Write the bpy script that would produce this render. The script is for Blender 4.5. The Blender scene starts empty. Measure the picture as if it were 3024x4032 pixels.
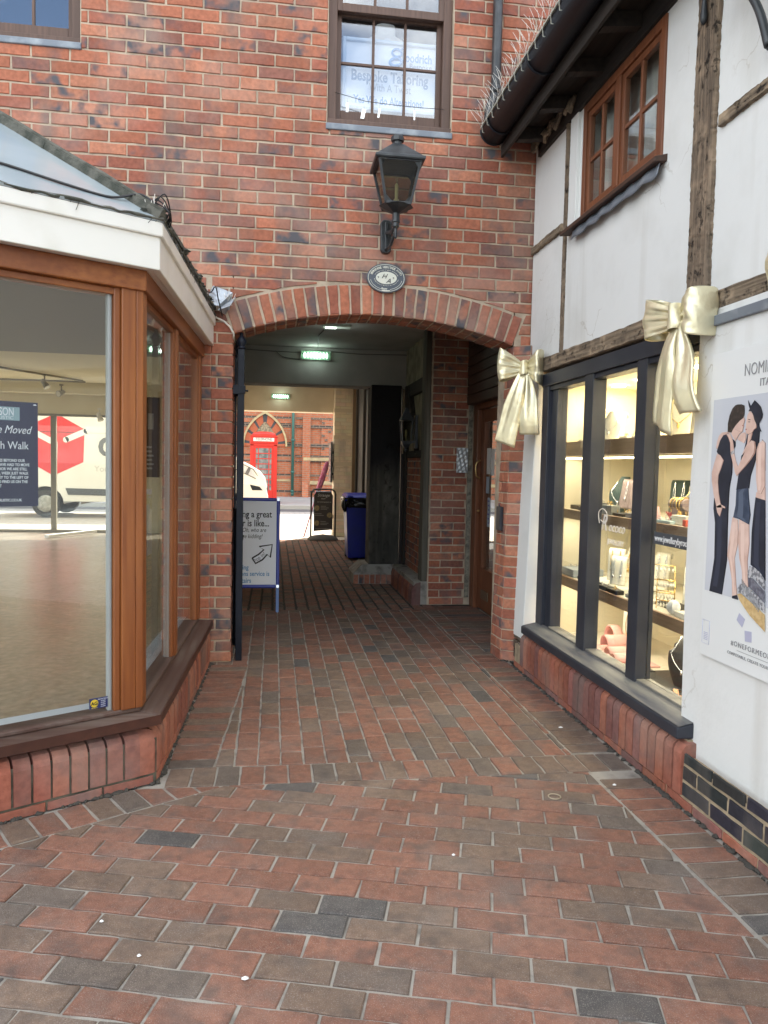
import bpy, bmesh, math, random
from mathutils import Vector, Matrix
rnd = random.Random(7)
S = bpy.context.scene
COL = S.collection
R = math.radians
# ------------------------------------------------------------------ camera
cd = bpy.data.cameras.new('camera'); cam = bpy.data.objects.new('camera', cd); COL.objects.link(cam)
YAW, PITCH, ROLL = R(8.25), R(3.42), R(1.2)
fw = Vector((math.sin(YAW)*math.cos(PITCH), math.cos(YAW)*math.cos(PITCH), -math.sin(PITCH)))
rt = Vector((math.cos(YAW), -math.sin(YAW), 0)); up = rt.cross(fw)
rt, up = rt*math.cos(ROLL)+up*math.sin(ROLL), up*math.cos(ROLL)-rt*math.sin(ROLL)
cam.matrix_world = Matrix(((rt.x, up.x, -fw.x, 0), (rt.y, up.y, -fw.y, 0), (rt.z, up.z, -fw.z, 1.4), (0, 0, 0, 1)))
cd.sensor_fit = 'HORIZONTAL'; cd.sensor_width = 36; cd.lens = 36*3015/3024; cd.clip_start = .05; cd.clip_end = 2000
S.camera = cam
# ------------------------------------------------------------------ sky, sun, exposure
SUN_EL, SUN_AZ = R(50), R(33)
W = bpy.data.worlds.new('World'); S.world = W; W.use_nodes = True
nt = W.node_tree; N = nt.nodes; L = nt.links
bg = N['Background']; sky = N.new('ShaderNodeTexSky'); sky.sky_type = 'NISHITA'; sky.sun_disc = False
sky.sun_elevation = SUN_EL; sky.sun_rotation = SUN_AZ; sky.air_density = 1.0; sky.dust_density = 2.0; sky.ozone_density = 1.0
tc = N.new('ShaderNodeTexCoord'); mp = N.new('ShaderNodeMapping'); mp.inputs['Scale'].default_value = (1.6, 1.6, 3.2)
nz = N.new('ShaderNodeTexNoise'); nz.inputs['Scale'].default_value = 1.7; nz.inputs['Detail'].default_value = 7; nz.inputs['Roughness'].default_value = .55
rp = N.new('ShaderNodeValToRGB'); rp.color_ramp.elements[0].position = .40; rp.color_ramp.elements[1].position = .60
mx = N.new('ShaderNodeMix'); mx.data_type = 'RGBA'; mx.inputs['B'].default_value = (9.6, 9.75, 9.5, 1)
L.new(tc.outputs['Generated'], mp.inputs['Vector']); L.new(mp.outputs[0], nz.inputs['Vector']); L.new(nz.outputs['Fac'], rp.inputs['Fac'])
L.new(rp.outputs['Color'], mx.inputs['Factor']); L.new(sky.outputs[0], mx.inputs['A']); L.new(mx.outputs['Result'], bg.inputs['Color'])
bg.inputs['Strength'].default_value = .13
sd = bpy.data.lights.new('sun', 'SUN'); sd.energy = 4.5; sd.angle = R(.5); sd.color = (1, .93, .82)
so = bpy.data.objects.new('sun', sd); COL.objects.link(so)
so.rotation_euler = Vector((math.sin(SUN_AZ)*math.cos(SUN_EL), math.cos(SUN_AZ)*math.cos(SUN_EL), math.sin(SUN_EL))).to_track_quat('Z', 'Y').to_euler()
so.location = (20, 40, 40)
S.view_settings.view_transform = 'Standard'; S.view_settings.look = 'None'; S.view_settings.gamma = 1
S.view_settings.exposure = 1.78
S.cycles.use_denoising = True; S.cycles.max_bounces = 10; S.cycles.transparent_max_bounces = 16; S.cycles.diffuse_bounces = 5
S.cycles.caustics_reflective = False; S.cycles.caustics_refractive = False; S.cycles.sample_clamp_indirect = 6
# ------------------------------------------------------------------ materials
MATS = {}
def _mat(name):
    m = bpy.data.materials.new(name); m.use_nodes = True
    return m, m.node_tree.nodes, m.node_tree.links, m.node_tree.nodes['Principled BSDF']
def _noise(N, L, scale, detail=4, vec=None, stretch=None):
    n = N.new('ShaderNodeTexNoise'); n.inputs['Scale'].default_value = scale; n.inputs['Detail'].default_value = detail
    t = N.new('ShaderNodeTexCoord'); src = t.outputs['Object']
    if stretch:
        q = N.new('ShaderNodeMapping'); q.inputs['Scale'].default_value = stretch; L.new(src, q.inputs['Vector']); src = q.outputs[0]
    L.new(src, n.inputs['Vector']); return n
def _ramp(N, L, src, a, b):
    r = N.new('ShaderNodeMapRange'); r.inputs['From Min'].default_value = a; r.inputs['From Max'].default_value = b
    L.new(src, r.inputs['Value']); return r.outputs['Result']
def _mix(N, L, fac, a, b, mode='MIX'):
    m = N.new('ShaderNodeMix'); m.data_type = 'RGBA'; m.blend_type = mode
    for k, v in (('Factor', fac), ('A', a), ('B', b)):
        if isinstance(v, (int, float)): m.inputs[k].default_value = v
        elif isinstance(v, tuple): m.inputs[k].default_value = (*v[:3], 1)
        else: L.new(v, m.inputs[k])
    return m.outputs['Result']
def _bump(N, L, bs, h, strength, dist=.01):
    b = N.new('ShaderNodeBump'); b.inputs['Strength'].default_value = strength; b.inputs['Distance'].default_value = dist
    L.new(h, b.inputs['Height']); L.new(b.outputs[0], bs.inputs['Normal'])
def M(name, base, rough=.6, metal=0, col2=None, ns=6, lo=.4, hi=.65, bs=0, bstr=.2, bdist=.005, stretch=None, emit=None, es=0, spec=.5, bstretch=None, coat=0):
    if name in MATS: return MATS[name]
    m, N, L, b = _mat(name)
    b.inputs['Base Color'].default_value = (*base, 1); b.inputs['Roughness'].default_value = rough; b.inputs['Metallic'].default_value = metal
    b.inputs['Specular IOR Level'].default_value = spec; b.inputs['Coat Weight'].default_value = coat
    if col2:
        n = _noise(N, L, ns, 6, stretch=stretch)
        L.new(_mix(N, L, _ramp(N, L, n.outputs['Fac'], lo, hi), base, col2), b.inputs['Base Color'])
    if bs:
        n = _noise(N, L, bs, 5, stretch=bstretch or stretch); _bump(N, L, b, n.outputs['Fac'], bstr, bdist)
    if emit: b.inputs['Emission Color'].default_value = (*emit, 1); b.inputs['Emission Strength'].default_value = es
    MATS[name] = m; return m
def wood(name, c1, c2, axis='z', rough=.45, fine=60, bstr=.15, bdist=.004, c3=None, coat=0, crack=0):
    key = name+'_'+axis
    if key in MATS: return MATS[key]
    m, N, L, b = _mat(key)
    k = {'x': (.05, 1, 1), 'y': (1, .05, 1), 'z': (1, 1, .05)}[axis]
    n1 = _noise(N, L, fine, 6, stretch=k); n2 = _noise(N, L, 3.5, 3, stretch=tuple(.3 if q < 1 else 1 for q in k))
    col = _mix(N, L, _ramp(N, L, n1.outputs['Fac'], .32, .68), c1, c2)
    col = _mix(N, L, _ramp(N, L, n2.outputs['Fac'], .45, .75), col, c3 or tuple(q*.6 for q in c1))
    hh = n1.outputs['Fac']
    if crack:
        n3 = _noise(N, L, crack, 8, stretch=tuple(.6 if q < 1 else 1 for q in k)); n3.inputs['Roughness'].default_value = .75; n5 = _noise(N, L, 11, 6)
        cf = _ramp(N, L, n3.outputs['Fac'], .57, .64); col = _mix(N, L, cf, col, tuple(q*.35 for q in c2)); col = _mix(N, L, _ramp(N, L, n5.outputs['Fac'], .5, .72), col, tuple(q*1.35 for q in c1))
        sb = N.new('ShaderNodeMath'); sb.operation = 'SUBTRACT'; L.new(n1.outputs['Fac'], sb.inputs[0]); L.new(cf, sb.inputs[1]); hh = sb.outputs[0]
    L.new(col, b.inputs['Base Color']); b.inputs['Roughness'].default_value = rough; b.inputs['Coat Weight'].default_value = coat
    _bump(N, L, b, hh, bstr, bdist); MATS[key] = m; return m
def brick_mat(name, blotch=(.085, .085, .10), bscale=17, fine=140, rough=.85, bstr=.35, lo=.52, hi=.66, va=.9, flat=False, grime_shade=.55, bloom=.35):
    m, N, L, b = _mat(name)
    a = N.new('ShaderNodeAttribute'); a.attribute_name = 'bc'
    n1 = _noise(N, L, fine, 5); n2 = _noise(N, L, bscale, 2); n3 = _noise(N, L, 4, 3); n4 = _noise(N, L, 38, 4)
    col = _mix(N, L, _ramp(N, L, n1.outputs['Fac'], .3, .7), a.outputs['Color'], (.5, .5, .5), 'OVERLAY')
    v = N.new('ShaderNodeMath'); v.operation = 'MULTIPLY_ADD'; v.inputs[1].default_value = va; v.inputs[2].default_value = 1-va*.5; L.new(n4.outputs['Fac'], v.inputs[0])
    hs = N.new('ShaderNodeHueSaturation'); L.new(col, hs.inputs['Color']); L.new(v.outputs[0], hs.inputs['Value'])
    n6 = _noise(N, L, 2.1, 5); n7 = _noise(N, L, 5, 5, stretch=(1, 1, .22) if not flat else None); n8 = _noise(N, L, 330, 2); n9 = _noise(N, L, 13, 6)
    col0 = hs.outputs['Color']
    col0 = _mix(N, L, _ramp(N, L, n7.outputs['Fac'], .5, .85), col0, tuple(q*grime_shade for q in (.30, .25, .22)))
    pale = N.new('ShaderNodeMath'); pale.operation = 'MULTIPLY'; pale.inputs[1].default_value = bloom; L.new(_ramp(N, L, n6.outputs['Fac'], .48, .78), pale.inputs[0]); col0 = _mix(N, L, pale.outputs[0], col0, (.52, .44, .38))
    if flat:
        sp = N.new('ShaderNodeMath'); sp.operation = 'MULTIPLY'; sp.inputs[1].default_value = .38; L.new(_ramp(N, L, n8.outputs['Fac'], .56, .66), sp.inputs[0]); col0 = _mix(N, L, sp.outputs[0], col0, (.42, .37, .33))
        sq_ = N.new('ShaderNodeMath'); sq_.operation = 'MULTIPLY'; sq_.inputs[1].default_value = .6; L.new(_ramp(N, L, n9.outputs['Fac'], .53, .74), sq_.inputs[0]); col0 = _mix(N, L, sq_.outputs[0], col0, (.10, .085, .075))
    f = N.new('ShaderNodeMath'); f.operation = 'MULTIPLY'; L.new(_ramp(N, L, n2.outputs['Fac'], lo, hi), f.inputs[0]); L.new(a.outputs['Alpha'], f.inputs[1])
    col = _mix(N, L, f.outputs[0], col0, blotch)
    L.new(col, b.inputs['Base Color']); b.inputs['Roughness'].default_value = rough; b.inputs['Specular IOR Level'].default_value = .3
    _bump(N, L, b, n1.outputs['Fac'], bstr, .004); MATS[name] = m; return m
def glass(name='glass', tint=(.96, .98, .97), ior=1.6, rough=.0, lo=0.0):
    if name in MATS: return MATS[name]
    m = bpy.data.materials.new(name); m.use_nodes = True; N = m.node_tree.nodes; L = m.node_tree.links; N.clear()
    o = N.new('ShaderNodeOutputMaterial'); t = N.new('ShaderNodeBsdfTransparent'); g = N.new('ShaderNodeBsdfGlossy'); x = N.new('ShaderNodeMixShader'); f = N.new('ShaderNodeFresnel')
    t.inputs['Color'].default_value = (*tint, 1); g.inputs['Roughness'].default_value = rough; f.inputs['IOR'].default_value = ior
    gm = N.new('ShaderNodeNewGeometry'); mr = N.new('ShaderNodeMapRange'); mr.inputs['To Min'].default_value = ior; mr.inputs['To Max'].default_value = 1/ior
    L.new(gm.outputs['Backfacing'], mr.inputs['Value']); L.new(mr.outputs[0], f.inputs['IOR'])
    L.new(f.outputs[0], x.inputs[0]); L.new(t.outputs[0], x.inputs[1]); L.new(g.outputs[0], x.inputs[2]); L.new(x.outputs[0], o.inputs['Surface'])
    MATS[name] = m; return m
def emis(name, c, s): return M(name, tuple(min(1, q) for q in c), .4, emit=c, es=s)
BRICK = brick_mat('wall_brick', blotch=(.105, .10, .11), bscale=11, lo=.46, hi=.66); PAVER = brick_mat('paver_brick', blotch=(.055, .052, .052), bscale=9, fine=230, rough=.8, bstr=.7, lo=.5, hi=.75, flat=True, grime_shade=.5, bloom=.12)
MORTAR = M('mortar_pale', (.56, .455, .34), .95, col2=(.40, .32, .24), ns=11, bs=160, bstr=.6)
MORTAR2 = M('mortar_grey', (.36, .335, .295), .95, col2=(.15, .135, .12), ns=9, lo=.5, hi=.7, bs=180, bstr=.7)
WHITE = M('white_render', (.745, .75, .735), .8, col2=(.62, .615, .585), ns=3.2, lo=.5, hi=.95, bs=28, bstr=.35, bdist=.006)
def _crack(m):
    N, L = m.node_tree.nodes, m.node_tree.links; b = N['Principled BSDF']; src = b.inputs['Base Color'].links[0].from_socket
    w = _noise(N, L, 5, 5); t = N.new('ShaderNodeTexCoord'); ad = N.new('ShaderNodeVectorMath'); ad.operation = 'ADD'; sc = N.new('ShaderNodeVectorMath'); sc.operation = 'SCALE'; sc.inputs['Scale'].default_value = .35
    L.new(w.outputs['Color'], sc.inputs[0]); L.new(t.outputs['Object'], ad.inputs[0]); L.new(sc.outputs[0], ad.inputs[1])
    v = N.new('ShaderNodeTexVoronoi'); v.feature = 'DISTANCE_TO_EDGE'; v.inputs['Scale'].default_value = 2.3; L.new(ad.outputs[0], v.inputs['Vector'])
    k = _noise(N, L, 1.7, 3); f = N.new('ShaderNodeMath'); f.operation = 'MULTIPLY'; L.new(_ramp(N, L, v.outputs['Distance'], .012, .003), f.inputs[0]); L.new(_ramp(N, L, k.outputs['Fac'], .56, .66), f.inputs[1])
    c = _mix(N, L, f.outputs[0], src, (.55, .53, .49)); st = _noise(N, L, 7, 4, stretch=(1, 1, .07)); g = N.new('ShaderNodeMath'); g.operation = 'MULTIPLY'; g.inputs[1].default_value = .5; L.new(_ramp(N, L, st.outputs['Fac'], .55, .8), g.inputs[0])
    L.new(_mix(N, L, g.outputs[0], c, (.52, .50, .45)), b.inputs['Base Color'])
_crack(WHITE)
OAK = wood('old_oak', (.26, .19, .13), (.075, .055, .04), 'z', .9, 70, 1.0, .012, c3=(.15, .115, .085), crack=26)
OAKY = wood('old_oak', (.30, .225, .15), (.075, .055, .04), 'y', .9, 70, 1.0, .012, c3=(.17, .13, .09), crack=26)
DARKOAK = wood('dark_oak', (.045, .036, .028), (.02, .017, .014), 'z', .85, 30, .6, .01)
DARKOAKY = wood('dark_oak', (.04, .032, .026), (.018, .015, .013), 'y', .8, 30, .6, .01)
PINE = {a: wood('orange_pine', (.345, .118, .030), (.225, .066, .017), a, .42, 42, .25, .004, c3=(.16, .042, .012), coat=.06) for a in 'xyz'}
SILLW = {a: wood('weathered_sill', (.085, .040, .028), (.16, .12, .10), a, .65, 30, .35, .004, c3=(.065, .030, .022)) for a in 'xy'}
SILLF = {a: wood('sill_front', (.085, .030, .018), (.05, .018, .012), a, .5, 30, .3, .004) for a in 'xy'}
BROWNW = {a: wood('brown_frame', (.15, .085, .06), (.10, .055, .04), a, .55, 50, .2, .003) for a in 'xz'}
MAHOG = {a: wood('red_frame', (.235, .085, .036), (.15, .05, .022), a, .45, 50, .15, .003) for a in 'yz'}
LEAD = M('lead_sheet', (.19, .215, .25), .55, .2, col2=(.33, .36, .39), ns=9, lo=.52, hi=.75, bs=20, bstr=.3)
NAVY = M('navy_paint', (.026, .029, .040), .42, spec=.4, col2=(.038, .041, .052), ns=5, bs=60, bstr=.08)
NAVYDUST = M('navy_dusty', (.05, .055, .075), .6, col2=(.20, .195, .175), ns=7, lo=.35, hi=.7, stretch=(1.5, .25, 1), bs=60, bstr=.1)
BLACKM = M('black_iron', (.022, .026, .030), .38, col2=(.045, .05, .055), ns=14, bs=50, bstr=.15)
BLACKP = M('black_plastic', (.011, .014, .020), .42, spec=.25)
GATEM = M('gate_paint', (.006, .009, .018), .45, spec=.3, col2=(.011, .014, .024), ns=12, bs=60, bstr=.1)
CREAM = M('cream_paint', (.74, .64, .49), .8, col2=(.67, .57, .42), ns=3, bs=40, bstr=.1)
INTW = M('interior_cream', (.85, .79, .60), .8, col2=(.80, .73, .54), ns=2)
GREYC = M('grey_ceiling', (.46, .45, .43), .85, col2=(.38, .37, .35), ns=3, bs=30, bstr=.12)
WHITEP = M('white_upvc', (.82, .80, .74), .35, col2=(.72, .70, .62), ns=4, lo=.5, hi=.8)
WIRE = M('steel_wire', (.75, .72, .66), .3, .5)
CABLE = M('black_cable', (.012, .012, .013), .5)
WCABLE = M('white_cable', (.72, .68, .60), .5)
GLASS = glass('glass', ior=1.55); GLASSUP = glass('sky_window_glass', (.95, .97, 1), 2.5)
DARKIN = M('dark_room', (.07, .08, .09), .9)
INK = M('black_ink', (.012, .012, .014), .6)
PAPER = M('white_paper', (.80, .80, .79), .6)
GOLDM = M('gold', (.86, .58, .20), .22, 1)
SILVER = M('silver', (.8, .8, .8), .2, 1)
# ------------------------------------------------------------------ mesh helpers
WL = {}
def wloc(o): return WL.get(o.name, Vector((0, 0, 0)))
def tag(o, label=None, cat=None, group=None, kind=None):
    if label: o['label'] = label
    if cat: o['category'] = cat
    if group: o['group'] = group
    if kind: o['kind'] = kind
    return o
def adopt(o, parent, w=None):
    if parent:
        o.parent = parent; o.matrix_parent_inverse = Matrix.Translation(-wloc(parent))
def thing(name, loc, label, cat, group=None):
    o = bpy.data.objects.new(name, None); COL.objects.link(o); o.location = loc; o.empty_display_size = .1
    WL[o.name] = Vector(loc); return tag(o, label, cat, group)
class MB:
    def __init__(s): s.v = []; s.f = []; s.m = []; s.c = []; s.sm = []
    def av(s, p, c=None): s.v.append(tuple(p)); s.c.append(c or (1, 1, 1, 0)); return len(s.v)-1
    def poly(s, pts, mi=0, c=None, smooth=False):
        i = [s.av(p, c) for p in pts]; s.f.append(i); s.m.append(mi); s.sm.append(smooth)
    def face(s, idx, mi=0, smooth=False): s.f.append(list(idx)); s.m.append(mi); s.sm.append(smooth)
    def hexa(s, P, mi=0, c=None):
        i = [s.av(p, c) for p in P]
        for q in ((0, 3, 2, 1), (4, 5, 6, 7), (0, 1, 5, 4), (1, 2, 6, 5), (2, 3, 7, 6), (3, 0, 4, 7)): s.face([i[k] for k in q], mi)
        return s
    def box(s, x0, x1, y0, y1, z0, z1, mi=0, c=None):
        x0, x1 = min(x0, x1), max(x0, x1); y0, y1 = min(y0, y1), max(y0, y1); z0, z1 = min(z0, z1), max(z0, z1)
        return s.hexa([(x0, y0, z0), (x1, y0, z0), (x1, y1, z0), (x0, y1, z0), (x0, y0, z1), (x1, y0, z1), (x1, y1, z1), (x0, y1, z1)], mi, c)
    def bar(s, a, b, w, h, upv=(0, 0, 1), mi=0, off=(0, 0)):
        a = Vector(a); b = Vector(b); d = (b-a).normalized(); sd = d.cross(Vector(upv)).normalized(); u = sd.cross(d)
        o = sd*off[0]+u*off[1]; P = []
        for q in (a, b):
            for i, j in ((-1, -1), (1, -1), (1, 1), (-1, 1)): P.append(q+o+sd*(i*w/2)+u*(j*h/2))
        return s.hexa(P, mi)
    def prism(s, pts, vec, mi=0, c=None):
        n = len(pts); a = [s.av(p, c) for p in pts]; b = [s.av(Vector(p)+Vector(vec), c) for p in pts]
        s.face(a[::-1], mi); s.face(b, mi)
        for k in range(n): s.face((a[k], a[(k+1) % n], b[(k+1) % n], b[k]), mi)
        return s
    def tube(s, pts, r, n=8, mi=0, cap=True):
        pts = [Vector(p) for p in pts]; rings = []; pd = None
        for k, p in enumerate(pts):
            d = (pts[min(k+1, len(pts)-1)]-pts[max(k-1, 0)]).normalized()
            if pd is None: u = d.cross(Vector((0, 0, 1)) if abs(d.z) < .9 else Vector((1, 0, 0))).normalized()
            else: u = (u-d*u.dot(d)).normalized()
            w = d.cross(u); pd = d; rr = r[k] if isinstance(r, (list, tuple)) else r
            rings.append([s.av(p+u*(math.cos(2*math.pi*i/n)*rr)+w*(math.sin(2*math.pi*i/n)*rr)) for i in range(n)])
        for a, b in zip(rings, rings[1:]):
            for i in range(n): s.face((a[i], a[(i+1) % n], b[(i+1) % n], b[i]), mi, True)
        if cap: s.face(rings[0][::-1], mi); s.face(rings[-1], mi)
        return s
    def lathe(s, prof, c, n=16, mi=0, sx=1, sy=1, rot=0, smooth=True):
        c = Vector(c); rings = []
        for r, z in prof:
            rings.append([s.av(c+Vector((math.cos(2*math.pi*i/n+rot)*r*sx, math.sin(2*math.pi*i/n+rot)*r*sy, z))) for i in range(n)])
        for a, b in zip(rings, rings[1:]):
            for i in range(n): s.face((a[i], a[(i+1) % n], b[(i+1) % n], b[i]), mi, smooth)
        s.face(rings[0][::-1], mi); s.face(rings[-1], mi); return s
    def grid(s, fn, nu, nv, mi=0, smooth=True):
        I = [[s.av(fn(i/nu, j/nv)) for j in range(nv+1)] for i in range(nu+1)]
        for i in range(nu):
            for j in range(nv): s.face((I[i][j], I[i+1][j], I[i+1][j+1], I[i][j+1]), mi, smooth)
        return s
    def build(s, name, mats, parent=None, bevel=0, seg=2, label=None, cat=None, group=None, kind=None, solid=0, sub=0, fix=True):
        if not isinstance(mats, (list, tuple)): mats = [mats]
        V = [Vector(p) for p in s.v]
        lo = Vector((min(p.x for p in V), min(p.y for p in V), min(p.z for p in V))); hi = Vector((max(p.x for p in V), max(p.y for p in V), max(p.z for p in V)))
        org = Vector(((lo.x+hi.x)/2, (lo.y+hi.y)/2, lo.z))
        me = bpy.data.meshes.new(name); me.from_pydata([p-org for p in V], [], s.f); me.update()
        for m in mats: me.materials.append(m)
        me.polygons.foreach_set('material_index', s.m); me.polygons.foreach_set('use_smooth', s.sm)
        if any(c[3] or c[0] != 1 for c in s.c):
            at = me.attributes.new('bc', 'FLOAT_COLOR', 'POINT'); at.data.foreach_set('color', [x for c in s.c for x in c])
        if fix:
            bm = bmesh.new(); bm.from_mesh(me); bmesh.ops.recalc_face_normals(bm, faces=bm.faces); bm.to_mesh(me); bm.free()
        o = bpy.data.objects.new(name, me); COL.objects.link(o); o.location = org; WL[o.name] = org; adopt(o, parent)
        if solid: q = o.modifiers.new('solid', 'SOLIDIFY'); q.thickness = solid; q.offset = 0
        if bevel: q = o.modifiers.new('bevel', 'BEVEL'); q.width = bevel; q.segments = seg; q.limit_method = 'ANGLE'; q.angle_limit = R(40)
        if sub: q = o.modifiers.new('sub', 'SUBSURF'); q.levels = sub; q.render_levels = sub
        return tag(o, label, cat, group, kind)
def T(parent, txt, org, xd, yd, size, mat, align='CENTER', bold=0, shear=0, sx=1, name='lettering', depth=.0006, space=1):
    c = bpy.data.curves.new(name, 'FONT'); c.body = txt; c.size = size; c.align_x = align; c.align_y = 'BOTTOM_BASELINE'
    c.offset = bold*size; c.shear = shear; c.extrude = depth; c.space_character = space; c.resolution_u = 3; c.materials.append(mat)
    o = bpy.data.objects.new(name, c); COL.objects.link(o)
    x = Vector(xd).normalized()*sx; y = Vector(yd).normalized(); z = Vector(xd).normalized().cross(y)
    mw = Matrix(((x.x, y.x, z.x, org[0]), (x.y, y.y, z.y, org[1]), (x.z, y.z, z.z, org[2]), (0, 0, 0, 1)))
    o.matrix_world = mw
    if parent: o.parent = parent; o.matrix_parent_inverse = Matrix.Translation(-wloc(parent))
    return o
def copytree(o, loc, label=None, group=None):
    c = o.copy(); COL.objects.link(c); c.location = loc
    if label: c['label'] = label
    if group: c['group'] = group
    for ch in list(o.children):
        d = ch.copy(); COL.objects.link(d); d.parent = c
        for g in list(ch.children):
            e = g.copy(); COL.objects.link(e); e.parent = d
    return c
# --- bricks
def clip(poly, n, d):
    out = []
    for i, p in enumerate(poly):
        q = poly[(i+1) % len(poly)]; a = p[0]*n[0]+p[1]*n[1]-d; b = q[0]*n[0]+q[1]*n[1]-d
        if a <= 0: out.append(p)
        if (a < 0 < b) or (b < 0 < a): t = a/(a-b); out.append((p[0]+(q[0]-p[0])*t, p[1]+(q[1]-p[1])*t))
    return out
def area(p): return abs(sum(p[i][0]*p[(i+1) % len(p)][1]-p[(i+1) % len(p)][0]*p[i][1] for i in range(len(p))))/2
def shrink(poly, j):
    n = len(poly); sg = 1 if sum(poly[i][0]*poly[(i+1) % n][1]-poly[(i+1) % n][0]*poly[i][1] for i in range(n)) > 0 else -1
    out = poly
    for i in range(n):
        p, q = poly[i], poly[(i+1) % n]; dx, dy = q[0]-p[0], q[1]-p[1]; l = math.hypot(dx, dy)
        if l < 1e-6: continue
        nn = (dy/l*sg, -dx/l*sg); out = clip(out, nn, nn[0]*p[0]+nn[1]*p[1]-j)
        if len(out) < 3: return []
    return out
def brick(mb, poly, fr, col, depth=.02, bev=.004, jit=.0024, tilt=.0018, seg=.06, mi=0, crown=None):
    """poly in (u,v); fr = (origin, u, v, normal)"""
    o, u, v, n = fr; pts = []
    for i in range(len(poly)):
        p, q = poly[i], poly[(i+1) % len(poly)]; l = math.hypot(q[0]-p[0], q[1]-p[1]); k = max(1, int(l/seg))
        for t in range(k): pts.append((p[0]+(q[0]-p[0])*t/k+rnd.uniform(-jit, jit), p[1]+(q[1]-p[1])*t/k+rnd.uniform(-jit, jit)))
    cx = sum(p[0] for p in pts)/len(pts); cy = sum(p[1] for p in pts)/len(pts); h0 = rnd.uniform(-tilt, tilt); tx = rnd.uniform(-tilt, tilt)*8; ty = rnd.uniform(-tilt, tilt)*8
    def P(p, h): return o+u*p[0]+v*p[1]+n*(h+h0+(p[0]-cx)*tx+(p[1]-cy)*ty)
    ins = []
    for p in pts:
        l = math.hypot(p[0]-cx, p[1]-cy) or 1; k = max(.2, 1-bev*1.3/l); ins.append((cx+(p[0]-cx)*k, cy+(p[1]-cy)*k))
    a = [mb.av(P(p, 0), col) for p in ins]; b = [mb.av(P(p, -bev), col) for p in pts]; c = [mb.av(P(p, -depth), col) for p in pts]; m = len(pts)
    mb.face(a, mi)
    for i in range(m):
        j = (i+1) % m; mb.face((a[i], b[i], b[j], a[j]), mi); mb.face((b[i], c[i], c[j], b[j]), mi)
def wcol(dark=0):
    t = rnd.random(); s = rnd.uniform(.82, 1.12)
    if t < .50: c = (.40, .145, .085)
    elif t < .78: c = (.345, .12, .078)
    elif t < .87: c = (.27, .115, .085)
    else: c = (.46, .19, .115)
    bl = 1.0 if rnd.random() < .20+dark else (.4 if rnd.random() < .35 else 0)
    return (c[0]*s, c[1]*s, c[2]*s, bl)
def pcol():
    t = rnd.random(); s = rnd.uniform(.85, 1.12)
    if t < .56: c = (.235, .110, .075)
    elif t < .88: c = (.175, .119, .087)
    elif t < .96: c = (.135, .106, .087)
    else: c = (.095, .088, .084)
    return (c[0]*s, c[1]*s, c[2]*s, .4 if rnd.random() < .35 else 0)
X, Y, Z = Vector((1, 0, 0)), Vector((0, 1, 0)), Vector((0, 0, 1))
def courses(mb, fr, u0, u1, z0, z1, pitch, length, holes=(), keep=None, joint=.0125, phase=0, mi=0, dark=0, depth=.02, colf=None, head=None):
    k = 0; z = z0
    while z < z1-.01:
        zt = min(z+pitch, z1); off = (length/2 if (k+phase) % 2 else 0)+rnd.uniform(-.008, .008); x = u0-off
        while x < u1:
            a, b = max(x, u0), min(x+length, u1); x += length
            if b-a < .03: continue
            segs = [(a, b)]
            for (h0, h1, g0, g1) in holes:
                if zt > g0+.02 and z < g1-.02:
                    ns = []
                    for (p, q) in segs:
                        if q <= h0 or p >= h1: ns.append((p, q)); continue
                        if p < h0: ns.append((p, h0))
                        if q > h1: ns.append((h1, q))
                    segs = ns
            for p, q in segs:
                if q-p < .028: continue
                po = [(p, z), (q, z), (q, zt), (p, zt)]
                if keep: po = keep(po)
                if len(po) < 3 or area(po) < .0012: continue
                po = shrink(po, joint/2)
                if len(po) >= 3 and area(po) > .0006: brick(mb, po, fr, (colf or wcol)(*((dark,) if not colf else ())), mi=mi, depth=depth)
        z += pitch; k += 1
# ================================================================== GROUND
YW = 5.42
g = MB(); g.poly([(-400, -300, -.035), (400, -300, -.035), (400, 600, -.035), (-400, 600, -.035)])
g.build('ground', M('ground_asphalt', (.12, .12, .115), .9, col2=(.085, .085, .085), ns=3, bs=60), kind='structure')
FL = (Vector((0, 0, 0)), X, Y, Z)
mb = MB()
mb.poly([(-3.2, .2, -.006), (1.72, .2, -.006), (1.72, 5.3, -.006), (-3.2, 5.3, -.006)], 1)
mb.poly([(-.8, 5.3, -.006), (2.06, 5.3, -.006), (2.06, 7.35, -.006), (-.8, 7.35, -.006)], 1); mb.poly([(-.8, 7.35, -.006), (2.06, 7.35, -.006), (2.06, 14.3, -.006), (-.8, 14.3, -.006)], 2)
BA, BB, BC = Vector((-1.026, 3.038, 0)), Vector((-.487, 3.372, 0)), Vector((-.423, YW, 0))
d1 = (BB-BA).normalized(); n1 = Vector((d1.y, -d1.x, 0)); d2 = (BC-BB).normalized(); n2 = Vector((d2.y, -d2.x, 0))
BA2 = BB-d1*2.2
def regionclip(po, cons):
    for n, d in cons:
        po = clip(po, n, d)
        if len(po) < 3: return []
    return po
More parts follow.
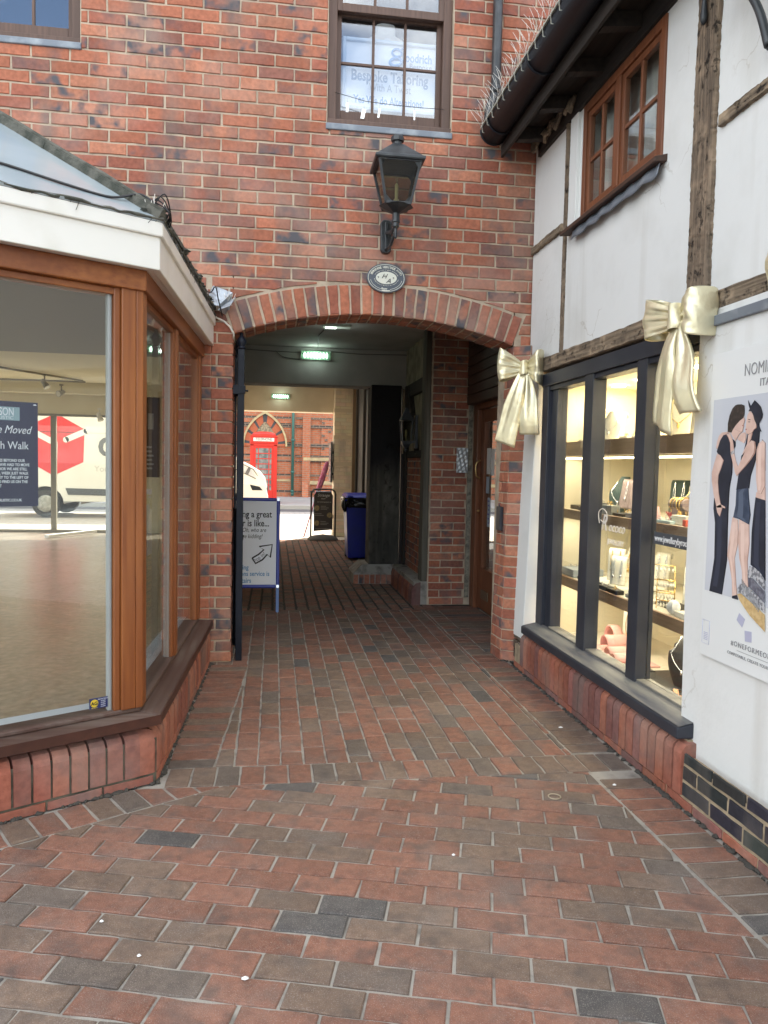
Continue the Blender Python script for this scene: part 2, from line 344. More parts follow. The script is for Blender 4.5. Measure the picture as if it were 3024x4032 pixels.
# foreground field, rows turned 16 degrees
ang = R(-15.95); fu = Vector((math.cos(ang), math.sin(ang), 0)); fv = Vector((-math.sin(ang), math.cos(ang), 0))
o0 = Vector((-.798, 2.368, 0)); BL, BWD = .2176, .1075
def tofield(p): q = o0+fu*p[0]+fv*p[1]; return (q.x, q.y)
bo = BB+n1*.205
consF = [((0, 1), 3.317), ((1, 0), 1.47), ((0, -1), -.25), ((-1, 0), 3.1), ((-n1.x, -n1.y), -(n1.x*bo.x+n1.y*bo.y))]
for r in range(-26, 16):
    off = (BL/2 if r % 2 else 0)+rnd.uniform(-.006, .006)+.055
    for k in range(-16, 17):
        po = [tofield(p) for p in ((k*BL+off, r*BWD), (k*BL+BL+off, r*BWD), (k*BL+BL+off, r*BWD+BWD), (k*BL+off, r*BWD+BWD))]
        po = regionclip(po, consF)
        if len(po) < 3 or area(po) < .0015: continue
        po = shrink(po, .0044)
        if len(po) >= 3 and area(po) > .0008: brick(mb, po, FL, pcol(), bev=.0035, jit=.0030, tilt=.0018, depth=.012)
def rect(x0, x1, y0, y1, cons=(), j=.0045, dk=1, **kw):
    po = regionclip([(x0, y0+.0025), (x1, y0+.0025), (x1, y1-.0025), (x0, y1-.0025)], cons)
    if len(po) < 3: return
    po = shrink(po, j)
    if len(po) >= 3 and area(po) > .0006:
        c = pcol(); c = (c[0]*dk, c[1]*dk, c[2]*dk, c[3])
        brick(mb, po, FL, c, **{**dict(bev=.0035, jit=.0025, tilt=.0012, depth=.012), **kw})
# header row across, then the passage field
x = -.455
while x < 1.69: rect(x, x+BWD, 3.317, 3.53, [((1, 0), 1.70)]); x += BWD
col = 0; x = -.165
while x < 1.46:
    y = 3.53-(BL*rnd.choice((.0, .5, .25, .62)))
    while y < 7.35:
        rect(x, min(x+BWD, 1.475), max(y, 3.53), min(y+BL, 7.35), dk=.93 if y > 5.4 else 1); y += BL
    x += BWD; col += 1
# narrow wedge column and left band along the bay
for k in range(12): rect(-.28, -.168, 3.53+k*BL, 3.53+(k+1)*BL, [((-1, .055), .255+.055*3.53), ((0, 1), 5.36)])
y = 3.53
while y < 5.3: rect(-.47, -.15, y, y+.098, [((1, -.055), -.257-.055*3.53), ((0, 1), 5.36), ((-n2.x, -n2.y), -(n2.x*BB.x+n2.y*BB.y)-.004)]); y += .098
# band under the bay front
k = -1
for k in range(-5, 22):
    a = BB-d1*(k*BWD); b = BB-d1*((k+1)*BWD)
    po = [((a+n1*.005).x, (a+n1*.005).y), ((a+n1*.2).x, (a+n1*.2).y), ((b+n1*.2).x, (b+n1*.2).y), ((b+n1*.005).x, (b+n1*.005).y)]
    po = regionclip(po, [((0, 1), 3.317), ((-1, 0), 3.1)]); po = shrink(po, .0055) if len(po) > 2 else []
    if len(po) > 2: brick(mb, po, FL, pcol(), bev=.005, jit=.002, depth=.012)
# right band of headers, and door recess
y = .25
while y < 5.15:
    if not 3.25 < y+.05 < 3.53: rect(1.48, 1.70, y, y+.1065)
    y += .1065
y = 5.19
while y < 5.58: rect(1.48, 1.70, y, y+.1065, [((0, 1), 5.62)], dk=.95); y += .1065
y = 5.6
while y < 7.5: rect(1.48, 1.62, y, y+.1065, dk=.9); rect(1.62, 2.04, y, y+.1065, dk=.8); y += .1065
# left side of the passage, and the older setts beyond
x = -.272
while x > -.8:
    y = 5.36-(BL/2 if col % 2 else 0)
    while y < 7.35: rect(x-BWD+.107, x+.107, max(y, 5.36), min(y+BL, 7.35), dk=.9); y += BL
    x -= BWD; col += 1
x = -.8
while x < 1.62:
    y = 7.35-rnd.random()*.1
    while y < 14.3:
        rect(x, x+.115, max(y, 7.35), y+.098, j=.0075, dk=1.05, bev=.009, tilt=.002, jit=.003, seg=.12); y += .098
    x += .115
def grime_shade(p0, p1, n, r0=.004, r1=.014):  # dirt blobs along the wall feet, doubling as a painted contact shadow
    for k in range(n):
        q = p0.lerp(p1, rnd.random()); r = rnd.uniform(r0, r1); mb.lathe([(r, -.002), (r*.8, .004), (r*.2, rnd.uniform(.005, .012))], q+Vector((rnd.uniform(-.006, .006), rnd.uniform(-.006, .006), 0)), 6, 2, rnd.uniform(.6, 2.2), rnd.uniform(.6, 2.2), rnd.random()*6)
grime_shade(BB, BA2, 150); grime_shade(BB, BC, 120); grime_shade(Vector((1.70, 5.2, 0)), Vector((1.70, .6, 0)), 260); grime_shade(Vector((1.64, 5.35, 0)), Vector((1.76, 5.28, 0)), 14)
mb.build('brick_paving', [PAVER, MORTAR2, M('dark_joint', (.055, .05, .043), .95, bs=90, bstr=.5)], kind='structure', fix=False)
# street
m = MB(); m.poly([(-40, 14.3, -.004), (40, 14.3, -.004), (40, 22.7, -.004), (-40, 22.7, -.004)])
pave = M('street_setts', (.46, .42, .36), .85, col2=(.38, .34, .29), ns=2.5, bs=40, bstr=.3)
def bricktex(name, c1, c2, mort, bw, rh, ms=.01, rough=.85, axes='XZ', bias=0, off=.5, sq=1):
    m, N, L, b = _mat(name); t = N.new('ShaderNodeTexCoord'); sp = N.new('ShaderNodeSeparateXYZ'); cb = N.new('ShaderNodeCombineXYZ')
    L.new(t.outputs['Object'], sp.inputs[0]); L.new(sp.outputs[axes[0]], cb.inputs[0]); L.new(sp.outputs[axes[1]], cb.inputs[1])
    k = N.new('ShaderNodeTexBrick'); L.new(cb.outputs[0], k.inputs['Vector']); k.offset = off
    for i, v in (('Color1', c1), ('Color2', c2), ('Mortar', mort)): k.inputs[i].default_value = (*v, 1)
    k.inputs['Scale'].default_value = 1; k.inputs['Brick Width'].default_value = bw; k.inputs['Row Height'].default_value = rh; k.inputs['Mortar Size'].default_value = ms; k.inputs['Bias'].default_value = bias
    n = _noise(N, L, 9, 4); col = _mix(N, L, _ramp(N, L, n.outputs['Fac'], .35, .7), k.outputs['Color'], tuple(q*.7 for q in c1))
    L.new(_mix(N, L, k.outputs['Fac'], col, mort), b.inputs['Base Color']); b.inputs['Roughness'].default_value = rough
    inv = N.new('ShaderNodeMath'); inv.operation = 'SUBTRACT'; inv.inputs[0].default_value = 1; L.new(k.outputs['Fac'], inv.inputs[1]); _bump(N, L, b, inv.outputs[0], .5, .006); return m
m.build('street_paving', bricktex('street_sett_pattern', (.58, .50, .41), (.52, .45, .36), (.48, .44, .39), .2, .1, .008, axes='XY'), kind='structure')
m = MB(); m.poly([(-40, 21.1, 0), (40, 21.1, 0), (40, 22.7, 0), (-40, 22.7, 0)]); m.build('gutter_setts', bricktex('pale_setts', (.42, .41, .39), (.36, .35, .34), (.27, .27, .26), .3, .2, .012, axes='XY'), kind='structure')
m = MB(); m.poly([(-40, 22.7, 0), (40, 22.7, 0), (40, 24, 0), (-40, 24, 0)]); m.build('road', M('road_asphalt', (.085, .088, .095), .85, col2=(.11, .11, .115), ns=8, bs=90, bstr=.4), kind='structure')
m = MB(); m.box(-40, 40, 24, 24.15, -.05, .12, 1); m.box(-40, 40, 24.152, 31, -.05, .118, 0)
m.build('pavement', [M('pavement_slab', (.34, .34, .34), .85, col2=(.29, .29, .29), ns=1.5, bs=30), M('kerb_stone', (.42, .41, .39), .8, bs=40)], kind='structure')
# ================================================================== FRONT BRICK BUILDING WITH ARCH
FB = thing('brick_building', (2.5, YW, 0), 'red brick building with archway over the passage and sash windows above', 'building')
AX, AH, SPR, CRN = .71, .995, 2.29, 2.46
AR = (AH*AH+(CRN-SPR)**2)/(2*(CRN-SPR)); ACZ = CRN-AR; ATH = .213
W1, W2 = (-2.15, -1.287, 4.125, 5.6), (.335, 1.206, 3.752, 5.2)
YM = YW+.007
wb = MB()
def slab(pts, y0=YM, y1=YW+.33, mi=1): wb.prism([(p[0], y0, p[1]) for p in pts], (0, y1-y0, 0), mi)
xs = [-7, W1[0], W1[1], -.66, W2[0], W2[1], 1.706, 9]; zs = [2.72, W2[2], W1[2], W2[3], W1[3], 9.5]
for i in range(len(xs)-1):
    for j in range(len(zs)-1):
        cx, cz = (xs[i]+xs[i+1])/2, (zs[j]+zs[j+1])/2
        if any(w[0] < cx < w[1] and w[2] < cz < w[3] for w in (W1, W2)): continue
        slab([(xs[i], zs[j]), (xs[i+1], zs[j]), (xs[i+1], zs[j+1]), (xs[i], zs[j+1])])
slab([(-7, 2.42), (-.66, 2.42), (-.66, 2.72), (-7, 2.72)])
n = 24; arc = [AX-AH+2*AH*k/n for k in range(n+1)]
zarc = [ACZ+math.sqrt(AR*AR-(x-AX)**2) for x in arc]
for k in range(n): slab([(arc[k], zarc[k]+.006), (arc[k+1], zarc[k+1]+.006), (arc[k+1], 2.72), (arc[k], 2.72)])
slab([(-.66, 0), (AX-AH-.008, 0), (AX-AH-.008, 2.72), (-.66, 2.72)])
slab([(AX+AH+.008, 0), (9, 0), (9, 2.72), (AX+AH+.008, 2.72)])
FW = (Vector((0, YW, 0)), X, Z, -Y)
rext = AR+ATH
def keep_arch(po):
    cx = sum(p[0] for p in po)/len(po); cz = sum(p[1] for p in po)/len(po); a = math.atan2(cx-AX, cz-ACZ); lim = math.asin(AH/AR)+.005
    am_ = math.asin(AH/AR); sg = 1 if a > 0 else -1
    if abs(a) > am_*.985 and min(math.hypot(p[0]-AX, p[1]-ACZ) for p in po) < rext:
        n_ = (-math.cos(am_)*sg, math.sin(am_)); return clip(po, n_, n_[0]*AX+n_[1]*ACZ-.004)
    if max(math.hypot(p[0]-AX, p[1]-ACZ) for p in po) < rext: return []
    dn = (math.sin(a), math.cos(a)); return clip(po, (-dn[0], -dn[1]), -(dn[0]*AX+dn[1]*ACZ+rext+.004))
courses(wb, FW, -2.9, -.437, 2.43, 2.665, .0785, .243, depth=.008)
# left and right pier courses
zz = 0; k = 0
while zz < 2.29:
    z1 = min(zz+.0765, 2.29)
    for a, b in (((-.66, -.437), (-.437, -.285)) if k % 2 == 0 else ((-.66, -.55), (-.55, -.437), (-.437, -.402), (-.392, -.285))):
        brick(wb, [(a+.004, zz+.005), (b, zz+.005), (b, z1-.005), (a+.004, z1-.005)], FW, wcol(.1), depth=.008)
    zz += .0765; k += 1
courses(wb, FW, -.437, 1.84, 2.29, 2.672, .0764, .243, keep=lambda po: keep_arch(po), depth=.008)
courses(wb, FW, -3.3, 2.9, 2.672, 6.2, .0832, .243, holes=[W1, W2], depth=.008)
# reveal of the left pier
FRv = (Vector((AX-AH, YW, 0)), Y, Z, X); courses(wb, FRv, .004, .33, 0, 2.27, .0765, .22, depth=.008)
wb.build('wall', [BRICK, MORTAR], FB, fix=False)
# arch ring
ab = MB(); am = math.asin(AH/AR)
nV = 27
for k in range(nV):
    a0, a1 = -am+2*am*k/nV, -am+2*am*(k+1)/nV; po = []
    for a, r in ((a0, AR), (a1, AR), (a1, AR+ATH), (a0, AR+ATH)): po.append((AX+math.sin(a)*r, ACZ+math.cos(a)*r))
    po = shrink(po, .0075); c = wcol(.12); brick(ab, po, FW, c, depth=.01)
    ac = (a0+a1)/2; u = Vector((math.cos(ac), 0, -math.sin(ac))); nn = -Vector((math.sin(ac), 0, math.cos(ac)))
    hw = AR*am/nV-.006; base = Vector((AX+math.sin(ac)*AR, YW, ACZ+math.cos(ac)*AR))
    for y0, y1 in ((.004, .10), (.112, .215), (.227, .33)) if k % 2 else ((.004, .155), (.168, .33)):
        brick(ab, [(-hw, y0), (hw, y0), (hw, y1), (-hw, y1)], (base, u, Y, nn), wcol(.2), depth=.008)
ab.build('arch', [BRICK], FB, fix=False)
# sash windows ------------------------------------------------------
def sash(x0, x1, z0, z1, cols, rows_lo, meet, gl0):
    yf = YW+.045
    f = MB(); fr = .062
    for a, b in ((x0, x0+fr), (x1-fr, x1)): f.box(a, b, yf, yf+.12, z0, z1)
    f.box(x0+fr, x1-fr, yf, yf+.12, z0, z0+.05); f.box(x0, x1, yf-.035, yf+.02, z0-.002, z0+.032)
    fo = f.build('window', BROWNW['z'], FB, bevel=.004)
    yl, yu = yf+.055, yf+.02
    def light(xa, xb, za, zb, nc, nr, yy, st=.035, rb=.055, mid=None):
        m = MB(); 
        for a, b in ((xa, xa+st), (xb-st, xb)): m.box(a, b, yy, yy+.035, za, zb)
        m.box(xa+st, xb-st, yy, yy+.035, za, za+rb); m.box(xa+st, xb-st, yy, yy+.035, zb-.035, zb)
        for k in range(1, nc):
            xx = xa+st+(xb-xa-2*st)*k/nc; m.box(xx-.009, xx+.009, yy+.004, yy+.03, za+rb, zb-.035)
        for k in range(1, nr):
            zz = mid or za+rb+(zb-za-rb-.035)*k/nr; m.box(xa+st, xb-st, yy+.006, yy+.028, zz-.009, zz+.009)
        m.build('sash', BROWNW['z'], fo, bevel=.003)
        p = MB(); p.box(xa+st, xb-st, yy+.015, yy+.019, za+rb, zb-.035); p.build('pane', GLASSUP, fo)
    light(x0+fr, x1-fr, z0+.05, meet+.03, cols, rows_lo, yl, rb=.082, mid=gl0 or None); light(x0+fr, x1-fr, meet, z1+.4, cols, 2, yu-.022)
    s = MB(); s.box(x0-.01, x1+.008, YW-.012, yf+.01, z0-.048, z0-.004); s.build('sill', LEAD, fo, bevel=.006)
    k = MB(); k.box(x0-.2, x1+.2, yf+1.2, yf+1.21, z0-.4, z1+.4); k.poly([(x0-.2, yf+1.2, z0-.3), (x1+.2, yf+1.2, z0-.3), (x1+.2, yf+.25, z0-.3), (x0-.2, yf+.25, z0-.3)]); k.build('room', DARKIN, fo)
    return fo
win2 = sash(*W2, 3, 2, 4.525, 4.21); win1 = sash(*W1, 3, 2, 5.0, 0)
# tailor's sign in the window
TS = thing('shop_sign', (.77, 5.57, 3.86), 'framed white tailoring sign standing inside the upper sash window', 'sign')
ys = 5.575; BLUT = M('sign_blue', (.10, .30, .62), .5); BLU2 = M('sign_slate', (.20, .30, .44), .5); GRT = M('sign_grey', (.42, .46, .5), .5)
SIGNW = M('lit_sign_board', (.82, .88, .92), .5)  # plain bluish white board, no glow of its own
m = MB(); m.box(.445, 1.14, ys, ys+.01, 3.92, 4.41); m.build('board', SIGNW, TS)
m = MB()
for a, b, c, d in ((.445, .468, 3.92, 4.41), (1.117, 1.14, 3.92, 4.41), (.468, 1.117, 3.92, 3.943), (.468, 1.117, 4.387, 4.41)): m.box(a, b, ys-.02, ys, c, d)
m.build('frame', M('sign_frame', (.55, .66, .76), .5), TS, bevel=.005)
ysl = ys-.002
T(TS, 'Bespoke Tailoring', (.784, ysl, 4.128), X, Z, .103, BLU2, bold=.026, sx=.74); T(TS, 'With A Twist', (.788, ysl, 4.062), X, Z, .075, GRT, bold=.006, sx=.72)
T(TS, 'Yes We do Alterations!', (.782, ysl, 3.972), X, Z, .075, BLUT, bold=.026, sx=.70)
T(TS, 'oodrich', (.99, ysl, 4.284), X, Z, .083, BLUT, bold=.024, sx=.74); T(TS, 'Bespoke', (1.005, ysl, 4.236), X, Z, .056, GRT, bold=.006, sx=.85)
m = MB(); m.tube([(.832+.034*math.cos(t), ysl-.002, 4.335+.026*math.sin(t)) for t in [k*math.pi/12 for k in range(25)]], .008, 6)
m.tube([(.826+.042*math.cos(t)+.01*math.sin(t), ysl-.002, 4.272+.026*math.sin(t)) for t in [k*math.pi/12 for k in range(25)]], .011, 6)
m.tube([(.856, ysl-.002, 4.358), (.878, ysl-.002, 4.37)], .006, 6); m.build('logo', BLUT, TS)
TM = thing('dress_form', (.78, 5.85, 4.0), 'pale jacket on a form behind the framed tailoring sign', 'mannequin')
m = MB(); m.lathe([(.20, 4.0), (.235, 4.25), (.25, 4.36), (.21, 4.45), (.12, 4.50), (.075, 4.53), (.07, 4.60)], (.78, 5.82, .05), 20, sy=.5); m.build('jacket', M('linen_cloth', (.70, .68, .60), .9, bs=70), TM)
m = MB(); m.prism([(.72, 5.70, 4.3), (.84, 5.70, 4.3), (.80, 5.70, 4.50), (.76, 5.70, 4.50)], (0, .01, 0)); m.build('shirt', M('shirt_white', (.75, .78, .82), .8), TM)
# wire with reflectors over the sash window
BW = thing('bird_scare_wire', (.77, YW, 3.85), 'thin wire with four dangling reflector strips across the sash window', 'bird scarer')
m = MB(); m.tube([(.385, YW+.03, 3.97), (.6, YW+.025, 3.925), (.8, YW+.02, 3.915), (1.0, YW+.02, 3.912), (1.16, YW+.03, 3.92)], .0022, 5); m.build('wire', CABLE, BW)
for x, zt, w, dx in ((.475, 3.905, .009, -.004), (.59, 3.87, .013, -.012), (.70, 3.885, .007, -.01), (.945, 3.89, .005, 0)):
    m = MB(); m.prism([(x-w, YW+.02, zt), (x+w, YW+.02, zt), (x+w+dx, YW+.018, zt-.066), (x-w+dx, YW+.018, zt-.066)], (0, .002, 0)); m.tube([(x, YW+.02, zt), (x, YW+.022, zt+.03)], .0015, 4); m.build('reflector', M('foil', (.8, .8, .78), .25, .6), BW)
# downpipe on the brick wall
m = MB(); m.tube([(1.508, YW-.045, 6), (1.508, YW-.045, 4.05), (1.49, YW-.05, 3.98), (1.45, YW-.10, 3.88), (1.45, YW-.11, 3.72)], .034, 16)
for z in (4.02, 5.4): m.tube([(1.508, YW-.045, z), (1.508, YW-.045, z+.05)], .041, 16)
m.tube([(1.508, YW-.04, 4.03), (1.508, YW-.002, 4.03)], .012, 6)
tag(m.build('downpipe', BLACKM), 'black round downpipe on the brick wall above the gutter', 'drainpipe')
# wall lantern -----------------------------------------------------
LN = thing('wall_lantern', (.775, YW, 2.87), 'large black four-sided lantern on a bracket above the arch', 'wall lamp')
lx, ly = .778, 5.10
sq = math.pi/4; q2 = math.sqrt(2)
m = MB(); 
prof = [(.215, 3.395), (.222, 3.405), (.222, 3.42), (.20, 3.43), (.045, 3.545)]
m.lathe([(r*q2*.84, z) for r, z in prof], (lx, ly, 0), 4, rot=sq, smooth=False); m.build('lamp_roof', BLACKM, LN, bevel=.003)
m = MB(); m.lathe([(.036, 3.54), (.034, 3.565), (.05, 3.57), (.05, 3.60), (.044, 3.604)], (lx, ly, 0), 8, smooth=False); m.build('finial', BLACKM, LN, bevel=.002)
m = MB(); tw, bw, zt, zb = .155, .093, 3.40, 3.125
cT = [Vector((lx+i*tw, ly+j*tw, zt)) for i, j in ((-1, -1), (1, -1), (1, 1), (-1, 1))]; cB = [Vector((lx+i*bw, ly+j*bw, zb)) for i, j in ((-1, -1), (1, -1), (1, 1), (-1, 1))]
for a, b in zip(cT, cB): m.bar(a, b, .018, .018, (0, 1, 0))
for q, w in ((cT, .024), (cB, .016)):
    for k in range(4): m.bar(q[k], q[(k+1) % 4], w, w)
for k in range(4):
    for q, s in ((cT, -1), (cB, 1)):
        a, b = q[k], q[(k+1) % 4]; o2 = (cB if q is cT else cT)
        for p, r, oo in ((a, b, o2[k]), (b, a, o2[(k+1) % 4])):
            d = (r-p).normalized(); e = (oo-p).normalized(); m.prism([p+d*.005+e*.01, p+d*.045+e*.01, p+d*.01+e*.05], (d.cross(e))*.004)
m.build('lamp_frame', BLACKM, LN)
m = MB()
for k in range(4): m.poly([cT[k], cT[(k+1) % 4], cB[(k+1) % 4], cB[k]])
m.build('lamp_pane', glass('dirty_glass', (.42, .40, .30), 1.45, .12), LN, fix=False)
m = MB(); m.lathe([(.02, 3.13), (.022, 3.17), (.012, 3.18), (.014, 3.2), (.014, 3.27), (.006, 3.285)], (lx, ly, 0), 10); m.build('bulb', M('bulb_glass', (.78, .74, .55), .3), LN)
m = MB(); m.lathe([(.132, 3.122), (.09, 3.10), (.05, 3.085), (.03, 3.075), (.026, 3.03), (.034, 3.028), (.034, 3.016), (.027, 3.01), (.027, 2.985), (.012, 2.97), (.014, 2.94), (.01, 2.91), (.003, 2.90)], (lx, ly, 0), 8, smooth=False)
m.tube([(lx, ly, 2.99), (lx-.01, ly+.12, 2.98), (lx-.025, YW-.03, 3.02)], .016, 8); m.tube([(lx, ly, 2.97), (lx-.01, ly+.14, 2.90), (lx-.025, YW-.03, 2.90)], .011, 8); m.build('stem', BLACKM, LN)
m = MB(); bx = .755; m.prism([(bx-.036, YW-.002, 2.90), (bx-.02, YW-.002, 2.885), (bx+.02, YW-.002, 2.885), (bx+.036, YW-.002, 2.90), (bx+.04, YW-.002, 3.09), (bx+.02, YW-.002, 3.112), (bx-.02, YW-.002, 3.112), (bx-.04, YW-.002, 3.09)], (0, -.035, 0))
m.box(bx-.012, bx+.012, YW-.06, YW-.037, 2.90, 3.09); m.build('wall_plate', BLACKM, LN, bevel=.006)
for c in LN.children:
    if c.name.startswith('wall_plate'): continue
    o_ = WL[c.name]
    for v in c.data.vertices:
        p = v.co+o_; p = Vector((lx+(p.x-lx)*.87, ly+(p.y-ly)*.87, 2.90+(p.z-2.90)*.935)); v.co = p-o_
# oval plaque ------------------------------------------------------
PL = thing('oval_plaque', (.764, YW-.03, 2.615), 'oval grey heritage award plaque on the arch bricks', 'plaque')
pc = Vector((.764, YW-.022, 2.716))
def oval(a, b, y0, y1, mat, nm, n=48):
    m = MB(); pts = [(pc.x+math.cos(2*math.pi*k/n)*a, y0, pc.z+math.sin(2*math.pi*k/n)*b) for k in range(n)]; m.prism(pts, (0, y1-y0, 0)); return m.build(nm, mat, PL)
oval(.137, .101, pc.y, YW, M('plaque_slate', (.085, .10, .125), .45, bs=90, bstr=.1), 'plate')
CRM = M('plaque_cream', (.74, .74, .64), .5)
def oring(a, b, r, t0, t1, y): 
    m = MB(); m.tube([(pc.x+math.cos(t0+(t1-t0)*k/60)*a, y, pc.z+math.sin(t0+(t1-t0)*k/60)*b) for k in range(61)], r, 5); m.build('ring', CRM, PL)
oring(.127, .092, .0022, 0, 2*math.pi, pc.y-.001); oring(.112, .080, .0014, math.pi*1.06, math.pi*1.42, pc.y-.001); oring(.112, .080, .0014, math.pi*1.58, math.pi*1.94, pc.y-.001)
oval(.074, .043, pc.y-.004, pc.y, CRM, 'centre')
def arctext(txt, a, b, t0, t1, size, flip=False, bold=.01):
    for i, ch in enumerate(txt):
        if ch == ' ': continue
        t = t0+(t1-t0)*i/(len(txt)-1); p = (pc.x+math.cos(t)*a, pc.y-.003, pc.z+math.sin(t)*b); nrm = Vector((math.cos(t)/a, 0, math.sin(t)/b)).normalized()
        if flip: nrm = -nrm
        T(PL, ch, p, Vector((nrm.z, 0, -nrm.x)), nrm, size, CRM, bold=bold)
arctext('BERKSHIRE HERITAGE AWARD', .104, .067, R(160), R(22), .021, bold=.03)
arctext('in recognition of good conservation', .083, .052, R(158), R(18), .0105)
arctext('EPF Royal County of Berkshire Environmental Trust', .088, .056, R(190), R(350), .0085, True)
T(PL, 'Bayer', (pc.x-.012, pc.y-.002, pc.z-.079), X, Z, .018, CRM, bold=.03); T(PL, '9', (pc.x-.057, pc.y-.006, pc.z-.006), X, Z, .022, INK); T(PL, '9', (pc.x+.05, pc.y-.006, pc.z-.008), X, Z, .022, INK)
T(PL, 'H', (pc.x-.018, pc.y-.006, pc.z-.004), X, Z, .045, INK, shear=.45, sx=1.1); T(PL, 'A', (pc.x+.014, pc.y-.006, pc.z-.035), X, Z, .045, INK, shear=.4, sx=1.1)
m = MB(); m.box(pc.x-.03, pc.x+.028, pc.y-.002, pc.y, pc.z-.089, pc.z-.083); m.build('underline', CRM, PL)
# white cable by the arch
m = MB(); m.tube([(-.425, YW-.02, 2.415), (-.395, YW-.02, 2.385), (-.35, YW-.025, 2.365), (-.31, YW-.03, 2.33), (-.282, YW-.025, 2.285), (-.284, YW-.004, 2.25)], .0065, 8)
tag(m.build('white_cable', WCABLE), 'white cable bending over the brick beside the arch', 'cable')
# ================================================================== BAY SHOPFRONT (left)
BY = thing('bay_shopfront', tuple(BB), 'angled timber shopfront bay with orange posts and a glazed roof', 'shopfront')
def bcol():
    s = rnd.uniform(.85, 1.12); c = rnd.choice([(.34, .115, .075), (.30, .10, .07), (.26, .10, .075), (.38, .14, .09)]); return (c[0]*s, c[1]*s, c[2]*s, .25 if rnd.random() < .5 else 0)
def bullnose(mb, a, d, n, w, h0, h1, nose=.048, off=0):
    """one soldier brick with a rounded top front edge; a = foot point on the face line"""
    j = .005; p0 = a+d*j; p1 = a+d*(w-j); c = bcol(); prof = [(0, h0)]
    prof += [(0, h1-nose)]+[(-nose+nose*math.cos(t), h1-nose+nose*math.sin(t)) for t in (R(30), R(60), R(90))]+[(-.09, h1), (-.09, h0)]
    ox = rnd.uniform(-.002, .002); A = [mb.av(p0+n*(u+ox+off)+Z*v, c) for u, v in prof]; B = [mb.av(p1+n*(u+ox+off)+Z*v, c) for u, v in prof]; k = len(prof)
    mb.face(A, 0); mb.face(B[::-1], 0)
    for i in range(k): q = (i+1) % k; mb.face((A[i], A[q], B[q], B[i]), 0)
MOSS = M('mossy_mortar', (.15, .135, .10), .95, col2=(.05, .05, .035), ns=12, bs=120, bstr=.6)
pb = MB()
L1 = 2.2; nb = 30
for k in range(nb):
    w = L1/nb
    if k == 0: continue
    bullnose(pb, BB-d1*((k+1)*w), d1, n1, w, .048, .235)
# corner special
c = (.33, .115, .075, .1); cc = []
for p, q in ((BB-d1*.083, n1), (BB-d1*.02, n1), (BB+d2*.02, n2), (BB+d2*.083, n2)): cc.append((p, q))
lev = [(.0, .048), (.0, .187), (-.006, .206), (-.02, .224), (-.048, .235), (-.09, .235)]
ring = [[pb.av(p+q*u+Z*v, c) for (p, q) in cc] for u, v in lev]
for a, b in zip(ring, ring[1:]):
    for i in range(3): pb.face((a[i], a[i+1], b[i+1], b[i]), 0, True)
L2 = (BC-BB).length; w = .0765; k = 0; u = .09
while u < L2-.02: bullnose(pb, BB+d2*u, d2, n2, min(w, L2-u), .048, .235); u += w
for a, d, n, ln in ((BB, -d1, n1, L1), (BB, d2, n2, L2)):
    u = .01
    while u < ln-.02:
        l = min(.225, ln-u); fr = (a+d*u, d, Z, n); brick(pb, [(.005, .0), (l-.005, .0), (l-.005, .036), (.005, .036)], fr, bcol(), depth=.03); u += l
    q = [a-n*.008, a+d*ln-n*.008]
    pb.poly([q[0], q[1], q[1]+Z*.2, q[0]+Z*.2], 1)
pb.build('plinth', [BRICK, MOSS], BY, fix=False)
def off(o):
    """bay line offset inward by o: left end, corner, right end"""
    bis = (n1+n2).normalized(); k = o/bis.dot(n1); return BB-d1*L1-n1*o, BB-bis*k, BC-n2*o
def ledge(name, o0, o1, z0, z1, mat, bevel=.006, drop=0, parent=BY):
    A, B = off(o0), off(o1); 
    for i, mt in ((0, mat[0]), (1, mat[1])):
        m = MB(); P = [A[i], A[i+1], B[i+1], B[i]]
        m.hexa([p+Z*z0 for p in P]+[P[0]+Z*(z1-drop), P[1]+Z*(z1-drop), P[2]+Z*z1, P[3]+Z*z1]); m.build(name, mat[i], parent, bevel=bevel)
ledge('sill', -.014, .17, .262, .308, (SILLW['x'], SILLW['y']), .008, drop=.006)
ledge('sill_front', -.0175, -.0135, .2625, .3045, (SILLF['x'], SILLF['y']), 0)
ledge('sill', .078, .165, .306, .332, (SILLW['x'], SILLW['y']), .006, drop=.006)
ledge('header', .055, .17, 2.118, 2.205, (PINE['x'], PINE['y']), .005)
ledge('header', .085, .16, 2.09, 2.118, (PINE['x'], PINE['y']), .004)
ledge('fascia', -.005, .03, 2.200, 2.335, (WHITEP, WHITEP), .004)
ledge('fascia', -.018, .05, 2.335, 2.395, (WHITEP, WHITEP), .006)
ledge('soffit', .03, .2, 2.205, 2.215, (WHITEP, WHITEP), 0)
zb, zt = .325, 2.095
def post(c, d, n, w, dep, name='post', z0=zb, z1=zt+.03, mat=None):
    m = MB(); P = [c-d*w/2, c+d*w/2, c+d*w/2-n*dep, c-d*w/2-n*dep]; m.hexa([p+Z*z0 for p in P]+[p+Z*z1 for p in P]); return m.build(name, mat or PINE['z'], BY, bevel=.005)
bis = (n1+n2).normalized(); cn = off(.07)[1]
